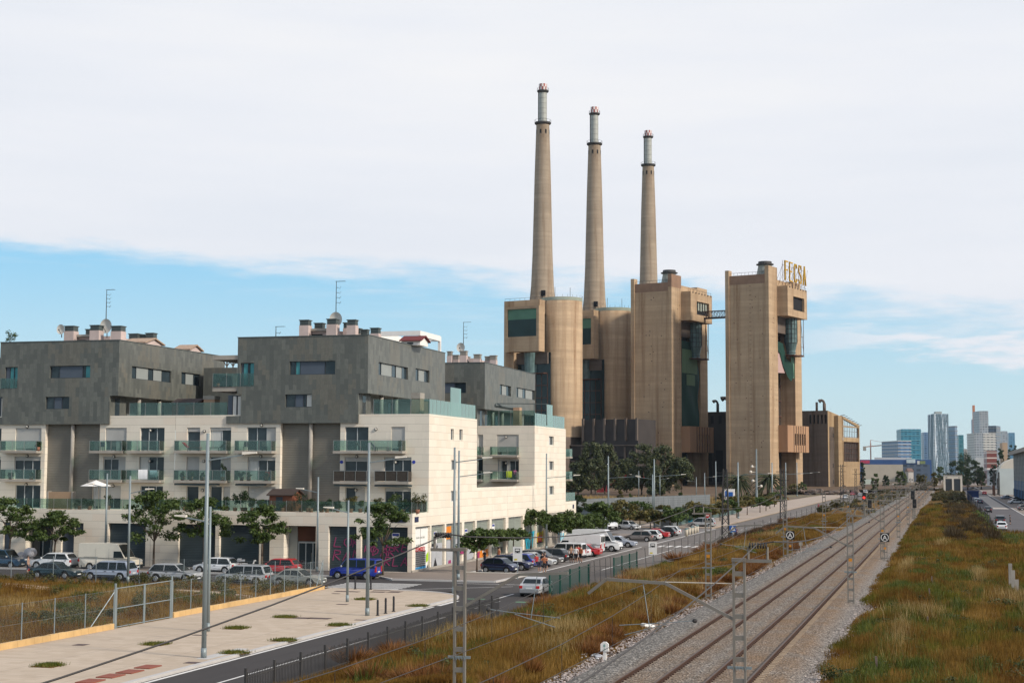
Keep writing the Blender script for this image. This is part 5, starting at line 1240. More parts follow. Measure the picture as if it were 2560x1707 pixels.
# FECSA letters on the right tower
t = T('rooftop_sign', 'yellow rooftop letters spelling FECSA on a steel frame above the right tower', 'rooftop sign', oR, -AL)
y0, y1 = 11.0, 35.0
LP = {'F':[[(0,0),(0,1),(.62,1)],[(0,.55),(.5,.55)]],'E':[[(.62,0),(0,0),(0,1),(.62,1)],[(0,.52),(.5,.52)]],'C':[[(.62,.82),(.5,.97),(.15,.97),(0,.8),(0,.2),(.15,.03),(.5,.03),(.62,.18)]],'S':[[(.6,.82),(.48,.97),(.14,.97),(.02,.82),(.05,.62),(.55,.4),(.6,.2),(.48,.03),(.14,.03),(.02,.18)]],'A':[[(0,0),(.31,1),(.62,0)],[(.12,.36),(.5,.36)]]}
ye = mat('yellow_sign_enamel', (.52,.30,.012), .5, .15, .5)
zA, hh, x_ = DZ(1966, 699, 743), 9.0, 4.2
for i, ch in enumerate('FECSA'):
    ya = y0+i*6.1; b = MB()
    for st in LP[ch]:
        for p, q in zip(st[:-1], st[1:]):
            P_, Q_ = (x_, ya+p[0]*5.4, zA+p[1]*hh), (x_, ya+q[0]*5.4, zA+q[1]*hh); b.beam(P_, Q_, .62, .5)
    for p in [pt for st in LP[ch] for pt in st]: b.box(x_-.31, x_+.31, ya+p[0]*5.4-.3, ya+p[0]*5.4+.3, zA+p[1]*hh-.3, zA+p[1]*hh+.3)
    obj('sign_letter', b, ye, t, True)
b = MB()
for q in range(8): y_ = y0-1+q*4.2; b.beam((x_-.8,y_,98.3),(x_-.8,y_,zA+hh+.3),.13); b.beam((x_-.8,y_,zA+hh*.8),(x_-5,y_,98.3),.1); b.beam((x_-.8,y_,zA),(x_-.8,y_+4.4,zA+hh*.9),.08)
for z_ in (zA-.5, zA+hh*.78): b.beam((x_-.8,y0-1,z_),(x_-.8,y0+28.6,z_),.10)
b.beam((x_-.8,y0-1,zA+hh*.9),(x_-.8,y0-6,98.3),.1)
obj('sign_frame', b, rust, t, True)
# turbine halls
oh = frame(1452, 740)
t = T('turbine_hall', 'low dark panelled hall at the foot of the silos, behind the tall trees', 'industrial hall', oh, -AL, 'turbine halls')
x0, x1 = -14.0, LV(oh, -AL, 1592, 1048, 0)[0]; zt_ = LV(oh, -AL, 1520, 1048, 0)[1]
hd = mat('soot_grey_panels', (.042,.036,.034), .9, .25, .12, dirt=(.07,.055,.048))
b = MB(); b.box(x0, x1, 0, 20, 0, zt_-12); b.box(.5, x1, 1.2, 20, zt_-12, zt_); obj('hall_wall', b, hd, t, True)
b = MB()
for q in range(6): x_ = .8+(x1-1.2)*q/5; b.box(x_-.45, x_+.45, .2, 1.3, zt_-10, zt_+.5); b.box(x_-.45, x_+.45, -.6, .05, 4, zt_-13)
b.box(x0, x1, -1.0, 0, zt_-12.5, zt_-11.9); b.box(x0, x1, -.8, 0, zt_-20, zt_-19.4)
obj('buttress', b, M['conc2'], t, True)
b = MB()
for q in range(5): x_ = 2+(x1-2)*q/5; b.box(x_, x_+3.5, -.05, -.01, 8, 12)
b.box(x0, x1, -.06, -.012, zt_-18.9, zt_-17.5); obj('void_opening', b, M['dark'], t, True)
oh2 = frame(1776, 800)
t = T('turbine_hall', 'dark hall in the gap between the twin towers, with curled duct pipes on its roof', 'industrial hall', oh2, -AL, 'turbine halls')
zt_ = LV(oh2, -AL, 1800, 1029, 0)[1]
b = MB(); b.box(-6, 26, 0, 16, 0, zt_); obj('hall_wall', b, hd, t, True)
b = MB()
for q in range(6): b.box(-4+q*4.4, -2.4+q*4.4, -.05, -.01, zt_-6, zt_-2.0)
for q in range(4): b.box(-3+q*6, 1+q*6, -.05, -.01, 4, 20)
obj('void_opening', b, M['dark'], t, True)
b = MB()
def duct(b, x, y, z, h, r, dirs):
    b.cyl((x,y,z),(x,y,z+h),r,r,10)
    for dx in dirs:
        pts = [(x+dx*r*2.2*(1-math.cos(a)), y, z+h-.3+r*2.6*math.sin(a)) for a in (0,.4,.8,1.2,1.57)]; b.tube(pts, r*.8, 8); b.cyl(pts[-1],(pts[-1][0]+dx*r*1.2,y,pts[-1][2]-.6),r*.9,r*1.3,8)
duct(b, 3, 3, zt_, 4.2, .75, (-1,)); duct(b, 9, 3, zt_, 4.6, 1.1, (-1,1)); duct(b, 19, 3, zt_, 4.6, 1.0, (-1,1))
obj('duct_pipe', b, M['iron'], t, True, True)
oh3 = frame(2071, 775)
t = T('turbine_hall', 'ochre hall right of the towers with a broken open glazed gable', 'industrial hall', oh3, -AL, 'turbine halls')
xa = LV(oh3, -AL, 2012, 1100, 0)[0]; zt_ = LV(oh3, -AL, 2060, 1026, 0)[1]; ya, zb_ = LX(oh3, -AL, 2097, 1038, 0)
b = MB(); b.wall('y', 0, xa-8, 0, 0, zt_, [(xa+2.5+q*2.0,xa+3.5+q*2.0,zt_-6.5,zt_-2.0) for q in range(5)], 1.5)
b.box(xa-8, 0, 2, ya, 0, zt_-8)
obj('hall_wall', b, M['conc2'], t, True)  # front coloured darker for its shade, side wall paler for the sun on it
b = MB(); b.add([(0,0,0),(0,ya,0),(0,ya,zb_),(0,0,zt_)], [(0,1,2,3)]); b.add([(xa-8,0,zt_),(0,0,zt_),(0,ya,zb_),(xa-8,ya,zb_)], [(0,1,2,3)])
sw_ = obj('side_wall', b, M['ochre'], t, True)
b = MB()
for py in (1088, 1163, 1204): yy, zz = LX(oh3, -AL, 2083, py, 0); b.box(.002, .05, yy-.5, yy+.5, zz-1.0, zz+1.0)
obj('slit_window', b, M['dark'], sw_, True)
b = MB(); b.box(xa, -.5, 1.6, 1.7, zt_-7, zt_-1.8); obj('void_opening', b, M['dark'], t, True)
x2 = 2.4; yb0 = LX(oh3, -AL, 2097, 1100, x2)[0]; yb1 = LX(oh3, -AL, 2108, 1100, x2)[0]; yb2 = LX(oh3, -AL, 2149, 1100, x2)[0]
za, zb2 = LX(oh3, -AL, 2108, 1041, x2)[1], LX(oh3, -AL, 2149, 1067, x2)[1]
b = MB(); b.box(-6, x2-.2, yb0, yb1, 0, za+.3); p = lambda y, z: (x2, y, z)
b.wall('x', x2, yb1, yb2, 0, zb2, [(yb1+.8,yb2-1.2,14.5,zb2-8),(yb1+.8,yb2-1.2,zb2-5.8,zb2-.6)], 1.0); b.add([p(yb1,zb2),p(yb2,zb2),p(yb1,za)], [(0,1,2)]) if False else None
b.beam((x2-.4,yb1,za-.5),(x2-.4,yb2,zb2+.2),1.0,1.2); b.box(x2-1, x2-.05, yb1-.02, yb1+.9, zb2, za-1); b.box(xa, x2-6, yb0, yb2, 0, 12)
obj('gable_wall', b, M['ochre'], t, True)
b = MB(); ny = 9
for i in range(ny+1):
    y_ = yb1+.8+(yb2-yb1-2)*i/ny; b.beam((x2-.5,y_,14.5),(x2-.5,y_,zb2+(za-zb2)*(1-i/ny)*.8),.16)
for q in range(7): z_ = 16+q*(zb2-16)/6; b.beam((x2-.5,yb1+.8,z_),(x2-.5,yb2-1.2,z_),.14)
for i in range(8): y_ = yb1+(yb2-yb1)*i/7; z_ = za+(zb2-za)*i/7+.4; b.beam((x2-1.5,y_,z_),(x2+1.2,y_,z_+.5),.25)
obj('steel_grid', b, rust, t, True)
b = MB(); b.box(x2-1.4, x2-1.2, yb1+.2, yb2-.2, 12, zb2-7.4); obj('void_opening', b, mat('gloomy_interior', (.05,.04,.036), .9, .4, .2), t, True)
b = MB(); duct(b, xa+5, 4, zt_, 4.4, .6, ()); duct(b, xa+9, 4, zt_, 3.6, .8, (-1,)); obj('duct_pipe', b, M['conc2'], t, True, True)
# rubble and scrub at the station's foot, slope of dry earth in front of it
def hill(name, pts, m): 
    b = MB(); b.poly(pts); return struct(name, b, m)
soil = grass_mat('station_slope_soil', .25, ground=True)
hill('station_slope', [(-260,560,.5),(-75,500,.5),(-62,640,1.2),(30,900,2.0),(-300,900,3.5)], mat('brown_slope_soil', (.10,.062,.036), .95, .25, .05, dirt=(.15,.10,.05)))
hill('dry_plain', [(-200,300,.05),(-53,300,.05),(-50,520,.3),(-70,700,.3),(-260,700,.3)], soil)
sp_ = [(-150+R(0,95), 440+R(0,75)) for _ in range(400)]
P = []
for x, y in sp_:
    for _ in range(14): P.append((x+R(-2.5,2.5), y+R(-2.5,2.5), .05))
P = np.array(P); o = np_obj('dry_grass', blades(P, np.full(len(P), 1.5), np.full(len(P), .32), .3), 3, strawm); o['kind'] = 'stuff'
# ---------------------------------------------------------------- far city
def facade_mat(name, wall, glassc, fh=3.6, bw=3.0, fr=.55, fv=.6, rough=.35):
    m, n = newmat(name); v, h, z = hvec(n)
    a = n.math('GREATER_THAN', n.math('FRACT', n.math('DIVIDE', z, fh)), 1-fr); b = n.math('GREATER_THAN', n.math('FRACT', n.math('DIVIDE', h, bw)), 1-fv)
    cell = n('TexWhiteNoise', {'Vector': n('CombineXYZ', {0: n.math('FLOOR', n.math('DIVIDE', z, fh)), 1: n.math('FLOOR', n.math('DIVIDE', h, bw))}).outputs[0]}, noise_dimensions='2D').outputs['Value']
    g = n.mix(cell, mul(glassc, .6), mul(glassc, 1.5))
    n.out(n.mix(n.math('MULTIPLY', a, b), n.mix(n.noise(v, .05, 3), mul(wall, .9), mul(wall, 1.1)), g), rough, 0, None, .4); return m
def q1(x, y): return 2060+x*.21259, 980+y*.21259
def block(name, label, x0, x1, ytop, dist, m, depth=30, rot=0.0, cat='tower', floors=0, slabm=None, group=None, ybase=None, part='tower_body'):
    """building measured between two upright edges; ROT turns it so that a second side shows"""
    pa, pt = q1(x0, ytop); pb, _ = q1(x1, ytop)
    o = DP((pa+pb)/2, 1170, dist); o.z = 0; az_ = -math.atan2(o.x, o.y)+rot
    wd = (pb-pa)/3900*dist; zt_ = DZ((pa+pb)/2, pt, dist)
    if rot: wd = (wd-depth*abs(math.sin(rot)))/math.cos(rot)
    t = T(name, label, cat, o, az_, group); b = MB(); b.box(-wd/2, wd/2, -depth/2, depth/2, 0, zt_); obj(part, b, m, t, True)
    if floors:
        b = MB(); k = int(zt_/floors)
        for i in range(1, k+1): b.box(-wd/2-.7, wd/2+.7, -depth/2-.7, depth/2+.7, i*floors-.35, i*floors+.35)
        obj('floor_slabs', b, slabm, t, True)
    return t, wd, zt_, depth
white_s = mat('white_floor_slab', (.62,.62,.60), .6, .05)
block('glass_tower', 'wide teal glass tower with layered floors behind the banded office', 862, 1140, 440, 2450, facade_mat('teal_facade', (.06,.24,.33), (.02,.14,.22), 3.6, 6), 60, .12, floors=7.2, slabm=mat('teal_slab', (.16,.36,.42), .4, .1))
block('office_building', 'broad low office with pale window bands in front of the teal tower', 685, 1018, 577, 2150, facade_mat('office_facade', (.10,.19,.32), (.04,.08,.16), 4.2, 8), 70, .32, cat='office', floors=4.6, slabm=white_s)
t, wd, zt_, dp = block('office_building', 'grey office tower between the teal tower and the white lattice tower', 1150, 1245, 475, 2500, facade_mat('slate_facade', (.14,.22,.33), (.05,.10,.18), 3.6, 5), 40, .1, cat='office')
# white lattice tower
t, wd, zt_, dp = block('lattice_tower', 'tall white tower wrapped in slanting lattice lines, tallest of the skyline', 1238, 1466, 262, 2300, facade_mat('white_glass_facade', (.74,.80,.83), (.52,.62,.68), 4, 3.5, .5, .5), 46, .15)
b = MB()
for s in range(26):
    x = R(-wd/2, wd/2); z = 0.0; dx = R(-.16, .16)
    while z < zt_:
        z2 = min(zt_, z+R(14, 30)); x2 = min(wd/2, max(-wd/2, x+dx*(z2-z))); b.beam((x,-dp/2-.3,z),(x2,-dp/2-.3,z2),.55); x, z = x2, z2
        if R(0,1) < .4: dx = -dx
for s in range(14):
    y = R(-dp/2, dp/2); b.beam((-wd/2-.3,y,0),(-wd/2-.3,min(dp/2,max(-dp/2,y+R(-20,20))),zt_),.5)
obj('lattice', b, mat('dark_lattice', (.16,.24,.29), .5, .1), t, True)
b = MB(); b.box(-wd*.22, wd*.2, -8, 8, zt_, zt_+4); obj('roof_plant', b, M['greypanel'], t, True)
block('apartment_tower', 'slim grey tower with a white balcony edge right of the lattice tower', 1468, 1572, 398, 2350, facade_mat('grey_facade', (.22,.30,.40), (.10,.15,.23), 3.2, 4), 30, .35, floors=6.4, slabm=M['slab'])
block('glass_tower', 'slim teal tower standing between the grey tower and the trees', 1575, 1646, 505, 2550, facade_mat('teal_facade_slim', (.07,.26,.30), (.02,.16,.2), 3.4, 4), 25, .1, floors=6.8, slabm=bpy.data.materials['teal_slab'])
t, wd, zt_, dp = block('hotel_tower', 'blue tower with two orange corner shafts above the white apartment block', 1745, 1925, 320, 2500, facade_mat('blue_facade', (.12,.20,.30), (.05,.10,.18), 3.4, 4), 30, .1)
b = MB(); om = mat('orange_cladding', (.48,.17,.08), .6, .1); b.box(-wd/2-.3, -wd/2+wd*.14, -17, -10, zt_-30, zt_+22); b.box(wd*.19, wd*.44, -17.5, -12, zt_-70, zt_+1); obj('orange_shaft', b, om, t, True)
t, wd, zt_, dp = block('apartment_block', 'pale stepped apartment slab with grey and white stripes below the orange shafts', 1695, 2018, 485, 1850, facade_mat('pale_facade', (.46,.45,.42), (.12,.14,.17), 3.0, 4.5, .45, .5), 36, .25, cat='apartment block', floors=3.0, slabm=white_s)
b = MB(); b.box(-wd*.22, wd*.2, -15, 15, zt_, zt_+26); b.box(-wd/2-.8, -wd*.1, -19, -18.2, 0, zt_); obj('stepped_top', b, facade_mat('grey_strip_facade', (.30,.33,.36), (.14,.17,.2), 3, 3), t, True)
block('frame_tower', 'dark tower under construction with bare floor edges', 1932, 2082, 398, 2600, facade_mat('dark_facade', (.13,.16,.20), (.05,.07,.1), 3.4, 5), 34, -.2, floors=6.8, slabm=M['slab'])
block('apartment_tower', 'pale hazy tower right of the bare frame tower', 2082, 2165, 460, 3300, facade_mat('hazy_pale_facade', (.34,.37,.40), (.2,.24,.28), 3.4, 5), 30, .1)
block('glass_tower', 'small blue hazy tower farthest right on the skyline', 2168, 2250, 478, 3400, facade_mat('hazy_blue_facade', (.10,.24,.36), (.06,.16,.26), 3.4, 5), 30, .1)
block('brick_building', 'red brick block with pale bands behind the dark trees', 1884, 2032, 692, 1250, facade_mat('brick_facade', (.19,.055,.045), (.42,.36,.32), 4.2, 60, .25, 1.0), 24, .1, cat='apartment block')
block('tan_building', 'plain tan building end above the conifers', 2075, 2162, 597, 1500, mat('tan_wall', (.42,.30,.20), .8, .1, .1), 24, .1, cat='apartment block')
block('apartment_block', 'low pale block peeking between the slim teal tower and striped apartments', 1626, 1700, 668, 2700, facade_mat('beige_facade', (.42,.38,.34), (.2,.2,.2), 3, 4), 20, 0, cat='apartment block')
block('apartment_block', 'grey white low slab under the striped apartment block', 1785, 1880, 768, 1700, mat('pale_grey_wall', (.50,.51,.51), .8, .1, .1), 20, 0, cat='apartment block')
# sail-shaped hotel far off
o = DP(q1(535, 0)[0], 1170, 6500); o.z = 0
t = T('sail_hotel', 'distant blue sail-shaped hotel beside the crane', 'hotel', o, -math.atan2(o.x, o.y))
b = MB(); k = 6500/3900*.21259; pr = [(-66,0),(-66,48),(-56,66),(-36,86),(-10,100),(40,113),(66,115),(66,0)]
b.ext([(x*k, 0, z*k+10) for x, z in pr], (0, 40, 0)); obj('tower_body', b, facade_mat('sail_facade', (.05,.20,.38), (.04,.16,.32), 8, 8), t, True)
# tower crane
o = DP(q1(552, 0)[0], 1170, 2500); o.z = 0
t = T('tower_crane', 'pale red tower crane left of the banded office', 'crane', o, -math.atan2(o.x, o.y)); cm = mat('crane_red', (.42,.24,.19), .6, .1)
zt_ = DZ(2176, q1(0, 600)[1], 2500); b = MB(); b.beam((0,0,0),(0,0,zt_),2.0); obj('crane_mast', b, cm, t, True)
b = MB(); b.beam((-10,0,zt_-6),(42,0,zt_-1),1.6); b.beam((0,0,zt_+5),(34,0,zt_-1),.5); b.beam((0,0,zt_),(0,0,zt_+5),1.2); obj('crane_jib', b, cm, t, True); b = MB(); b.box(-12,-7,-1.5,1.5,zt_-12,zt_-5); obj('counterweight', b, M['slab'], t, True)
# blue retail shed
t, wd, zt_, dp = block('retail_shed', 'long dark blue shed with billboards across the foot of the skyline', 430, 1245, 795, 1500, mat('deep_blue_cladding', (.035,.085,.22), .5, .15, .05, dirt=(.06,.11,.24)), 40, 0, cat='shop building')
def bill(x0, x1, y0, y1, c, nm):
    sc = wd/(815.0); f = lambda x: (x-430)/815*wd-wd/2; zz = lambda y: DZ(2200, q1(0, y)[1], 1480)
    b = MB(); b.box(f(x0), f(x1), -dp/2-1.2, -dp/2-.5, zz(y1), zz(y0)); obj(nm, b, mat(nm, c, .6, .25, .25), t, True)
bill(445, 550, 800, 836, (.45,.05,.10), 'red_banner'); bill(965, 1065, 786, 832, (.50,.58,.60), 'pale_billboard'); bill(1086, 1112, 806, 846, (.62,.62,.56), 'white_billboard'); bill(1118, 1176, 806, 842, (.20,.24,.10), 'olive_billboard')
block('warehouse', 'long beige low wall beneath the blue shed', 468, 920, 850, 1420, mat('beige_wall', (.42,.37,.30), .85, .1, .1), 20, 0, cat='warehouse')
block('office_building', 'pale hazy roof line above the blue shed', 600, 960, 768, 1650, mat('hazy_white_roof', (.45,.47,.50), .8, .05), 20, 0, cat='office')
block('office_building', 'dark glazed block at the right end of the blue shed', 925, 1240, 850, 1440, facade_mat('dark_block_facade', (.08,.11,.16), (.05,.07,.1), 4, 6), 20, 0, cat='office')
for i, (x0, x1, yt, dist, c, lab) in enumerate([(500,640,890,1500,(.26,.12,.08),'low red brick house with a white end wall beside the road'),(640,775,905,1560,(.20,.19,.18),'low grey roofed house right of the brick house'),(1060,1200,925,1450,(.45,.36,.32),'pink and white striped low shed behind the railway'),(955,1050,915,1400,(.50,.46,.42),'white low shed beside the distant road')]):
    t, wd, zt_, dp = block('low_house', lab, x0, x1, yt+18, dist, mat('house_wall_%d' % i, c, .85, .2, .2), 14, .2, cat='house', part='wall')
    b = MB(); b.add([(-wd/2-.5,-dp/2-.5,zt_),(wd/2+.5,-dp/2-.5,zt_),(wd/2+.5,dp/2+.5,zt_),(-wd/2-.5,dp/2+.5,zt_),(-wd/2,0,zt_+3),(wd/2,0,zt_+3)], [(0,1,5,4),(2,3,4,5),(1,2,5),(3,0,4)]); obj('roof', b, mat('house_roof_%d' % i, (.16,.10,.08), .9, .2, .3), t, True)
    b = MB()
    for q in range(3): b.box(-wd/2+wd*(.15+q*.28), -wd/2+wd*(.28+q*.28), -dp/2-.05, -dp/2, 1.2, 3.0)
    obj('window', b, M['pane'], t, True)
block('site_wall', 'white and green hoarding beside the far road', 448, 585, 1025, 1000, mat('white_green_hoarding', (.50,.56,.50), .7, .2, .1), 1.0, 0, cat='hoarding')
# ---------------------------------------------------------------- right side: access road, sheds
sheet('access_road', rect(7.6, 40, 262, 1500), .004, masph2 := mat('access_asphalt', (.088,.080,.082), .9, .18, .25, bump=.2, dirt=(.12,.11,.108)))
sheet('concrete_patch', rect(11.5, 15.2, 430, 640), .010, M['pave'])
sheet('right_pavement', rect(16.6, 40, 300, 1400), .014, mpav2)
mk = MB(); mk.poly([(16.25,262,.018),(16.45,262,.018),(16.6,1100,.018),(16.3,1100,.018)]); mk.poly([(11.4,428,.018),(15.3,428,.018),(15.3,430,.018),(11.4,430,.018)]); struct('road_markings', mk, M['paint_w'])
# grey warehouse with blue columns, long side to the road
t = T('warehouse', 'grey slatted warehouse with blue columns along the right-hand road', 'warehouse', (30, 560, 0), 0)
Yn, Yf = 440.0, 640.0; zt_ = VX(2526, q1(0,742)[1], 25.0)[1]
b = MB(); b.box(25, 70, Yn, Yf, 0, zt_); obj('warehouse_wall', b, shutter_mat('grey_slats', (.19,.215,.225), 1.5, .5), t)
b = MB(); b.add([(23.2,Yn,zt_-.3),(70,Yn,zt_-.3),(70,Yf,zt_-.3),(23.2,Yf,zt_-.3),(23.2,Yn,zt_+1.0),(48,Yn,zt_+4.0),(48,Yf,zt_+4.0),(23.2,Yf,zt_+1.0),(70,Yn,zt_+1),(70,Yf,zt_+1)], [(0,3,2,1),(4,5,6,7),(0,4,7,3),(5,8,9,6),(0,1,8,5,4),(3,7,6,9,2)]); obj('roof', b, M['slab'], t)
b = MB(); y = Yn+4
while y < Yf: b.box(24.8, 24.95, y, y+.8, 6.5, zt_-.4); y += 12
obj('frame_post', b, M['greypanel'], t)
b = MB(); y = Yn+4
while y < Yf: b.box(24.85, 24.98, y-.4, y+1.2, 0, 6.5); y += 12
obj('blue_column', b, mat('blue_column_paint', (.03,.16,.38), .5, .1), t)
b = MB(); y = Yn+6
while y < Yf: b.box(24.8, 24.99, y+1.5, y+4, .2, 3.2); y += 12
obj('gate_opening', b, M['dark'], t)
# white domed silo shed
t = T('storage_dome', 'white storage shed with a rounded top behind scaffolding', 'storage shed', (22, 700, 0), 0)
z1 = VX(2500, q1(0,905)[1], 22)[1]; b = MB(); b.box(21.0, 34, 690, 720, 0, 11); obj('shed_wall', b, mat('white_sheet_wall', (.55,.60,.58), .6, .08, .2), t)
b = MB(); pr = [(21.6,11)]+[(34-12.4*math.cos(a*PI/16), 11+5.2*math.sin(a*PI/16)) for a in range(1,9)]+[(34,11)]
b.ext([(x, 690, z) for x, z in pr], (0, 30, 0)); obj('dome_roof', b, mat('cream_dome', (.66,.60,.50), .6, .05), t)
t = T('scaffold', 'rust red and grey scaffold frames in front of the white domed shed', 'scaffold', (20, 688, 0), 0); b = MB()
for i in range(6):
    for xx in (18.6, 20.4): b.beam((xx,684-i*0+i*6.0-18,0),(xx,684+i*6.0-18,9.5 if i < 4 else 7),.16)
for z_ in (2,4,6,8): b.beam((18.6,666,z_),(18.6,696,z_),.14); b.beam((20.4,666,z_),(20.4,696,z_),.14)
obj('scaffold_poles', b, M['iron'], t)
b = MB()
for z_ in (0.5,1.5,2.5,3.5): b.box(18.2, 18.3, 660, 690, z_, z_+.25)
for i in range(12): b.box(18.15, 18.3, 660+i*2.6, 660.3+i*2.6, 0, 4)
obj('rust_barrier', b, rust, t)
t = T('white_workshop', 'low white workshop with a slanting roof far along the right road', 'workshop', (26, 1000, 0), 0)
b = MB(); b.box(27, 45, 900, 1150, 0, 10.5); obj('wall', b, facade_mat('workshop_facade', (.50,.51,.53), (.16,.18,.2), 5, 8, .5, .6), t); b = MB(); b.add([(25,898,10.6),(46,898,13),(46,1152,13),(25,1152,10.6),(25,898,11),(46,898,13.5),(46,1152,13.5),(25,1152,11)], [(0,3,2,1),(4,5,6,7),(0,1,5,4),(1,2,6,5),(2,3,7,6),(3,0,4,7)]); obj('roof', b, white_s, t)
# white track-side cabin
xa, xb = VY(2359, 1215, 780)[0], VY(2406, 1215, 780)[0]; zc_ = VY(2380, 1188, 780)[1]
t = T('trackside_cabin', 'white flat-roofed cabin with two dark doors beside the railway', 'cabin', ((xa+xb)/2, 780, 0), 0)
b = MB(); b.wall('y', 780, xa, xb, 0, zc_, [(xa+.9,xa+3.9,0,zc_-1.6),(xb-3.9,xb-.9,0,zc_-1.6)], .2); b.add([(xb,780,0),(xb,790,0),(xb,790,zc_),(xb,780,zc_)], [(0,1,2,3)]); b.add([(xa,780,0),(xa,790,0),(xa,790,zc_),(xa,780,zc_)], [(3,2,1,0)]); b.add([(xa,780,zc_),(xb,780,zc_),(xb,790,zc_),(xa,790,zc_)], [(0,1,2,3)]); obj('wall', b, mat('cream_cabin_wall', (.60,.55,.47), .8, .08, 1), t)
b = MB(); b.box(xa-.15, xb+.15, 779.8, 790.2, zc_, zc_+.18); obj('roof', b, M['slab'], t)
for u in (xa+.9, xb-3.9): b = MB(); b.box(u, u+3.0, 780.15, 780.2, 0, zc_-1.6); obj('door', b, M['dframe'], t)
b = MB(); b.box(xa+1.0, xa+1.8, 779.9, 780, zc_-1.1, zc_-.8); b.box(xb-1.8, xb-1.2, 779.9, 780, zc_-1.1, zc_-.85); obj('vent_grille', b, M['dframe'], t)
o = G(2426, 1228); o = Vector((VY(2432, 1220, 560)[0], 560, 0))
t = T('tarpaulin_stack', 'stack covered with a dark blue tarpaulin beside the right road', 'covered stack', o, 0); b = MB(); b.box(-1.9, 1.9, -2, 2, 0, 3.0); b.box(-2.1, 2.1, -2.2, 2.2, 2.9, 3.2); obj('tarpaulin', b, mat('navy_tarpaulin', (.02,.035,.11), .6, .3, .5), t, True, bevel=.15)
# ---------------------------------------------------------------- vehicles (local x forward)
PAINT = {k: paint(k+'_car_paint', v) for k, v in dict(white=(.66,.67,.68), cream=(.62,.57,.47), silver=(.36,.37,.38), bluesilver=(.30,.34,.42), dgrey=(.12,.115,.11), taupe=(.15,.13,.12), black=(.016,.017,.02), navy=(.012,.017,.055), blue=(.012,.03,.26), petrol=(.015,.05,.10), champagne=(.24,.24,.21), teal=(.012,.03,.04), green=(.05,.16,.10)).items()}
PAINT['red'] = M['red']
KIND = {  # L, W, H, hood z, belt z, tail z, xA, xB, xC, xD, wheel x front/rear, radius
 'hatch': (4.10,1.75,1.49,.80,.88,.95,1.12,.30,-1.45,-1.93,1.28,-1.27,.31),
 'small': (3.45,1.63,1.43,.80,.88,.93,1.15,.40,-1.05,-1.64,1.08,-1.12,.29),
 'sedan': (4.60,1.78,1.44,.78,.88,.98,1.00,.15,-.95,-1.62,1.38,-1.35,.32),
 'wagon': (4.65,1.80,1.50,.80,.89,.96,1.08,.25,-1.70,-2.22,1.40,-1.40,.32),
 'minivan': (4.65,1.82,1.70,.86,.96,1.00,1.62,.55,-1.85,-2.25,1.42,-1.45,.33),
 'suv': (4.45,1.82,1.62,.93,1.02,1.06,1.05,.25,-1.62,-2.12,1.38,-1.38,.36),
 'smallvan': (4.40,1.80,1.83,.98,1.06,1.06,1.25,.55,-2.10,-2.18,1.38,-1.32,.32),
 'bigvan': (5.90,2.02,2.62,1.15,1.25,1.25,2.05,1.10,-2.85,-2.93,1.95,-1.70,.35),
 'longvan': (5.60,1.99,2.40,1.05,1.22,1.22,2.15,1.25,-2.70,-2.78,1.95,-1.55,.35)}
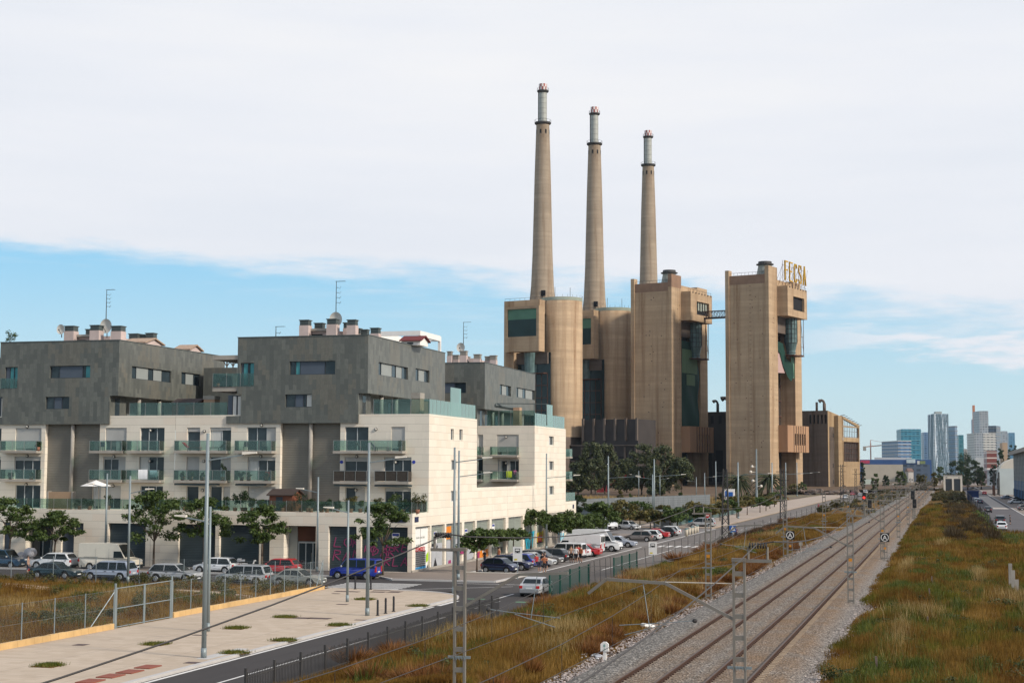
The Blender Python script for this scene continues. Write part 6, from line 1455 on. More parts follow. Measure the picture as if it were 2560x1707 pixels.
def make_car(kind):
    L, W, Hh, zh, zb, zt, xA, xB, xC, xD, xf, xr, r = KIND[kind]; h = L/2; w = W/2; van = kind in ('bigvan','longvan'); box_ = van or kind == 'smallvan'
    t = T('car', 'car', 'car')
    def arch(cx): return [(cx+(r+.07)*math.cos(a), r+(r+.07)*math.sin(a)) for a in [PI*(1-i/7) for i in range(8)]]
    low = [(-h+.06,.30)]+[p for p in arch(xr) if p[1] > .20 or True]+arch(xf)+[(h-.10,.24),(h-.01,.40),(h-.02,.62),(h-.14,zh-.08),(xA+.1 if not van else xA+.02,zb),(xD,zt),(-h+.05,zt-.06),(-h,.60)]
    low = [(x, max(z, .22)) for x, z in low]
    b = MB(); nl = len(low)
    def hw(x, z):
        e = max(0, (abs(x)-(h-.55))/.55); k = 1-.16*e*e
        if z < .45: k *= .965
        return w*k
    b.v = [(x,-hw(x,z),z) for x, z in low]+[(x,hw(x,z),z) for x, z in low]
    b.f = [tuple(range(nl)), tuple(reversed(range(nl,2*nl)))]+[(i,nl+i,nl+(i+1)%nl,(i+1)%nl) for i in range(nl)]; b.m = [0]*len(b.f)
    wb, wr = w*.975, w*(.79 if not box_ else .90); zs = zb-.03
    wt = lambda z: wb+(wr-wb)*max(0, (z-zs)/(Hh-zs))
    gh = [(xA,zs),(xB+.12,Hh-.10),(xB-.12,Hh-.02),((xB+xC)/2,Hh),(xC+.1,Hh-.04),(xC-.10,Hh-.12),(xD,zt-.03)]; ng = len(gh); o_ = len(b.v)
    b.v += [(x,-wt(z),z) for x, z in gh]+[(x,wt(z),z) for x, z in gh]
    b.f += [tuple(o_+i for i in reversed(range(ng))), tuple(o_+ng+i for i in range(ng))]+[(o_+(i+1)%ng,o_+ng+(i+1)%ng,o_+ng+i,o_+i) for i in range(ng)]; b.m += [0]*(ng+2)
    body = obj('body', b, PAINT['silver'], t, True, bevel=.045)
    def gq(name, pts, m=M['carglass']):
        g = MB(); g.poly(pts); return obj(name, g, m, t, True)
    def lerp(p, q, k): return p[0]+(q[0]-p[0])*k, p[1]+(q[1]-p[1])*k
    def scr(p, q, k0, k1, ins, off):       # a pane on the sloping front or rear face
        (xa, za), (xb_, zb_) = lerp(p, q, k0), lerp(p, q, k1); nx, nz = (q[1]-p[1]), -(q[0]-p[0]); l = math.hypot(nx, nz); nx, nz = nx/l*off, nz/l*off
        return [(xa+nx,-wt(za)+ins,za+nz),(xa+nx,wt(za)-ins,za+nz),(xb_+nx,wt(zb_)-ins,zb_+nz),(xb_+nx,-wt(zb_)+ins,zb_+nz)]
    gq('windscreen', scr(gh[0], gh[1], .06, .95, .07, .012))
    gq('rear_window', list(reversed(scr(gh[6], gh[5], .12, .94, .12, -.012)))) if not van else None
    zl, zu = zs+.045, Hh-(.115 if not van else .75)
    def xs_front(z): k = (z-gh[0][1])/(gh[1][1]-gh[0][1]); return gh[0][0]+(gh[1][0]-gh[0][0])*min(1, max(0, k))
    def xs_rear(z): k = (z-gh[6][1])/(gh[5][1]-gh[6][1]); return gh[6][0]+(gh[5][0]-gh[6][0])*min(1, max(0, k))
    x0l, x0u = xs_front(zl)-.09, xs_front(zu)-.06
    rl, ru = (xs_rear(zl)+.13, xs_rear(zu)+.12) if not van else (x0u-.75, x0u-.75)
    xm = (x0u+ru)/2 if not van else None
    cuts = [(x0l,x0u,xm+.04,xm+.04),(xm-.04,xm-.04,rl,ru)] if xm is not None else [(x0l,x0u,rl,ru)]
    if kind in ('minivan','wagon','smallvan'):
        a_ = x0u-(x0u-ru)*.38; b_ = x0u-(x0u-ru)*.70; cuts = [(x0l,x0u,a_+.04,a_+.04),(a_-.04,a_-.04,b_+.04,b_+.04),(b_-.04,b_-.04,rl,ru)]
    for s in (-1, 1):
        for c in cuts:
            q = [(c[0],s*(wt(zl)+.012),zl),(c[1],s*(wt(zu)+.012),zu),(c[3],s*(wt(zu)+.012),zu),(c[2],s*(wt(zl)+.012),zl)]
            gq('side_window', q if s > 0 else list(reversed(q)))
        for cx in (xf, xr):
            y = s*(w-.10); b = MB(); b.cyl((cx,y-.10,r),(cx,y+.10,r),r,r,18); wh = obj('wheel', b, M['tyre'], t, True)
            b = MB(); ys_ = y+s*.102; b.cyl((cx,ys_-s*.01,r),(cx,ys_+s*.012,r),r*.66,r*.60,14); obj('rim', b, M['rim'], wh, True)
            b = MB()
            for i in range(5): a = i*2*PI/5+.3; b.beam((cx+.10*math.cos(a),ys_+s*.016,r+.10*math.sin(a)),(cx+r*.56*math.cos(a),ys_+s*.016,r+r*.56*math.sin(a)),.045,.006)
            obj('spoke', b, M['iron'], wh, True)
        b = MB(); z_ = zh-.17 if not van else zh-.2; b.box(h-.30, h-.055, min(s*(w*.86),s*(w*.46)), max(s*(w*.86),s*(w*.46)), z_-.08, z_+.07); obj('headlight', b, M['headl'], t, True, bevel=.03)
        b = MB(); zz = zt-.22 if not box_ else zt-.15; hh_ = .11 if not box_ else .26; b.box(-h-.004, -h+.16, min(s*(w*.88),s*(w*.60)), max(s*(w*.88),s*(w*.60)), zz-hh_, zz+hh_); obj('tail_light', b, M['taill'], t, True, bevel=.02)
        b = MB(); xm_ = xs_front(zl)-.22; b.box(xm_-.07, xm_+.06, min(s*(wb+.02),s*(wb+.20)), max(s*(wb+.02),s*(wb+.20)), zl, zl+.15); obj('mirror', b, PAINT['silver'] if not van else M['black'], t, True, bevel=.03)
        b = MB()
        for c in cuts[:2]: xx = (c[2]+.12); b.box(xx, xx+.2, min(s*(w+.0),s*(w+.025)), max(s*(w+.0),s*(w+.025)), zb-.15, zb-.11)
        obj('door_handle', b, M['black'], t, True)
    b = MB(); b.box(h-.16, h-.0, -w*.45, w*.45, .42, .58); obj('grille', b, M['black'], t, True)
    b = MB(); b.box(-h+.3, h-.3, -w*.90, w*.90, .17, .62); [b.box(xr+r+.10, xf-r-.10, min(s*w*.9,s*(w-.005)), max(s*w*.9,s*(w-.005)), .17, .30) for s in (-1,1)]; obj('underbody', b, M['black'], t, True)
    b = MB(); b.box(h-.005, h+.012, -.26, .26, .36, .47); obj('number_plate', b, M['plate'], t, True)
    b = MB(); b.box(-h-.012, -h+.005, -.26, .26, .62 if not van else .5, .73 if not van else .61); obj('number_plate', b, M['plate'], t, True)
    if van or kind in ('suv', 'minivan', 'smallvan'):
        b = MB()
        for s in (-1,1): b.box(xr+r+.1, xf-r-.1, min(s*w*.96,s*(w+.015)), max(s*w*.96,s*(w+.015)), .40, .50 if not van else .62)
        b.box(-h-.01, -h+.2, -w*.82, w*.82, .32, .50); b.box(h-.2, h+.008, -w*.80, w*.80, .26, .38 if not van else .62)
        obj('bumper_trim', b, M['black'], t, True)
    if van:
        b = MB()
        for s in (-1, 1):
            for xx in (.35, -1.05): b.box(xx-.012, xx+.012, min(s*w,s*(w+.004)), max(s*w,s*(w+.004)), .65, Hh-.5)
            b.box(-2.3, -.8, min(s*w,s*(w+.012)), max(s*w,s*(w+.012)), 1.28, 1.33)
        b.box(-h-.03,-h+.06,-.02,.02,.6,Hh-.3); obj('door_seam', b, M['greypanel'], t, True)
        b = MB(); b.box(-h+.0, -h+.07, -w*.75, -w*.1, 1.5, 2.1); b.box(-h+.0, -h+.07, w*.1, w*.75, 1.5, 2.1); obj('rear_window', b, M['carglass'], t, True)
    return t
PROTO = {}
NAME = {'hatch':'hatchback_car','small':'small_car','sedan':'sedan_car','wagon':'estate_car','minivan':'minivan','suv':'suv_car','smallvan':'small_van','bigvan':'delivery_van','longvan':'panel_van'}
def car(kind, col, x, y, head, label, group=None, z=0.0):
    """HEAD in degrees from +X"""
    if kind not in PROTO: PROTO[kind] = t = make_car(kind); t.location = (x, y, z); t.rotation_euler = (0, 0, math.radians(head))
    else: t = dup(PROTO[kind], (x, y, z), math.radians(head))
    t.name = NAME[kind]; t['label'] = label; t['category'] = 'van' if 'van' in kind and kind != 'minivan' else 'car'
    if group: t['group'] = group
    for ch in t.children:
        b = ch.name.split('.')[0]
        if b == 'body' or (b == 'mirror' and 'van' not in kind):
            ch.material_slots[0].link = 'OBJECT'; ch.material_slots[0].material = PAINT[col]
    return t
gs = 'cars parked along the side street'
def sx(px, py, Y): return VY(px, py, Y)[0]
car('smallvan','petrol', sx(8,1405,134.2), 134.2, 0, 'dark petrol blue van at the photo left edge, facing right', gs)
car('suv','white', sx(135,1405,134.0), 134.0, 180, 'white crossover car left of the tall cream van, seen from its rear side', gs)
car('bigvan','cream', sx(277,1405,134.1), 134.1, 0, 'tall cream delivery van parked against the left building', gs)
car('sedan','teal', sx(140,1430,123.0), 123.0, 0, 'dark sedan half hidden behind shrubs at the field edge', gs)
car('minivan','bluesilver', sx(275,1430,122.6), 122.6, 180, 'blue-silver minivan behind shrubs, in front of the cream van', gs)
car('suv','silver', sx(438,1440,121.9), 121.9, 0, 'silver crossover at the near kerb, facing right', gs)
car('hatch','white', sx(540,1425,134.0), 134.0, 180, 'white hatchback parked beside the white scooters', gs)
car('minivan','silver', sx(611,1440,121.3), 121.3, 180, 'large silver minivan parked at the near kerb with its red tail lights to the right', gs)
car('hatch','red', sx(696,1425,134.2), 134.2, 180, 'red hatchback at the far kerb beside the entrance', gs)
car('sedan','champagne', sx(745,1446,121.5), 121.5, 0, 'old champagne grey sedan at the corner of the dry field', gs)
car('smallvan','blue', sx(889,1430,131.0), 131.0, 180, 'bright blue small van in front of the graffiti shutters', gs)
gp_ = 'cars parked in the bays along the avenue'
def bay(kind, col, px, py, head, label, off=2.0): p = G(px, py); return car(kind, col, p.x-off*math.cos(math.radians(head)), p.y-off*math.sin(math.radians(head)) if abs(head) < 170 else p.y, head, label, gp_)
car('small','navy', -40.9, 143.0, -12, 'small dark blue car first in the row of bays', gp_)
car('hatch','navy', -40.9, 147.2, -5, 'dark blue hatchback with people sitting behind it', gp_)
car('hatch','blue', -41.3, 150.1, 175, 'blue car with its tailgate toward the road beside a standing person', gp_)
car('sedan','silver', -40.4, 153.4, -4, 'silver sedan nosing out of the bays between two dark cars', gp_)
car('wagon','dgrey', -40.6, 157.2, -4, 'dark grey estate behind the silver sedan', gp_)
car('hatch','black', -40.6, 161.0, 176, 'black hatchback parked nose in, red tail lights toward the road', gp_)
car('smallvan','white', -40.3, 166.6, 176, 'white passenger van with dark windows beside the men on the road', gp_)
car('hatch','white', -40.3, 170.0, 178, 'white hatchback squeezed behind the white passenger van', gp_)
car('sedan','red', -39.9, 172.8, 178, 'bright red car tail out beside the high white van', gp_)
car('longvan','white', -40.9, 176.2, 177, 'high white panel van parked tail out', gp_)
car('bigvan','white', -40.6, 184.6, -3, 'white delivery van with a grey lower nose, facing the road', gp_)
car('sedan','bluesilver', -40.2, 195.2, -4, 'pale silver sedan right of the white delivery van', gp_)
car('hatch','taupe', -40.9, 211.6, -176, 'taupe hatchback beside the bus stop sign', gp_)
car('hatch','white', -40.4, 215.3, 178, 'white hatchback hidden behind the taupe hatchback', gp_)
car('sedan','red', -40.6, 221.5, 178, 'red sedan behind the taupe hatchback', gp_)
car('hatch','black', -40.3, 227.2, 178, 'black hatchback near the row of litter bins', gp_)
car('hatch','white', -40.3, 231.2, 178, 'white hatchback right next to the row of litter bins', gp_)
car('minivan','silver', -40.6, 267.5, 180, 'silver minivan leaving the car park at the no-entry sign')
car('longvan','white', -53.9, 252.6, -60, 'white van parked under the trees in the far car park')
car('hatch','white', -50.6, 253.4, -25, 'white hatchback in the far car park beyond the white vans')
car('sedan','silver', -30.95, 118.6, 90, 'silver sedan driving away on the avenue beside the green fence')
ga = 'cars along the right access road'
car('hatch','white', 7.9+.6, 273.0, 90, 'white hatchback nearest on the right access road, half behind scrub', ga)
car('suv','black', 9.3, 305.0, 90, 'large dark car with a person standing at its side', ga)
car('sedan','black', 9.2, 391, 90, 'black sedan parked ahead of the large dark car', ga)
car('sedan','navy', 9.4, 497, 90, 'dark blue car parked at the left kerb of the access road', ga)
car('hatch','white', 8.9, 512, 90, 'white hatchback ahead of the parked dark blue car', ga)
car('sedan','white', 8.9, 560, 90, 'white sedan farther up the left kerb of the access road', ga)
car('hatch','red', 15.0, 692, 90, 'red car braking on the access road', ga)
car('hatch','dgrey', 12.9, 855, -90, 'grey car coming down the access road', ga)
car('hatch','red', 23.5, 1130, -90, 'small red car far up the access road', ga)
car('sedan','bluesilver', 20.3, 583, 30, 'pale blue-grey sedan parked by the first blue columns', ga)
car('sedan','black', 22.0, 545, 20, 'black sedan between the pale sedans at the warehouse', ga)
car('sedan','white', 19.8, 497, 15, 'white sedan parked across the right pavement', ga)
car('hatch','dgrey', 18.9, 416, 20, 'dark grey hatchback at the photo right edge', ga)
gf = 'distant cars on the avenue'
for i, (x, y, c, k) in enumerate([(-34.5,560,'white','hatch'),(-32,610,'silver','sedan'),(-36.5,640,'red','hatch'),(-34,690,'white','minivan'),(-31.5,720,'navy','sedan'),(-36,760,'white','sedan'),(-33,810,'silver','hatch'),(-36,860,'red','hatch'),(-32,900,'white','smallvan'),(-35,960,'dgrey','sedan'),(-33,1020,'white','hatch')]):
    car(k, c, x, y, 90 if i % 2 else -90, '%s distant car on the avenue, %s from the near end' % (c.replace('dgrey','grey'), nth(i)), gf)
# two-wheelers
def scooter(x, y, head, label, m, z=.13):
    t = T('motor_scooter', label, 'scooter', (x, y, z), math.radians(head), 'parked two-wheelers')
    for cx in (-.62, .62):
        b = MB(); b.cyl((cx,-.05,.24),(cx,.05,.24),.24,.24,12); wv_ = obj('wheel', b, M['tyre'], t, True); b = MB(); b.cyl((cx,-.055,.24),(cx,.055,.24),.12,.12,8); obj('rim', b, M['rim'], wv_, True)
    b = MB(); b.ext([(-.85,-.17,.40),(-.15,-.17,.30),(.35,-.17,.28),(.42,-.17,.36),(.62,-.17,.95),(.52,-.17,1.0),(.30,-.17,.42),(-.05,-.17,.42),(-.15,-.17,.68),(-.9,-.17,.72)], (0,.34,0)); obj('body', b, m, t, True, bevel=.04)
    b = MB(); b.box(-.85,-.1,-.15,.15,.72,.82); obj('seat', b, M['black'], t, True, bevel=.03)
    b = MB(); b.tube([(.52,-.33,1.08),(.56,0,1.0),(.52,.33,1.08)],.025,6); b.cyl((.62,0,.24),(.54,0,1.0),.03,.03,6); obj('handlebar', b, M['black'], t, True)
    b = MB(); b.ball((.62,0,.92),.09); obj('headlight', b, M['headl'], t, True); b = MB(); b.box(-1.05,-.72,-.17,.17,.84,1.12); obj('top_box', b, m, t, True, bevel=.04)
scooter(sx(604,1412,136.5),136.5,100,'white scooter with raised handlebars, left of its pair',PAINT['white']); scooter(sx(622,1412,136.6),136.6,10,'white scooter with a top box, side on in front of the shutter',PAINT['white'])
scooter(sx(720,1412,136.4),136.4,150,'black motorcycle leaning beside the building entrance',PAINT['black']); scooter(sx(737,1418,135.4),135.4,170,'dark low motorcycle between the red car and the entrance',PAINT['black'])
p = G(2046, 1270); scooter(p.x, p.y, -90, 'motorcycle coming down the avenue with its headlight on', PAINT['red'], 0)
# ---------------------------------------------------------------- street lamps
def street_lamp(x, y, hgt, arm, za, label, dirx=1, z=.13, diry=0.0, group='street lamps', w=.13):
    t = T('street_lamp', label, 'street lamp', (x, y, z), 0, group)
    b = MB(); b.cyl((0,0,0),(0,0,hgt),w,w*.62,12); b.cyl((0,0,0),(0,0,.5),w*1.15,w*1.1,12); obj('pole', b, M['lamp_p'], t, True, True)
    b = MB(); dx, dy = dirx*arm, diry*arm; b.beam((0,0,za),(dx,dy,za+.28*(abs(dirx)+abs(diry) > 0)),.07); obj('arm', b, M['lamp_p'], t, True)
    l = math.hypot(dx, dy) or 1; ux, uy = dx/l, dy/l; e = Vector((dx,dy,za+.28)); u = Vector((ux,uy,.10)).normalized()
    b = MB(); p0, p1 = e-u*.05, e+u*.75; s = Vector((-uy,ux,0))
    b.add([p0-s*.13,p0+s*.13,p1+s*.09,p1-s*.09,p0-s*.10+Vector((0,0,.15)),p0+s*.10+Vector((0,0,.15)),p1+s*.05+Vector((0,0,.07)),p1-s*.05+Vector((0,0,.07))], [(0,3,2,1),(4,5,6,7),(0,1,5,4),(1,2,6,5),(2,3,7,6),(3,0,4,7)])
    h_ = obj('lamp_head', b, M['lamp_h'], t, True, bevel=.02)
    b = MB(); b.poly([p0-s*.09+Vector((0,0,-.004))+u*.1,p0+s*.09+Vector((0,0,-.004))+u*.1,p1+s*.06+Vector((0,0,-.004)),p1-s*.06+Vector((0,0,-.004))]); obj('lens', b, M['plate'], h_, True)
    return t
hz = lambda px, py, x, y: VY(px, py, y)[1]
street_lamp(-36.53, 73.11, hz(516,1083,0,73.1)-.13, 2.0, hz(516,1137,0,73.1)-.4, 'tall grey street lamp nearest the camera, arm over the kerb')
street_lamp(-36.84, 97.19, hz(921,1106,0,97.2)-.13, 1.9, hz(921,1146,0,97.2)-.4, 'tall grey street lamp beside the three bollards')
street_lamp(-42.19, 84.94, hz(529,1266,0,84.9)-.13, 1.6, hz(529,1290,0,84.9)-.5, 'shorter pavement lamp just behind the nearest tall lamp', -1, w=.10)
street_lamp(-42.03, 106.78, hz(870,1250,0,106.8)-.13, 1.2, hz(870,1272,0,106.8)-.4, 'shorter pavement lamp in the middle of the wide pavement', -1, w=.10)
street_lamp(-36.97, 116.29, hz(1136,1118,0,116.3)-.13, 2.3, hz(1136,1150,0,116.3)-.3, 'tall street lamp at the rounded pavement corner')
street_lamp(sx(1146,1390,131.2), 131.2, hz(1146,1126,0,131.2)-.13, 2.3, hz(1146,1192,0,131.2)-.1, 'tall street lamp at the corner of the graffiti building')
street_lamp(-46.39, 182.34, hz(1366,1133,0,182.3)-.13, 3.4, hz(1366,1191,0,182.3)-.3, 'tall street lamp in front of the far white building')
gl2 = [(1521,1323,1140,1190),(1636,1320,1147,1186),(1790,1261,1153,1187),(1846,1297,1155,1183)]
lab2 = ['tall street lamp above the white delivery van','tall street lamp among the car park trees','tall street lamp left of the palm trees','tall street lamp beside the right concrete tower']
for (px, pb, pt, pa), lb in zip(gl2, lab2):
    p = G(px, pb); street_lamp(p.x, p.y, VY(px, pt, p.y)[1], 4.6 if p.y < 300 else 6, VY(px, pa, p.y)[1]-.3, lb, z=0, w=.16 if p.y < 300 else .2)
for i, (px, pb, pt) in enumerate([(1931,1262,1156),(1965,1250,1156),(1993,1240,1156)]):
    p = G(px, pb); street_lamp(p.x, p.y, VY(px, pt, p.y)[1], 8, VY(px, 1184-i*2, p.y)[1]-.3, 'far street lamp in front of the right tower, %s from the left' % nth(i), z=0, w=.25)
for i, (px, pb, pt, d_) in enumerate([(1597,1248,1176,-1),(1650,1248,1186,1),(1488,1240,1182,-1),(1762,1262,1182,1),(1741,1248,1192,-1),(1632,1300,1185,-1)]):
    p = G(px, pb); street_lamp(p.x, p.y, VY(px, pt, p.y)[1], 2.4, VY(px, pt+12, p.y)[1], 'thin park lamp in front of the tall trees, %s built row position from the left' % nth([1,4,0,6,5,3][i]) if False else 'thin park lamp before the power station, %s from the left' % nth([1,3,0,5,4,2][i]), d_, z=0, group='park lamps', w=.17)
for i, (px, yb, pt, pa, dx_) in enumerate([(263,135.8,1183,1213,-1),(321,119.0,1189,1226,1),(793,136.5,1192,1225,-1)]):
    x = sx(px, 1400, yb); street_lamp(x, yb, VY(px, pt, yb)[1]-.13, 1.5, VY(px, pa, yb)[1]-.35, ['grey side-street lamp rising behind the cream van','grey side-street lamp before the cream van','grey side-street lamp beside the brown entrance'][i], dx_, w=.12)
# floodlight pole by the station
p = G(1892, 1262); t = T('floodlight_pole', 'tall pole carrying several white floodlights before the right tower', 'floodlight', (p.x, p.y, 0)); zt_ = VY(1895, 1122, p.y)[1]
b = MB(); b.cyl((0,0,0),(0,0,zt_),.35,.2,8); obj('pole', b, M['lamp_p'], t, True)
for z_, dx_ in ((zt_-5,-1.2),(zt_-6.5,-1.6),(zt_-9,-1.0),(zt_-10.5,1.3)): b = MB(); b.beam((0,0,z_),(dx_,0,z_),.2); b.ball((dx_,-.2,z_),.42,.4,.42); obj('floodlight', b, M['lamp_h'], t, True)
# ---------------------------------------------------------------- railway masts, signals and wires
def mast(x, y, ztop, label, z=.1, arm=0, rod=True, col='mast', ins=True, arm_z=None):
    t = T('catenary_mast', label, 'railway mast', (x, y, z), 0, 'overhead line masts'); hh = ztop-z; m = M[col]
    for s in (-1, 1):
        b = MB(); b.box(s*.20-.042, s*.20+.042, -.08, .08, 0, hh); obj('upright', b, m, t, True)
    b = MB(); q = .35; i = 0
    while q < hh-.2: b.box(-.158, .158, -.065, .065, q-.085, q+.085); q += .78
    obj('batten_plates', b, m, t, True)
    b = MB(); b.box(-.26, .26, -.11, .11, hh, hh+.13); b.box(-.6,.6,-.18,.18,-.15,.06); obj('cap', b, m, t, True)
    if arm:
        za = (arm_z or hh-2.1); s = 1 if arm > 0 else -1; a = abs(arm)
        pts = [(s*.22,0,za),(s*(a*.55),0,za+1.25),(s*a,0,za+1.35)]
        if a > 4.4: pts.append((s*(a+.7),0,za+.8))
        b = MB()
        for p, q in zip(pts[:-1], pts[1:]): b.beam(p, q, .09, .11)
        br_ = obj('bracket_arm', b, m, t, True)
        b = MB(); b.beam((s*.2,0,za+1.3),(s*a*.6,0,za+1.3),.03); obj('tie_rod', b, M['lamp_h'], t, True)
        b = MB(); xe_ = s*a*.72; b.tube([(xe_,0,za+1.3),(xe_-s*.25,0,za-.4)],.016,5); b.tube([(xe_+s*.9,0,za-.35),(xe_-s*.95,0,za-.2),(xe_-s*1.9,0,za-.1)],.015,5); b.tube([(xe_+s*.7,0,za-.7),(xe_-s*.9,0,za-.25)],.015,5); obj('registration_arm', b, M['lamp_p'], t, True)
        b = MB(); b.ball((xe_-s*1.95,0,za-.1),.10,.09,.09); obj('insulator', b, M['iron'], t, True)
    if ins:
        s = 1 if arm >= 0 else -1
        b = MB(); b.tube([(-s*.2,0,hh+.02),(-s*1.05,0,hh+.06),(-s*1.05,0,hh+.55)],.05,6); b.tube([(-s*.35,0,hh+.05),(-s*.35,0,hh+.55)],.05,6); b.box(-s*.7-.5,-s*.7+.5,-.05,.05,hh-.02,hh+.1); o_ = obj('insulator_bracket', b, m, t, True)
        b = MB()
        for k in range(7): b.cyl((-s*(.38+k*.10),0,hh+.60),(-s*(.43+k*.10),0,hh+.60),.11,.11,8)
        obj('insulator', b, M['iron'], o_, True)
    b = MB(); b.beam((-.45,-.05,2.4),(.45,-.05,2.4),.05,.10)
    for k in range(5): b.beam((-.25+k*.11,-.1,2.46),(-.2+k*.11,-.1,2.3),.02)
    obj('spike_guard', b, M['lamp_p'], t, True)
    if rod: b = MB(); b.box(-.12, .12, -.095, -.084, 3.15, 3.36); obj('number_tag', b, mat('orange_tag', (.55,.22,.02), .6, .1) if 'orange_tag' not in bpy.data.materials else bpy.data.materials['orange_tag'], t, True)
    return t
YS = [58.2, 115.2, 172.5, 229.0, 286.0, 343, 400, 457, 514, 571, 628, 700, 780, 860]
for i, y in enumerate(YS):
    zt_ = 6.45 if i else 6.5
    lw = 'nearest' if i == 0 else nth(i)
    if i == 0:
        mast(-18.25, y, 6.55, 'nearest railway mast on the road side, with a bent bracket arm toward the track', arm=4.3, rod=False); mast(-7.47, y, 6.35, 'nearest railway mast beside the meadow, standing before the rails, long bent arm', arm=-5.0, rod=False)
    else:
        mast(-17.25, y+1.5, zt_, '%s railway mast from the camera on the road side of the tracks' % lw, arm=4.0 if i % 2 else 0, ins=i < 7); mast(-6.8, y, zt_, '%s railway mast from the camera on the meadow side of the tracks' % lw, arm=-4.6 if i < 8 else 0, ins=i < 7)
def wire(name, label, pts, r, grp='overhead wires', sagn=8):
    b = MB(); out = []
    for (p, q, sag) in pts:
        for k in range(sagn+1):
            t_ = k/sagn; out.append(tuple(p[j]+(q[j]-p[j])*t_ for j in range(2))+(p[2]+(q[2]-p[2])*t_-4*sag*t_*(1-t_),))
    for a, c in zip(out[:-1], out[1:]):
        if math.dist(a, c) > .01: b.cyl(a, c, r, r, 4)
    o = obj(name, b, M['wire']); tag(o, label, 'cable', grp); return out
Z0 = [8.0]+YS
def run(x0, x1, z, sag, x2=None): return [((x0 if i else x1, Z0[i], z), (x0, Z0[i+1], z), sag) for i in range(len(Z0)-3)]
wire('feeder_cable', 'thick feeder cable hung along the road-side masts and across the wide pavement', [((-18.6,14,4.6),(-18.8,58.2,7.2),.45)]+run(-17.9,-18.6,7.1,.75)[1:], .026)
wire('feeder_cable', 'thick feeder cable hung along the meadow-side masts', [((-6.9,14,5.5),(-6.8,58.2,7.0),.45)]+run(-6.2,-6.8,7.1,.75)[1:], .026)
for cx, nm in ((-13.3, 'road-side'), (-9.6, 'meadow-side')):
    ms = wire('messenger_wire', 'sagging messenger wire above the %s track' % nm, run(cx,cx,6.05,.85), .012); cwz = 4.55
    b = MB(); b.tube([(cx, y, cwz) for y in Z0], .011, 4)
    for i, (a, c) in enumerate(zip(Z0[:-6], Z0[1:-5])):
        for k in range(1, 8):
            y = a+(c-a)*k/8; t_ = k/8; b.cyl((cx,y,cwz),(cx,y,6.05-4*.85*t_*(1-t_)),.008,.008,3)
    tag(obj('contact_wire', b, M['wire']), 'straight contact wire with droppers above the %s track' % nm, 'cable', 'overhead wires')
# letter A boards on posts
def letter_board(x, y, z0, label):
    t = T('railway_sign', label, 'railway sign', (x, y, .1), 0, 'letter A railway signs'); hh = z0
    for s in (-1,1): b = MB(); b.box(s*.22-.03,s*.22+.03,-.04,.04,0,hh); obj('upright', b, M['mast'], t, True)
    b = MB(); q = .4
    while q < hh-.3: b.box(-.19,.19,-.03,.03,q-.05,q+.05); q += .6
    obj('lattice', b, M['mast'], t, True); b = MB(); b.box(-.5,.5,-.3,.3,-.1,.08); obj('footing', b, M['slab'], t, True)
    b = MB(); b.box(-.47,.47,-.06,-.02,hh-.02,hh+.92); bd = obj('board', b, M['black'], t, True)
    b = MB(); c = (0,-.07,hh+.45)
    n_ = 28; vs = [(r_*math.cos(2*PI*i/n_),-.066,c[2]+r_*math.sin(2*PI*i/n_)) for r_ in (.41,.345) for i in range(n_)]; b.add(vs, [(i,(i+1)%n_,n_+(i+1)%n_,n_+i) for i in range(n_)]); obj('white_ring', b, M['white_p'], bd, True)
    b = text_mb('A', .68, lambda u, v, w_: (u,-.068-w_,hh+.21+v)); obj('letter', b, M['white_p'], bd, True)
    b = MB(); b.box(-.11,.11,-.05,-.04,hh*.62,hh*.62+.22); obj('number_tag', b, bpy.data.materials['orange_tag'], t, True)
pA, pB = G(1976,1400), G(2213,1406)
letter_board(pA.x, pA.y, VY(1976,1351,pA.y)[1]+.05, 'black square board with ringed white letter A on the road side of the tracks')
letter_board(pB.x, pB.y, VY(2213,1357,pB.y)[1]+.05, 'black square board with ringed white letter A on the meadow side of the tracks')
red_l = emit('red_signal', (1,.03,.02), 3.0)
def signal(px, pb, pt, label, lit=False, box=True):
    p = G(px, pb); hh = VY(px, pt, p.y)[1]; k = p.y/330
    t = T('railway_signal', label, 'railway signal', (p.x, p.y, 0), 0, 'railway signals')
    b = MB(); b.cyl((0,0,0),(0,0,hh),.09*k,.09*k,8); b.box(-.5,.5,-.5,.5,0,.5); obj('post', b, M['mast'], t, True)
    b = MB(); b.box(-.38*k,.38*k,-.25,.1,hh-1.8*k,hh); h_ = obj('signal_head', b, M['black'], t, True, bevel=.1)
    b = MB(); b.cyl((0,-.27,hh-1.1*k),(0,-.33,hh-1.1*k),.24*k,.24*k,12); obj('red_lamp' if lit else 'lamp', b, red_l if lit else M['iron'], h_, True)
    b = MB(); b.box(-.7*k,.7*k,.1,.9,hh*.5,hh*.5+.1); b.tube([(-.5*k,.5,0),(-.5*k,.5,hh)],.04,4); b.tube([(.5*k,.5,0),(.5*k,.5,hh)],.04,4); obj('ladder', b, M['mast'], t, True)
signal(2161, 1296, 1230, 'railway signal showing a red light on the road side', True); signal(2175, 1292, 1247, 'dark unlit railway signal behind the red one')
signal(2287, 1300, 1247, 'railway signal seen from the side beside the right track'); signal(2283, 1296, 1226, 'taller railway signal behind the right-hand signal')
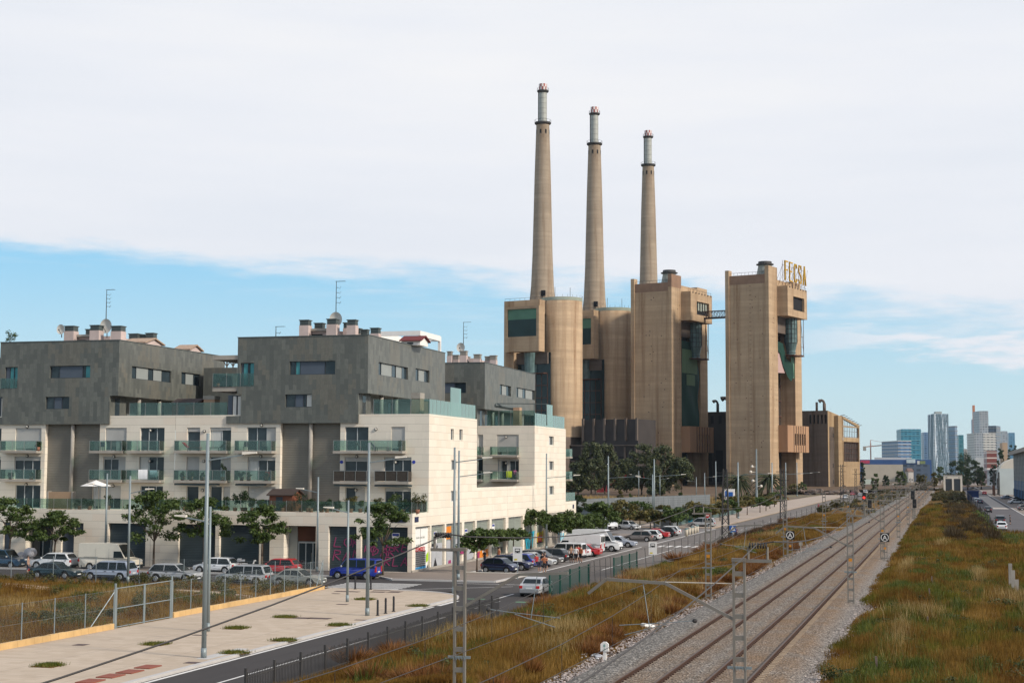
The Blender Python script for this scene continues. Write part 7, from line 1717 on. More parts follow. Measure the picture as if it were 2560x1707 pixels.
# kilometre marker and rubbish
t = T('kilometre_post', 'white concrete kilometre post at the ballast edge', 'marker post', tuple(G(1512,1660)), 0); b = MB(); b.box(-.07,.07,-.07,.07,0,.75); obj('post', b, M['white_p'], t, True)
b = MB(); b.prism([(x,y) for x, y in [(-.2,-.1),(.2,-.1),(.2,.04),(-.2,.04)]],.66,1.02); b.ext([(-.2,-.1,1.02),(.2,-.1,1.02),(.08,-.1,1.12),(-.08,-.1,1.12)],(0,.14,0)); hd_ = obj('head', b, M['white_p'], t, True)
b = text_mb('8', .22, lambda u, v, w_: (u,-.106-w_,.87+v*.9)); text_mb('7', .2, lambda u, v, w_: (u,-.106-w_,.68+v*.9), mbx=b); obj('number', b, bpy.data.materials['green_scrub'] if False else mat('green_number_paint', (.10,.30,.25), .7), hd_, True)
p = G(2002,1387); t = T('kilometre_post', 'slim white marker post farther along the ballast', 'marker post', tuple(p), 0); b = MB(); b.cyl((0,0,0),(0,0,1.1),.06,.06,8); b.box(-.35,.35,-.25,.25,0,.12); b.box(-.2,.2,-.06,.06,1.1,1.5); obj('post', b, M['slab'], t, True)
o = obj('foam_block', MB().box(-.42,.42,-.3,.3,0,.34), M['white_p'], bevel=.14); o.location = tuple(G(1618,1572)); o.rotation_euler = (0,.12,.5); tag(o, 'white bulky foam block dumped on the dry grass by the ballast', 'foam block')
b = MB(); q = G(1484,1650)
for i in range(14): b.ball((q.x+R(-.7,.5), q.y+R(-1.2,.8), .22+R(0,.06)), R(.06,.2), R(.06,.2), R(.03,.07), 7, 4)
o = obj('rubbish_heap', b, mat('mixed_rubbish', (.5,.5,.5), .7, .5, 1.2, dirt=(.05,.08,.15))); tag(o, 'small heap of dumped rubbish beside the kilometre post', 'rubbish heap')
# lattice power pylons on the verge
def pylon(px, pb, pt, label, w=1.0):
    p = G(px, pb); hh = VY(px, pt, p.y)[1]; t = T('lattice_pole', label, 'lattice pole', (p.x, p.y, 0), 0, 'dark lattice poles'); k = .45
    b = MB(); cs = [(-w/2,-w/2),(w/2,-w/2),(w/2,w/2),(-w/2,w/2)]; th_ = .13
    for cx, cy in cs: b.beam((cx,cy,0),(cx*k,cy*k,hh),th_)
    obj('legs', b, M['iron'], t, True)
    b = MB(); z = 0.0; s = 0
    while z < hh-1:
        dz = 1.1; f = lambda zz: 1-(1-k)*zz/hh
        for i in range(4):
            (x0,y0),(x1,y1) = cs[i], cs[(i+1)%4]
            if s % 2: (x0,y0),(x1,y1) = (x1,y1),(x0,y0)
            b.beam((x0*f(z),y0*f(z),z),(x1*f(z+dz),y1*f(z+dz),z+dz),.07)
        z += dz; s += 1
    obj('bracing', b, M['iron'], t, True); b = MB()
    for q in (0,1): b.beam((-1.2,0,hh-.5-q*1.6),(1.2,0,hh-.5-q*1.6),.10)
    obj('cross_arm', b, M['iron'], t, True)
pylon(1814,1354,1172,'dark lattice pole left of the pedestrian sign'); pylon(1957,1308,1172,'dark lattice pole beyond the first letter A board')
pylon(2105,1262,1160,'dark lattice pole in front of the ochre hall pier'); pylon(2140,1245,1170,'dark lattice pole before the open gable')
# ---------------------------------------------------------------- trees and plants
def tree(name, label, x, y, h, r, clear, m, group, z=0.0, nc=34, per=70, leaf=.34, flat=.55, tr=.11, lean=0.0, cat='tree', dome=1.0):
    t = T(name, label, cat, (x, y, z), R(0, 6.28), group)
    tb_ = MB(); ends = []; top = Vector((lean, 0, clear)); mid = Vector((lean*.4, R(-.1,.1), clear*.55))
    tb_.cyl((0,0,0), mid, tr*1.15, tr*.9, 8); tb_.cyl(mid, top, tr*.9, tr*.75, 8)
    nb = 6
    for i in range(nb):
        a = i*2*PI/nb+R(-.4,.4); rr = r*R(.45,.7); e = Vector((top.x+rr*math.cos(a), top.y+rr*math.sin(a), clear+(h-clear)*R(.35,.7)))
        md = top.lerp(e, .5)+Vector((0,0,R(0,.2)*(h-clear)))
        tb_.cyl(top, md, tr*.55, tr*.35, 6); tb_.cyl(md, e, tr*.35, tr*.12, 5); ends.append(e)
        for _ in range(2): e2 = e+Vector((R(-.4,.4)*r, R(-.4,.4)*r, R(-.1,.25)*(h-clear))); tb_.cyl(e, e2, tr*.14, tr*.05, 4)
    obj('trunk', tb_, M['bark'], t, True, True)
    C, Rd = [], []
    for _ in range(nc):
        a = R(0, 2*PI); q = math.sqrt(R(.02, 1)); zz = R(-.05, 1); lim = math.sqrt(max(0.05, 1-(zz*dome)**2)) if zz > 0 else 1.0
        C.append((top.x+r*q*lim*math.cos(a), r*q*lim*math.sin(a), clear+(h-clear)*(.12+.80*zz))); k = r*R(.17,.30); Rd.append((k, k, k*flat))
    np_obj('crown', leaves(np.array(C), np.array(Rd), per, leaf, .6, .2), 4, m, t)
    return t
gt = 'young street trees along the left building'
for (px, yb, h, r, c, lab) in [(25,135.2,6.8,3.2,2.6,'street tree at the photo left edge, in front of the left building'),(138,135.4,5.5,2.9,2.4,'flat-topped street tree behind the white crossover car'),(385,135.2,7.6,3.9,2.6,'broad street tree right of the cream van, widest in its row'),
     (508,135.4,7.0,3.1,3.0,'street tree behind the tall lamp poles'),(655,135.3,6.4,3.0,2.6,'open street tree before the wide shutter left of the entrance'),(957,134.6,6.7,3.0,2.6,'street tree in front of the graffiti shutters, behind the bright blue van')]:
    tree('street_tree', lab, sx(px, 1380, yb), yb, h, r*.92, c, M['leaf'], gt, .13, 46, 110, .27, .5, .11)
gt = 'young street trees along the graffiti wall'
for i, (px, pb, pt, r, lab, tl) in enumerate([(1192,1434,1326,2.0,'round-headed street tree beside the small dark blue car',0),(1243,1399,1330,2.0,'second round-headed street tree along the graffiti wall',0),(1284,1390,1328,2.0,'third round-headed street tree, behind the bus stop sign',0),
     (1327,1378,1278,2.6,'taller street tree in front of the cyan graffiti',1),(1398,1372,1284,2.5,'street tree before the blank panel of the far shop wall',0),(1437,1366,1281,2.7,'street tree at the end of the graffiti wall',0),(1478,1358,1290,2.8,'street tree behind the high white van',0)]):
    p = G(px, pb); h = VY(px, pt, p.y)[1]; tree('street_tree', lab, p.x, p.y, h, r*.95, 1.95+tl, M['leaf'], gt, .13, 44, 90, .32, .8, .08, dome=.85)
gt = 'car park trees'
for i, (px, pb, pt, r, mm) in enumerate([(1447,1330,1236,1.8,'leaf_d'),(1500,1338,1255,3.2,'leaf'),(1560,1322,1248,3.4,'leaf_y'),(1600,1318,1250,3.2,'leaf'),(1626,1322,1274,2.8,'leaf_y'),(1675,1322,1266,3.0,'leaf'),(1693,1318,1268,2.6,'leaf_d'),(1735,1312,1255,3.2,'leaf_y'),(1655,1310,1262,2.4,'leaf_y'),(1530,1316,1262,2.6,'leaf')]):
    p = G(px, pb); h = VY(px, pt, p.y)[1]; tree('car_park_tree', '%s tree of the car park group, %s from the left' % ({'leaf':'green','leaf_y':'yellowing','leaf_d':'dark green'}[mm], nth([0,1,3,4,5,8,9,7,6,2][i] if i < 10 else i)), p.x, p.y, h, r, h*.35, M[mm], gt, 0, 30, 60, .5, .6, .10)
gt = 'promenade trees'
for i, (px, pb, pt) in enumerate([(1752,1316,1268),(1772,1308,1262),(1800,1303,1256),(1822,1299,1250),(1842,1295,1240),(1868,1288,1242),(1900,1282,1245),(1915,1278,1240),(1925,1272,1236),(1936,1268,1232)]):
    p = G(px, pb); h = VY(px, pt, p.y)[1]; tree('promenade_tree', 'thin trunked promenade tree, %s along the tan walkway' % nth(i), p.x, p.y, h, 2.6, h*.45, M['leaf_y' if i % 3 else 'leaf'], gt, .1, 22, 50, .7, .6, .10)
gt = 'tall eucalyptus trees at the power station'
for i, (px, w_, pt, pb, dist, lab) in enumerate([(1478,30,1098,1215,560,'dark eucalyptus at the left of the silo foot group'),(1512,32,1104,1212,575,'lower olive eucalyptus beside the leftmost dark one'),(1567,26,1140,1215,600,'small loose eucalyptus in the middle of the group'),(1604,33,1102,1218,560,'tall dark eucalyptus in front of the left tower edge'),
     (1655,38,1110,1220,550,'broad eucalyptus in front of the left tower wall'),(1704,27,1143,1222,545,'separate round-headed eucalyptus at the dark tower gateway'),(1445,28,1150,1215,560,'low dark eucalyptus right behind the far white building'),(1640,20,1170,1222,540,'low bushy eucalyptus at the foot of the broad one')]):
    p = DP(px, 1200, dist); h = DZ(px, pt, dist); r = w_/3900*dist*1.15
    tree('eucalyptus_tree', lab, p.x, p.y, h, r, h*.10 if i != 5 else h*.4, M['leaf_e'], gt, 0, 85, 80, .8, 1.0, .35, dome=.9)
for i, (px, pb, pt, lab) in enumerate([(1845,1236,1178,'feathery palm left of the right tower corner'),(1921,1240,1174,'full round palm standing before the lit tower edge')]):
    dist = 470; p = DP(px, 1200, dist); h = DZ(px, pt, dist); t = T('palm_tree', lab, 'palm tree', (p.x, p.y, 0), 0, 'palms at the power station')
    b = MB(); hc = h*.72; b.cyl((0,0,0),(0,0,hc),.6,.5,10); b.ball((0,0,hc-.2),.75,.75,.9); obj('trunk', b, M['bark'], t, True)
    V = []
    for k in range(90):
        a = R(0,2*PI); up = R(-.6,1.25); L_ = R(3.6,5.2)*1.1; prev = None
        for s in range(6):
            q = s/5; rr = L_*q*math.cos(up*(1-q*.4)); zz = hc+L_*(math.sin(up)*q-.62*q*q); c = np.array([rr*math.cos(a), rr*math.sin(a), zz])
            if prev is not None:
                sd_ = np.array([-math.sin(a), math.cos(a), 0])*.42*(1-.6*q); dn = np.array([0,0,-.16])
                V += [prev, c, c+sd_+dn, prev+sd_+dn, prev, c, c-sd_+dn, prev-sd_+dn]
            prev = c
    np_obj('fronds', np.array(V), 4, M['frond'], t)
# far trees on the right
for i, (x0, x1, yt, dist, mm, lab) in enumerate([(1450,1690,780,900,'leaf_d','round dark pine nearest the white cabin'),(1530,1790,700,980,'leaf_d','largest dark pine behind the white cabin'),(1720,1885,795,960,'leaf_d','dark pine at the right of the big clump'),(2035,2130,625,1000,'leaf_d','slender dark conifer beside the red brick block'),(2165,2290,568,1050,'leaf_d','dark conifer above the warehouse roof'),(1315,1410,862,1200,'leaf','small green tree beneath the lattice tower'),(1070,1220,965,760,'leaf_y','scrubby tree on the road side of the distant tracks'),(430,480,800,720,'leaf_d','narrow cypress beside the open gable'),(835,960,915,850,'leaf','small tree among the far road cars'),(1950,2030,840,900,'leaf_d','dark tree behind the white workshop'),(560,640,935,700,'leaf','small green tree before the beige low wall'),(690,760,960,820,'leaf_d','dark round tree right of the small green one'),(1255,1330,930,800,'leaf_y','yellowish tree where the tracks vanish'),(1650,1720,880,820,'leaf_d','dark tree over the tarpaulin stack'),(1800,1890,860,860,'leaf_d','dark tree above the far end of the access road')]):
    pa, pt = q1(x0, yt); pb_, _ = q1(x1, yt); o = DP((pa+pb_)/2, 1170, dist); h = DZ(pa, pt, dist); r = (pb_-pa)/3900*dist/2
    tree('far_tree', lab, o.x, o.y, h, r*1.2, h*.06, M[mm], 'trees in the far distance', 0, 120 if r > 9 else 50, 70, max(.8, r*.10), .9, .5, dome=.9)
for i, (px, pb, pt, w_) in enumerate([(1450,1268,1236,10),(1550,1262,1222,9),(1576,1262,1232,6),(1680,1262,1240,8),(1701,1262,1230,8),(1800,1256,1232,12),(1830,1252,1236,12),(1870,1250,1232,12),(1948,1240,1214,16),(1985,1236,1208,18),(2005,1232,1204,15),(1900,1245,1222,12),(1480,1222,1194,18)]):
    p = G(px, pb); h = VY(px, pt, p.y)[1]; r = w_/3900*p.y*1.0
    tree('shrub_tree', 'small %s shrub tree before the power station, %s from the left' % ('yellowish' if i % 2 else 'green', nth([0,2,3,4,5,6,7,8,10,11,12,9,1][i])), p.x, p.y, max(h, 2), r, h*.2, M['leaf_y' if i % 2 else 'leaf'], 'shrub trees before the power station', 0, 18, 50, .6, .8, .12)
# ---------------------------------------------------------------- fences, walls, bollards
def blockwall(y0, y1, label):
    b = MB(); y = y0
    while y < y1-.05: b.box(-48.36, -48.12, y, min(y1, y+.78), 0, .46+R(-.015,.015)); y += .80
    o = obj('boundary_kerb_wall', b, M['lotwall']); tag(o, label, 'low wall', 'yellow block walls')
pg0, pg1 = G(390,1557).y, G(467,1545).y
blockwall(40, 84.5, 'long low yellow block wall left of the wire gate'); blockwall(92.0, 117.3, 'low yellow block wall right of the wire gate, ending at the junction')
mesh_m, n = newmat('chain_link'); v = n('TexCoord').outputs['Object']; s = n('SeparateXYZ', {0: v})
hh_ = n.math('ADD', s.outputs[0], s.outputs[1]); d1 = n.math('FRACT', n.math('MULTIPLY', n.math('ADD', hh_, s.outputs[2]), 9.0)); d2 = n.math('FRACT', n.math('MULTIPLY', n.math('SUBTRACT', hh_, s.outputs[2]), 9.0))
a_ = n.math('MAXIMUM', n.math('LESS_THAN', d1, .035), n.math('LESS_THAN', d2, .035))
tr_ = n('BsdfTransparent'); df_ = n('BsdfDiffuse', {0: c4((.22,.25,.26))}); mx_ = n('MixShader', {0: a_}); n.l.new(tr_.outputs[0], mx_.inputs[1]); n.l.new(df_.outputs[0], mx_.inputs[2]); o_ = n('OutputMaterial'); n.l.new(mx_.outputs[0], o_.inputs[0])
def wire_fence(pts, label, hgt=2.1, gap=3.1, z=0.3, braces=()):
    p0 = pts[0]; t = T('wire_fence', label, 'fence', (p0[0], p0[1], 0), 0, 'chain-link fences'); g = MB()
    for (xa, ya), (xb_, yb_) in zip(pts[:-1], pts[1:]):
        L_ = math.hypot(xb_-xa, yb_-ya); k = max(1, round(L_/gap))
        g.add([(xa,ya,z),(xb_,yb_,z),(xb_,yb_,z+hgt),(xa,ya,z+hgt)], [(0,1,2,3)])
        for i in range(k+1):
            x, y = xa+(xb_-xa)*i/k, ya+(yb_-ya)*i/k; b = MB(); b.cyl((x,y,0),(x,y,z+hgt+.05),.03,.03,6); obj('fence_post', b, M['lamp_p'], t)
    b = MB()
    for q in (.1, hgt*.5, hgt):
        for (xa, ya), (xb_, yb_) in zip(pts[:-1], pts[1:]): b.cyl((xa,ya,z+q),(xb_,yb_,z+q),.006,.006,3)
    for (x, y, dx, dy) in braces: b.cyl((x,y,z+hgt*.95),(x+dx,y+dy,.05),.03,.03,6)
    obj('tension_wire', b, M['lamp_p'], t); obj('wire_mesh', g, mesh_m, t)
wire_fence([(-48.24,62),(-48.24,84.6)], 'chain-link fence on the yellow wall left of the gate', braces=((-48.24,84.6,-.6,-2.0),))
wire_fence([(-48.24,92),(-48.24,117.2)], 'chain-link fence on the yellow wall right of the gate', gap=2.55, braces=((-48.24,117.2,0,-1.6),))
wire_fence([(-48.5,117.6),(-110,118.6)], 'chain-link fence between the dry field and the side street', gap=4.0, z=.1)
t = T('wire_gate', 'double wire gate in the field boundary with galvanised frame', 'gate', (-48.24, 88.3, 0), 0)
for y0, y1 in ((84.9, 88.25), (88.35, 91.7)):
    b = MB()
    for q in (y0, y1): b.cyl((-48.24,q,.1),(-48.24,q,2.55),.045,.045,6)
    for z_ in (.2, 1.3, 2.5): b.cyl((-48.24,y0,z_),(-48.24,y1,z_),.03,.03,6)
    lf = obj('gate_leaf', b, M['lamp_p'], t); b = MB(); b.add([(-48.24,y0,.2),(-48.24,y1,.2),(-48.24,y1,2.5),(-48.24,y0,2.5)], [(0,1,2,3)]); obj('wire_mesh', b, mesh_m, lf)
b = MB()
for y in (84.75, 91.85): b.cyl((-48.24,y,0),(-48.24,y,2.8),.07,.07,8)
obj('gate_post', b, M['lamp_p'], t)
# palisade and green fences beside the avenue
t = T('palisade_fence', 'dark steel palisade fence between the avenue and the railway bank', 'fence', (-28.2, 60, 0), 0)
fxp = lambda y: -28.2-(y-67)*.0204
y = 60.0
while y < 101: b = MB(); x = fxp(y); b.box(x-.05,x+.05,y-.05,y+.05,0,1.5); obj('fence_post', b, M['iron'], t); y += 3.0
b = MB(); y = 60.2
while y < 101: x = fxp(y); b.box(x-.012,x+.012,y-.02,y+.02,.12,1.3+R(-.05,.05)); y += .17
obj('pales', b, M['iron'], t); b = MB()
for z_ in (.35, 1.1): b.beam((fxp(60),60,z_),(fxp(101),101,z_),.03,.05)
obj('fence_rail', b, M['iron'], t)
gmesh, n = newmat('green_mesh'); tr_ = n('BsdfTransparent'); df_ = n('BsdfDiffuse', {0: c4((.015,.06,.05))}); mx_ = n('MixShader', {0: .45}); n.l.new(tr_.outputs[0], mx_.inputs[1]); n.l.new(df_.outputs[0], mx_.inputs[2]); o_ = n('OutputMaterial'); n.l.new(mx_.outputs[0], o_.inputs[0])
def green_fence(y0, y1, label):
    t = T('mesh_fence', label, 'fence', (-29.5, y0, 0), 0, 'green mesh fences'); k = max(1, round((y1-y0)/3.2))
    for i in range(k+1): y = y0+(y1-y0)*i/k; b = MB(); b.box(-29.56,-29.44,y-.06,y+.06,0,1.75); obj('fence_post', b, M['green_f'], t)
    b = MB(); b.add([(-29.5,y0,.1),(-29.5,y1,.1),(-29.5,y1,1.68),(-29.5,y0,1.68)], [(0,1,2,3)]); obj('mesh_panel', b, gmesh, t)
green_fence(117, 130.5, 'green mesh fence beside the silver sedan'); green_fence(141, 152, 'short green mesh fence panel past the bus stop sign')
t = T('post_fence', 'line of thin iron posts and wires along the avenue toward the station', 'fence', (-29.4, 132, 0), 0)
b = MB()
for y in list(np.arange(130.5, 141, 2.2))+list(np.arange(152, 210, 4.4)): b.cyl((-29.4,y,0),(-29.4+R(-.15,.15),y+R(-.15,.15),1.9),.028,.028,5)
obj('posts', b, M['iron'], t)
b = MB(); b.cyl((-29.4,130,1.9),(-29.4,210,1.9),.015,.015,4); b.cyl((-29.4,130,1.0),(-29.4,210,1.0),.015,.015,4); obj('fence_wire', b, M['iron'], t)
t = T('post_fence', 'far line of posts between the avenue and the scrub, beyond the dead bushes', 'fence', (-29.4, 310, 0), 0); b = MB()
for y in np.arange(214, 560, 12): b.cyl((-29.6,y,0),(-29.6,y,1.6),.045,.045,5)
obj('posts', b, M['iron'], t)
def bollard(x, y, label, g_='black street bollards'):
    t = T('bollard', label, 'bollard', (x, y, .13), 0, g_); b = MB(); b.cyl((0,0,0),(0,0,1.0),.075,.07,12); b.cyl((0,0,1.0),(0,0,1.04),.07,.03,12); obj('post', b, M['bollard'], t, True); b = MB(); b.cyl((0,0,.80),(0,0,.86),.079,.079,12); b.cyl((0,0,0),(0,0,.05),.12,.12,12); obj('collar', b, M['iron'], t, True)
for (px, pb), lb in zip([(944,1538),(964,1533),(984,1528)], ['nearest the tall lamp', 'in the middle of the three', 'nearest the junction']): p = G(px, pb, .13); bollard(p.x, p.y, 'black bollard on the wide pavement, %s' % lb)
for (px, pb), lb in zip([(888,1472),(927,1473)], ['left of the zebra crossing', 'beside the tall lamp at the zebra crossing']): p = G(px, pb, .13); bollard(p.x, p.y, 'black bollard %s' % lb)
# planting pits, covers
pitg = leaf_mat('pit_grass', [(.022,.04,.004), (.07,.095,.010), (.16,.14,.025)])
for i, (px, py, w_) in enumerate([(118,1664,2.2),(390,1610,2.3),(590,1570,2.0),(715,1542,1.9),(592,1631,2.2),(711,1600,1.9),(850,1563,2.0),(914,1498,2.0),(1046,1514,2.0)]):
    p = G(px, py, .13); t = T('planting_pit', 'square grassy planting pit in the wide pavement, %s counted from the camera' % nth([0,2,4,5,1,3,6,8,7][i]), 'planting pit', (p.x, p.y, .135), 0, 'planting pits')
    b = MB(); b.box(-.62,.62,-.62,.62,0,.012); obj('soil', b, bpy.data.materials['field_soil_left'], t, True)
    q = np.stack([np.clip(rng.normal(R(-.12,.12),.34,900),-.8,.8), np.clip(rng.normal(R(-.2,.2),.34,900),-.8,.8), np.full(900,.01)], 1); np_obj('weeds', blades(q, np.full(900,.16), np.full(900,.03), .6), 3, pitg, t)
rustc = mat('rust_red_cover', (.23,.07,.045), .8, .15, 2)
for i, (px, py) in enumerate([(226,1703),(277,1690),(325,1679),(370,1667)]):
    p = G(px, py, .13); o = obj('rust_red_cover', MB().box(-.42,.42,-.62,.62,0,.05), rustc, bevel=.01); o.location = (p.x, p.y, .132); tag(o, 'rust red raised cover near the avenue kerb, %s from the camera' % nth(i), 'cover', 'rust red covers')
dkc = mat('dark_iron_cover', (.085,.055,.05), .7, .2, 2)
for i, (px, py, a, c) in enumerate([(202,1611,.35,.35),(124,1656,.3,.25),(485,1656,.45,.3),(749,1544,.75,.4),(798,1545,.75,.4),(904,1549,.45,.2),(856,1510,.4,.25),(868,1478,1.0,.35),(840,1483,.3,.2),(945,1479,.6,.4),(987,1479,.5,.6),(500,1587,.4,.2),(955,1475,.7,.2)]):
    p = G(px, py, .13); o = obj('manhole_cover', MB().box(-a,a,-c,c,0,.012), dkc); o.location = (p.x, p.y, .1315); tag(o, 'dark flat utility cover in the wide pavement, %s in order of distance' % nth([1,0,2,6,5,4,7,10,8,11,9,3,12][i]), 'manhole cover', 'utility covers')
o = obj('guide_strip', MB().box(-36.75,-36.05,72.6,77.5,.131,.137), M['kerb']); o['kind'] = 'structure'
# ---------------------------------------------------------------- signs
def plate_sign(x, y, hgt, wd, hh, label, mboard, extra=None, name='traffic_sign', cat='traffic sign', z=0.13):
    t = T(name, label, cat, (x, y, z)); b = MB(); b.cyl((0,.03,0),(0,.03,hgt),.04,.04,8); obj('post', b, M['lamp_p'], t, True)
    b = MB(); b.box(-wd/2,wd/2,-.03,-.01,hgt-hh,hgt); bd = obj('board', b, mboard, t, True)
    if extra: extra(bd, hgt)
    return t
p = G(1812+20, 1352); p = Vector((-29.0, 211.0, 0))
def pedx(bd, h):
    b = MB(); b.ext([(-.36,-.034,h-.75),(.36,-.034,h-.75),(0,-.034,h-.1)],(0,.002,0)); obj('white_triangle', b, M['white_p'], bd, True)
    b = MB(); b.ball((.02,-.037,h-.33),.05,.004,.05); b.beam((.02,-.038,h-.38),(-.02,-.038,h-.52),.09,.004); b.beam((-.02,-.038,h-.52),(.10,-.038,h-.70),.05,.004); b.beam((-.02,-.038,h-.52),(-.12,-.038,h-.70),.05,.004); obj('walking_figure', b, M['black'], bd, True)
py_ = VY(1832, 1312, 211)[1]
plate_sign(VY(1832,1320,211)[0], 211, py_, .9, .9, 'blue square pedestrian crossing sign beside the dark lattice pole', mat('traffic_blue', (.02,.10,.36), .4, .05), pedx, z=0)
def busstop(bd, h):
    b = MB(); b.box(-.24,.24,-.036,-.031,h-.55,h-.15); obj('bus_symbol', b, M['black'], bd, True); b = MB(); b.box(-.18,.18,-.04,-.037,h-.36,h-.22); b.box(-.2,-.1,-.04,-.037,h-.52,h-.47); b.box(.1,.2,-.04,-.037,h-.52,h-.47); obj('bus_window', b, M['white_p'], bd, True)
    b = MB(); b.box(-.3,-.02,-.036,-.031,h-1.2,h-1.05); obj('yellow_mark', b, mat('bus_yellow', (.6,.5,.05), .5) if 'bus_yellow' not in bpy.data.materials else bpy.data.materials['bus_yellow'], bd, True)
for (px, pb, pt, lb) in [(1300,1448,1366,'bus stop sign in front of the small dark blue car'),(1638,1413,1354,'bus stop sign by the road after the white vans')]:
    Y = G(px, pb).y; x, z_ = VY(px-6, pt, Y); plate_sign(x, Y, z_, .85, 1.3, 'white '+lb, M['white_p'], busstop, 'bus_stop_sign', 'bus stop sign', 0)
t = T('traffic_sign', 'round red no-entry sign above the parked silver minivan', 'traffic sign', (VY(1768,1290,262)[0], 262, 0)); zs_ = VY(1768,1288,262)[1]
b = MB(); b.cyl((0,.05,0),(0,.05,zs_),.05,.05,6); obj('post', b, M['lamp_p'], t, True); b = MB(); b.cyl((0,0,zs_),(0,-.03,zs_),.42,.42,20); d_ = obj('board', b, M['taill'], t, True); b = MB(); b.box(-.3,.3,-.04,-.032,zs_-.07,zs_+.07); obj('white_bar', b, M['white_p'], d_, True)
p = DP(1885, 1255, 420); t = T('advert_pillar', 'white and blue advertising totem left of the palms', 'advert totem', (DP(1824,1240,400).x, DP(1824,1240,400).y, 0)); z0_, z1_ = DZ(1824,1250,400), DZ(1824,1222,400)
b = MB(); b.box(-1.3,1.3,-.3,.3,0,z1_); obj('panel', b, M['white_p'], t, True); b = MB(); b.box(-.2,.9,-.34,-.301,z1_*.35,z1_*.85); b.box(-1.1,-.6,-.34,-.301,z1_*.6,z1_*.9); obj('print', b, bpy.data.materials['traffic_blue'], t, True)
# litter bins
for i, (px, pb) in enumerate([(1716,1340),(1723,1337),(1730,1335),(1737,1333),(1743,1331)]):
    p = G(px, pb); t = T('recycling_bin', 'beige street recycling bin, %s from the left in the row of five' % nth(i), 'recycling bin', (p.x, p.y, 0), 0, 'recycling bins'); b = MB(); b.cyl((0,0,0),(0,0,1.0),.24,.27,14); obj('bin_body', b, mat('beige_bin', (.45,.40,.32), .7, .1) if 'beige_bin' not in bpy.data.materials else bpy.data.materials['beige_bin'], t, True, True)
    b = MB(); b.lathe((0,0,1.0), [(.29,0),(.29,.08),(.15,.2),(.01,.22)], 14); obj('lid', b, M['slab'] if i % 2 else mat('bin_lid', (.14,.2,.2), .6), t, True, True)
# hoardings before the station
hoard = shutter_mat('grey_hoarding', (.17,.19,.205), .55, .5)
def hoarding(pts, hgt, label, m=hoard):
    t = T('hoarding_fence', label, 'hoarding', (pts[0][0], pts[0][1], 0), 0, 'grey site hoardings'); b = MB(); r_ = MB()
    for (xa, ya), (xb_, yb_) in zip(pts[:-1], pts[1:]):
        b.beam((xa,ya,hgt/2),(xb_,yb_,hgt/2),.08,hgt); k = int(math.hypot(xb_-xa,yb_-ya)/3)
        for i in range(k+1): x, y = xa+(xb_-xa)*i/max(1,k), ya+(yb_-ya)*i/max(1,k); r_.box(x-.06,x+.06,y-.12,y-.04,0,hgt+.1)
    obj('panel', b, m, t); obj('fence_post', r_, M['lamp_p'], t)
pa, pb_, pc = G(1430,1288), G(1620,1276), G(1790,1278)
hoarding([(pa.x,pa.y),(pb_.x,pb_.y),(G(1775,1268).x,G(1775,1268).y)], 3.4, 'long grey hoarding behind the car park trees, farther line')
pa, pb_ = G(1432,1306), G(1560,1310)
hoarding([(pa.x,pa.y),(pb_.x,pb_.y)], 2.9, 'nearer grey hoarding left of the car park trees')
pa, pb_, pc = G(1640,1318), G(1692,1316), G(1846,1284)
hoarding([(pa.x,pa.y),(pb_.x,pb_.y)], 3.0, 'short hoarding with cyan graffiti in the car park')
b = MB(); 
for i in range(7): u = R(.05,.9); x = pa.x+(pb_.x-pa.x)*u; b.ball((x, pa.y+(pb_.y-pa.y)*u-.08, R(.8,2.2)), R(.5,1.0), .05, R(.3,.7), 8, 5)
tag(obj('graffiti_patch', b, gc['cyan']), 'cyan graffiti blobs on the short car park hoarding', 'graffiti')
t = T('slat_fence', 'green grey slatted fence along the promenade with cyan panels', 'fence', (pb_.x, pb_.y, 0)); b = MB(); k = 90
for i in range(k): x, y = pb_.x+(pc.x-pb_.x)*i/k, pb_.y+(pc.y-pb_.y)*i/k; b.box(x-.07,x+.07,y-.12,y+.12,0,3.0)
obj('slats', b, mat('green_grey_slats', (.15,.22,.20), .6, .2), t); b = MB()
for z_ in (.3,1.5,2.8): b.beam((pb_.x,pb_.y,z_),(pc.x,pc.y,z_),.12)
obj('fence_rail', b, M['lamp_p'], t)
b = MB()
for i in (14, 34, 37): x, y = pb_.x+(pc.x-pb_.x)*i/k, pb_.y+(pc.y-pb_.y)*i/k; b.box(x-.7,x+.7,y-.3,y-.2,.3,2.9)
obj('cyan_panel', b, gc['cyan'], t)
t = T('mesh_fence', 'leaning wire fence between the scrub and the right access road', 'fence', (6.2, 255, 0)); b = MB()
for y in np.arange(256, 560, 8): b.beam((6.5,y,0),(6.5+R(-.2,.5),y+R(-1,1),2.6),.10)
b2 = MB(); b2.beam((6.6,256,2.4),(6.6,556,2.4),.05); obj('fence_post', b, M['iron'], t); obj('fence_wire', b2, M['iron'], t)
for i, (px, pb, pt) in enumerate([(2329,1452,1440),(2262,1478,1380),(2314,1516,1445)]): pass
t = T('broken_fence', 'old leaning fence stakes in the middle of the right meadow', 'fence', tuple(G(2330,1500))); b = MB()
for (px, pb, pt) in [(2331,1480,1440),(2326,1512,1470),(2314,1545,1510),(2320,1575,1540),(2304,1590,1560),(2228,1612,1590),(2196,1705,1640),(2166,1712,1690)]:
    p = G(px, pb); z_ = VY(px, pt, p.y)[1]; b.beam((p.x,p.y,0),(p.x+R(-.1,.1),p.y,max(.6,z_)),.10)
obj('stake', b, mat('weathered_wood', (.16,.12,.10), .9, .3, 3), t)
t = T('concrete_post_fence', 'short run of grey concrete fence slabs at the photo right edge', 'fence', tuple(G(2540,1490))); b = MB()
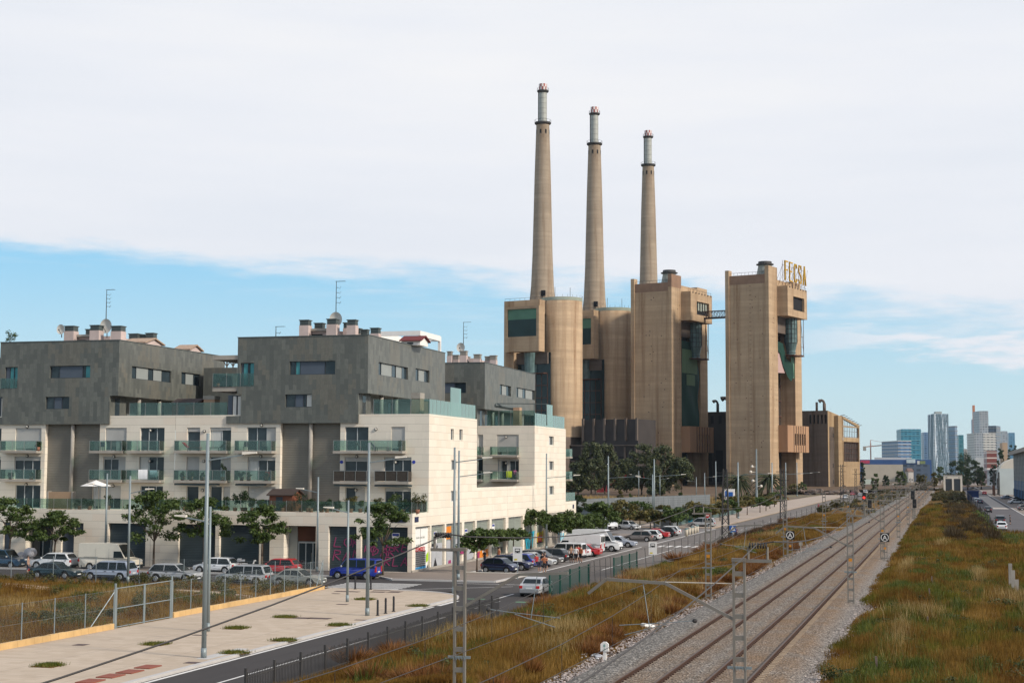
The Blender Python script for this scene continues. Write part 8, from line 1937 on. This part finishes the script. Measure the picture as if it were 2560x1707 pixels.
for (px, pb, pt) in [(2527,1480,1408),(2534,1490,1425),(2543,1498,1448)]: p = G(px, pb); z_ = VY(px, pt, p.y)[1]; b.box(p.x-.14,p.x+.14,p.y-.06,p.y+.06,0,max(1.2,z_))
obj('concrete_slab', b, M['slab'], t)
# ---------------------------------------------------------------- people
SKIN = mat('skin', (.34,.205,.145), .6, .06); HAIR = mat('dark_hair', (.02,.015,.012), .7, .2)
def cloth(nm, c): return bpy.data.materials.get(nm) or mat(nm, c, .85, .12, 6)
def person(x, y, rz, label, top, legs, topm_skin=False, z=0.0, walk=.12, sit=False, h=1.74, hairlong=False, raise_=0):
    t = T('person', label, 'person', (x, y, z), rz, 'people outdoors'); k = h/1.74
    V = [(0,0,.94),(0,-.01,1.12),(0,0,1.36),(0,0,1.48),(0,.01,1.56),(0,.02,1.64),(0,.01,1.72)]; Rr = [(.145,.10),(.13,.095),(.165,.105),(.06,.06),(.055,.06),(.085,.10),(.06,.07)]
    E_ = [(i,i+1) for i in range(6)]
    for s in (-1,1):
        o_ = len(V); hp_ = (s*.10,0,.90); f = s*walk
        if sit: V += [hp_,(s*.12,-.42,.86),(s*.12,-.44,.48),(s*.12,-.46,.10),(s*.12,-.60,.05)]
        else: V += [hp_,(s*.11,-f*.6-.02,.50),(s*.11,f*.5+.02,.10),(s*.12,f*.5-.12,.04)]
        Rr += [(.095,.095),(.065,.07),(.05,.055),(.045,.05),(.04,.03)][:len(V)-o_]
        E_ += [(0,o_)]+[(i,i+1) for i in range(o_,len(V)-1)]
        o_ = len(V); el = (s*.27,.02,1.10) if not raise_ else (s*.30,-.12,1.16); ha = (s*.25,-.12,.86) if not raise_ else (s*.12,-.34,1.22)
        V += [(s*.19,0,1.40),el,ha,(ha[0],ha[1]-.03,ha[2]-.09)]; Rr += [(.058,.058),(.042,.045),(.032,.036),(.036,.022)]; E_ += [(2,o_),(o_,o_+1),(o_+1,o_+2),(o_+2,o_+3)]
    me = bpy.data.meshes.new('body'); me.from_pydata([(a*k,b_*k,c*k) for a,b_,c in V], E_, []); ob = bpy.data.objects.new('body', me); COL.objects.link(ob)
    sk = ob.modifiers.new('skin','SKIN'); sd_ = ob.modifiers.new('sub','SUBSURF'); sd_.levels = 2; sd_.render_levels = 2
    for i, r_ in enumerate(Rr): me.skin_vertices[0].data[i].radius = (r_[0]*k, r_[1]*k)
    me.skin_vertices[0].data[0].use_root = True
    bpy.context.view_layer.update(); ev = ob.evaluated_get(bpy.context.evaluated_depsgraph_get()); m2 = bpy.data.meshes.new_from_object(ev)
    bpy.data.objects.remove(ob); bpy.data.meshes.remove(me)
    for mm in (SKIN, top, legs): m2.materials.append(mm)
    for p_ in m2.polygons:
        c = p_.center/k; p_.use_smooth = True
        if c.z < .10 and not sit: p_.material_index = 2
        elif c.z < .96 and abs(c.x) < .215 and c.z > (.46 if not sit else .40): p_.material_index = 2
        elif .96 <= c.z < 1.45 and (abs(c.x) < .22) and not topm_skin: p_.material_index = 1
        elif 1.18 < c.z < 1.45 and abs(c.x) < .30 and not topm_skin: p_.material_index = 1
    ob = bpy.data.objects.new('body', m2); COL.objects.link(ob); ob.parent = t
    b = MB(); b.ball((0,.035*k,1.685*k),.098*k,.108*k,.095*k,12,8)
    if hairlong: b.ball((0,.085*k,1.56*k),.085*k,.05*k,.13*k,10,6)
    obj('hair', b, HAIR, t, True, True)
    b = MB(); b.ball((0,-.085*k,1.635*k),.014*k,.02*k,.022*k,6,4)
    for s in (-1,1): b.ball((s*.088*k,.015*k,1.64*k),.012*k,.02*k,.03*k,6,4)
    obj('nose_and_ears', b, SKIN, t, True, True)
    b = MB()
    for s in (-1,1): b.ball((s*.033*k,-.078*k,1.668*k),.012*k,.008*k,.008*k,6,4)
    b.box(-.024*k,.024*k,-.082*k,-.07*k,1.592*k,1.60*k); obj('eyes_and_mouth', b, M['black'], t, True)
    return t
cw, cb, cr_, cn, co_ = cloth('white_cloth',(.62,.62,.62)), cloth('black_cloth',(.02,.02,.024)), cloth('red_cloth',(.36,.03,.03)), cloth('navy_cloth',(.025,.03,.06)), cloth('orange_cloth',(.36,.13,.06))
ct = cloth('peach_cloth',(.40,.25,.18)); cbl = cloth('blue_cloth',(.14,.30,.45))
p = G(70,1433); person(sx(70,1425,126.0),126.0,PI*.6,'shirtless-looking person in a peach top and dark shorts walking in the side street',ct,cn,h=1.75)
for (px, pb, rz, tp, lg, lab, sk) in [(1428,1405,.3,ct,cb,'bare-chested person in dark shorts at the white passenger van',True),(1440,1406,0,cw,cb,'person in a white vest and black shorts standing in the road',False),(1452,1406,-.5,co_,cb,'person in an orange and black top beside the white vest person',False),(1446,1402,.8,cr_,cn,'person in red partly behind the white vest person',False),
    (1361,1432,.2,co_,cb,'long-haired person standing with folded arms behind the blue car',False)]:
    p = G(px, pb); person(p.x, p.y, rz, lab, tp, lg, sk, hairlong='long' in lab, raise_=int('folded' in lab), walk=.05)
for (x, y, rz, tp, lab) in [(-38.35,146.9,.9,cr_,'person in a red top sitting at the front of the dark blue hatchback'),(-38.3,150.0,.5,cn,'person in dark clothes sitting behind the open blue car'),(-38.2,148.6,-.4,cb,'person in black crouched between the two blue cars')]:
    person(x, y, rz, lab, tp, cn, sit=True, h=1.7, z=-.05)
p = G(1244,1394); person(-44.2, 149.0, 2.5,'person whose head shows above the small dark blue car',cb,cn,z=.13); person(-43.9,153.2,2.2,'person in an orange top behind the dark blue hatchback',co_,cn,z=.13)
p = G(1828,1347); person(p.x,p.y,PI,'person in a light blue shirt walking along the avenue edge',cbl,cn); p = G(1841,1345); person(p.x,p.y,PI,'smaller dark person walking beside the light blue shirt',cloth('plum_cloth',(.16,.08,.10)),cn,h=1.6)
p = G(2499,1302); person(11.0,303.0,PI/2,'dark dressed person standing beside the large dark car',cb,cb)
p = G(1283,1392)
# ---------------------------------------------------------------- on the roofs, balconies and terrace
def antenna(px, py_t, py_b, Y, label, els=4):
    x, z1 = VY(px, py_t, Y); z0 = VY(px, py_b, Y)[1]; t = T('tv_antenna', label, 'antenna', (x, Y, z0), 0, 'rooftop antennas'); h = z1-z0
    b = MB(); b.cyl((0,0,0),(0,0,h),.05,.03,6); obj('pole', b, M['iron'], t, True); b = MB(); b.beam((-.05,0,h),(1.0,0,h+.02),.03)
    for i in range(9): b.beam((-.0+i*.12,-.25,h+.02),(-.0+i*.12,.25,h+.02),.02)
    for q in range(els):
        z_ = h*(.45+.13*q); b.beam((0,0,z_),(.55-.1*q,0,z_),.025); b.beam((.2,-.3,z_),(.2,.3,z_),.02); b.beam((.45,-.2,z_-.15),(.45,.2,z_+.15),.02)
    obj('aerial_bars', b, M['iron'], t, True)
antenna(267,725,800,152.5,'tall roof antenna over the left building'); antenna(841,704,800,152.5,'tall roof antenna over the middle building'); antenna(690,817,845,148,'short antenna at the left edge of the middle roof',1); antenna(1159,806,875,192,'roof antenna over the far building')
def dish(px, py, Y, r, label):
    x, z = VY(px, py, Y); t = T('satellite_dish', label, 'satellite dish', (x, Y, z-r*1.6), 0, 'satellite dishes'); prof = [(0,0),(r*.5,r*.06),(r*.85,r*.17),(r,r*.25)]
    b = MB(); vs = []; n_ = 18
    for rr, d_ in prof:
        for i in range(n_): a = 2*PI*i/n_; vs.append((rr*math.cos(a)*.9, -d_, r*1.6+rr*math.sin(a)))
    b.add(vs, [(j*n_+i, j*n_+(i+1)%n_, (j+1)*n_+(i+1)%n_, (j+1)*n_+i) for j in range(3) for i in range(n_)]); obj('reflector', b, mat('dish_white', (.52,.50,.46), .5, .1) if 'dish_white' not in bpy.data.materials else bpy.data.materials['dish_white'], t, True, True)
    b = MB(); b.cyl((0,.1,0),(0,.1,r*1.6),.05,.05,6); b.beam((0,-.05,r*.7),(0,-r*.9,r*1.4),.04); b.ball((0,-r*.9,r*1.45),.09); b.beam((0,.1,r*1.6),(0,0,r*1.6),.05); obj('mount', b, M['iron'], t, True)
dish(a1(563), yz(160), 151, .55, 'round dish on the left chimney of the left building'); dish(a1(980), yz(130), 152, .80, 'large round dish beneath the tall left antenna'); dish(b3(1252), yz(70), 152.2, .80, 'round dish behind the middle building chimney'); dish(c3(1100), cz(300), 190.5, .62, 'round dish on the far building chimney')
def shed(name, label, x0, x1, y0, y1, z0, zw, zr, wm, rm, cat='garden shed'):
    t = T(name, label, cat, ((x0+x1)/2, (y0+y1)/2, z0)); b = MB(); b.box(x0,x1,y0,y1,z0,zw); ym = (y0+y1)/2; b.add([(x1,y0,zw),(x1,y1,zw),(x1,ym,zr-.1)],[(0,1,2)]); b.add([(x0,y0,zw),(x0,y1,zw),(x0,ym,zr-.1)],[(0,2,1)]); obj('wall', b, wm, t)
    b = MB()
    for s in ((y0-.25,ym),(y1+.25,ym)): b.add([(x0-.2,s[0],zw-.08),(x1+.25,s[0],zw-.08),(x1+.25,s[1],zr),(x0-.2,s[1],zr),(x0-.2,s[0],zw+.02),(x1+.25,s[0],zw+.02),(x1+.25,s[1],zr+.1),(x0-.2,s[1],zr+.1)],[(0,1,2,3),(7,6,5,4),(0,4,5,1),(1,5,6,2),(3,2,6,7),(0,3,7,4)])
    obj('roof', b, rm, t); b = MB(); b.box(x0+(x1-x0)*.3,x0+(x1-x0)*.3+.7,y0-.03,y0,z0+.1,zw-.2); obj('door', b, M['dframe'], t); return t
brownr = mat('dark_shed_roof', (.055,.04,.035), .9, .2, 2); redw = mat('red_brown_boards', (.17,.06,.035), .8, .2, 2, stretch=(1,1,6))
shed('garden_shed', 'brown garden shed on the left roof terrace', fx(a1(1580),147.5,1000), fx(a1(1790),147.5,1000), 147.5, 150.5, 14.4, fz(yz(835),147.5), fz(yz(795),149), redw, brownr)
shed('garden_shed', 'red brown garden shed among the plants of the long terrace', fx(500+.3552*500,141,1240), fx(500+.3552*660,141,1240), 140.6, 142.9, F1, fz(1150+.3552*243,141), fz(1150+.3552*207,142), redw, brownr)
shed('roof_cabin', 'little white roof cabin with a red roof under the white pergola', fx(b3(1850),156,860), fx(b3(2020),156,860), 156, 158.6, 22.8, fz(yz(262),156,1020), fz(yz(225),157,1030), M['white_p'], mat('maroon_roof', (.14,.03,.03), .8, .1), 'roof cabin')
t = T('roof_pergola', 'white steel pergola on the middle building roof', 'pergola', (-58, 162, 22.8)); xa, xb, xm_ = fx(b3(1740),164,850), fx(b3(2130),164,850), fx(b3(2215),164,850); zt_ = fz(yz(205),164,1000)
b = MB(); b.box(xa,xb,160,160.3,zt_-.5,zt_); b.box(xa,xb,167,167.3,zt_-.6,zt_-.1); b.box(xb-.3,xb,160.3,167,zt_-.6,zt_); b.box(xa,xa+.3,160.3,167,zt_-.6,zt_)
obj('pergola_frame', b, M['white_p'], t); b = MB()
for x in (xa,xb-.3):
    for y in (160,167): b.box(x,x+.3,y,y+.3,22.8,zt_-.6)
obj('pergola_post', b, M['white_p'], t)
# plants on the long terrace
gpl = 'potted plants on the long terrace'
pot = mat('terracotta_pot', (.25,.11,.07), .8, .15, 3)
def plant(x, y, z, h, r, label, m='leaf_d', g_=gpl, per=60):
    t = T('potted_plant', label, 'potted plant', (x, y, z), 0, g_); b = MB(); b.lathe((0,0,0), [(.01,0),(.17,0),(.23,.38),(.20,.38),(.19,.33),(.01,.33)], 12); obj('pot', b, pot, t, True, True)
    b = MB(); b.cyl((0,0,.3),(0,0,h*.6),.025,.015,5); obj('stem', b, M['bark'], t, True)
    C = np.array([(R(-.6,.6)*r, R(-.6,.6)*r, R(.45, .9)*h) for _ in range(9)]); np_obj('foliage', leaves(C, np.array([(r*.5,r*.5,h*.16)]*9), per, .14, .4, .2), 4, M[m], t)
xs_ = [(262,1.5,.6,'leaf_d'),(.3552*1005,1.5,.9,'frond'),(.3552*1150,1.2,.9,'leaf'),(.3552*1225,1.4,.9,'leaf'),(.3552*1285,1.0,.6,'leaf_b'),(.3552*1385,1.2,.5,'leaf'),(.3552*1440,1.4,.4,'leaf_d'),(.3552*1580,1.5,.5,'leaf_d'),(.3552*1645,1.8,.5,'leaf_d'),(.3552*1705,2.0,.5,'leaf_d'),(.3552*1760,1.2,.6,'leaf_d'),(500+.3552*295,2.0,.5,'leaf_d'),(500+.3552*370,1.4,.6,'leaf_d'),(500+.3552*430,1.3,.5,'leaf'),(500+.3552*690,1.9,.8,'leaf_d'),(500+.3552*740,1.4,.6,'leaf_d'),(500+.3552*790,1.6,.7,'leaf_d'),(500+.3552*850,1.2,.6,'leaf'),(500+.3552*900,1.3,.5,'leaf_d'),(500+.3552*960,1.2,.5,'leaf_d'),(500+.3552*1050,1.7,.8,'leaf_y'),(500+.3552*1110,1.2,.5,'leaf'),(500+.3552*1240,1.5,.7,'leaf_b'),(500+.3552*1290,1.2,.6,'leaf'),(500+.3552*1345,1.9,.9,'leaf'),(500+.3552*1420,1.4,.7,'leaf_d'),(500+.3552*1470,1.5,.6,'leaf_d'),(500+.3552*1530,2.0,1.0,'leaf_b'),(500+.3552*560,1.0,.5,'leaf'),(.3552*560,1.1,.8,'leaf_d'),(.3552*640,1.0,.6,'leaf_d')]
for i, (px, h, r, mm) in enumerate(sorted(xs_)): plant(sx(px,1265,139.9), 139.9+R(-.4,.8), F1, h, r, '%s potted shrub on the long terrace, %s from the left' % ({'leaf':'green','leaf_d':'dark green','leaf_y':'yellowish','leaf_b':'olive','frond':'spiky'}[mm], nth(i)), mm)
plant(a1(100)-0+fx(a1(100),150,850)-a1(100), 150, 22.8, 2.0, .7, 'bushy plant on the left building roof', 'leaf', 'rooftop plants')
plant(fx(b3(165),143.9,960), 143.9, fz(yz(690),143.9,545), 1.3, .6, 'bushy pot plant on the cantilevered corner balcony', 'leaf_d', 'balcony plants')
for i, (px, F_, h, mm) in enumerate([(a1(1680),F2,.9,'leaf_d'),(a1(1755),F2,.8,'leaf_d'),(a1(1858),F2,.8,'leaf_d'),(a1(2045),F2,1.8,'leaf_d'),(b3(385),F2,1.1,'leaf_d'),(b3(450),F2,.9,'leaf_d'),(b3(610),F2,.8,'leaf_d'),(b3(1840),F3,1.1,'leaf_y'),(a1(100),F2,.7,'leaf_d'),(a1(290),F2,.7,'leaf_d'),(a1(345),F3,.9,'leaf_d')]):
    plant(fx(px,FY-.6,1150), FY-.6, F_, h, .35, 'small balcony pot plant, %s along the upper balconies' % nth(i), mm, 'balcony plants', 40)
# terrace furniture
t = T('parasol', 'open white parasol on the left end of the long terrace', 'parasol', (sx(.3552*675,1225,140.2),140.2,F1)); b = MB(); b.lathe((0,0,2.35), [(1.6,0),(.1,.55),(.01,.6)], 8); obj('canopy', b, M['white_p'], t, True); b = MB(); b.cyl((0,0,0),(0,0,2.95),.03,.03,6); b.cyl((0,0,0),(0,0,.1),.25,.25,10); obj('pole', b, M['rail'], t, True)
def lounger(x, y, z, m, label, flip=1):
    t = T('sun_lounger', label, 'sun lounger', (x, y, z), 0, 'balcony furniture'); b = MB(); b.box(-.9,.5,-.3,.3,.30,.36); b.beam((-.9*1,0,.33),(-1.45,0,.85),.6,.05); obj('cushion', b, m, t, True); 
    if flip < 0: t.scale = (-1,1,1)
    for sx_ in (-.8,.4):
        for sy in (-.25,.25): b = MB(); b.box(sx_-.025,sx_+.025,sy-.025,sy+.025,0,.30); obj('leg', b, M['black'], t, True)
grey_c = cloth('grey_outdoor_cloth',(.06,.06,.065))
lounger(fx(a1(1800),FY-.55,1130),FY-.55,F3,cr_,'red topped lounger on the wide upper balcony'); lounger(fx(a1(1950),FY-.55,1130),FY-.55,F3,grey_c,'grey lounger facing the red one on the wide upper balcony',-1)
lounger(fx(b3(1560),FY-.55,1130),FY-.55,F3,grey_c,'dark lounger on the corner balcony, left of its pair'); lounger(fx(b3(1690),FY-.55,1130),FY-.55,F3,grey_c,'dark lounger on the corner balcony with a red cushion beside it')
def chair(x, y, z, rz, label, m):
    t = T('balcony_chair', label, 'chair', (x, y, z), rz, 'balcony furniture'); b = MB(); b.box(-.24,.24,-.24,.24,.42,.46); obj('seat', b, m, t, True); b = MB(); b.box(-.24,.24,.20,.24,.46,.92); obj('backrest', b, m, t, True)
    for sx_ in (-.21,.21):
        for sy in (-.21,.21): b = MB(); b.box(sx_-.02,sx_+.02,sy-.02,sy+.02,0,.42); obj('leg', b, M['black'], t, True)
for i, (px, F_, m_) in enumerate([(a1(930),F3,cn),(a1(1040),F3,grey_c),(a1(1120),F3,grey_c),(a1(1330),F3,grey_c),(b3(420),F3,grey_c),(b3(590),F3,grey_c),(b3(610),F2,cr_),(a1(1450),F2,cw)]): chair(fx(px,FY-.55,1150),FY-.55,F_,R(-.8,.8),'%s balcony chair, %s from the left of those seen' % ({id(cn):'navy',id(grey_c):'dark grey',id(cr_):'red',id(cw):'white'}[id(m_)], nth([0,1,2,3,5,6,7,4][i])),m_)
def drape(x0, x1, z0, z1, y, m, label, name='towel'):
    b = MB(); k = 8
    for i in range(k+1):
        x = x0+(x1-x0)*i/k; o_ = .02*math.sin(i*1.9); b.v += [(x,y-.03+o_,z0),(x,y-.04,z1),(x,y+.05,z1),(x,y+.06,z1-.3)]
    for i in range(k):
        for j in range(3): b.f.append((i*4+j,(i+1)*4+j,(i+1)*4+j+1,i*4+j+1)); b.m.append(0)
    o = obj(name, b, m, smooth=True); tag(o, label, 'cloth', 'laundry on the balconies')
drape(fx(a1(1270),FY-1.05,1185), fx(a1(1355),FY-1.05,1185), F2+.10, F2+1.06, FY-1.05, cw, 'white sheet hung over the glass of a left building balcony', 'bed_sheet')
drape(fx(a1(1362),FY-1.05,1190), fx(a1(1428),FY-1.05,1190), F2+.30, F2+1.0, FY-.75, cloth('pale_blue_cloth',(.40,.48,.56)), 'pale blue cloth drying beside the white sheet')
drape(fx(1266,Y3-1.0,1190), fx(1280,Y3-1.0,1190), F2+.25, F2+1.05, Y3-1.0, cloth('lime_cloth',(.32,.42,.03)), 'lime green towel on the far building balcony')
drape(fx(1283,Y3-1.0,1185), fx(1290,Y3-1.0,1185), F2+.55, F2+1.1, Y3-.8, cloth('pink_cloth',(.55,.10,.25)), 'pink cloth on the far building balcony')
t = T('planter_wall', 'tan planter wall standing on the left part of the long terrace', 'planter', (sx(.3552*430,1240,139.6),139.6,F1)); b = MB(); b.box(-1.3,1.3,-.2,.3,0,1.75); obj('panel', b, mat('tan_board', (.36,.24,.15), .85, .1), t, True); b = MB(); b.box(-1.45,-1.3,-.25,.35,0,1.8); b.box(1.3,1.45,-.25,.35,0,1.8); obj('end_post', b, M['slab'], t, True)
o = MB(); 
for i in range(10): o.ball((R(-.6,.6),R(-.4,.4),.4+R(0,.9)),R(.4,.6),R(.35,.5),R(.35,.5),9,6)
ob = obj('recycling_sack', o, mat('white_plastic_sack', (.52,.52,.56), .4, .2, 3), smooth=True); ob.location = (sx(68,1400,136.8),136.8,.13); tag(ob, 'big white plastic sack beside the left building entrance', 'sack')
t = T('round_table', 'small table on the far terrace of the far building', 'table', (fx(1262,186,1060),186,14.4)); b = MB(); b.cyl((0,0,.7),(0,0,.74),.5,.5,14); obj('table_top', b, M['slab'], t, True); b = MB(); b.cyl((0,0,0),(0,0,.7),.05,.05,8); b.cyl((0,0,0),(0,0,.04),.3,.3,10); obj('leg', b, M['iron'], t, True)
p = G(2015,1246); t = T('rubble_wall', 'low broken wall and rubble at the foot of the ochre hall', 'rubble', (DP(2040,1225,640).x, DP(2040,1225,640).y, 0)); b = MB()
for i in range(60): b.ball((R(-22,18), R(-3,3), R(0,1.6)), R(.5,1.6), R(.5,1.4), R(.4,1.1), 6, 4)
obj('rubble_blocks', b, mat('mixed_rubble', (.16,.12,.10), .95, .4, .8), t, True)
# crane arm seen red among the trees
t = T('red_digger_arm', 'red excavator arm at the foot of the trees', 'excavator', (DP(1570,1210,600).x, DP(1570,1210,600).y, 0)); b = MB(); b.beam((-9,0,2.5),(-2,0,7.5),1.3); b.beam((-2,0,7.5),(8,0,7.0),1.2); b.beam((8,0,7),(10,0,3),.8); obj('boom', b, M['red'], t, True); b = MB(); b.box(-12,-8,-1.5,1.5,.8,3.4); obj('cab', b, M['red'], t, True); b = MB(); b.box(-12.5,-7.5,-1.9,1.9,0,.9); obj('crawler', b, M['black'], t, True)
# ---------------------------------------------------------------- haze
if True:
    hz_m, n = newmat('haze_air'); v_ = n('VolumePrincipled', {'Color': c4((.70,.86,1.0)), 'Density': 2.8e-5, 'Anisotropy': .3}); o_ = n('OutputMaterial'); n.l.new(v_.outputs[0], o_.inputs['Volume'])
    b = MB(); b.box(-2600,2600,-280,8000,-1.5,215); hz_o = obj('haze', b, hz_m); hz_o['kind'] = 'stuff'
    SC.cycles.volume_step_rate = 20
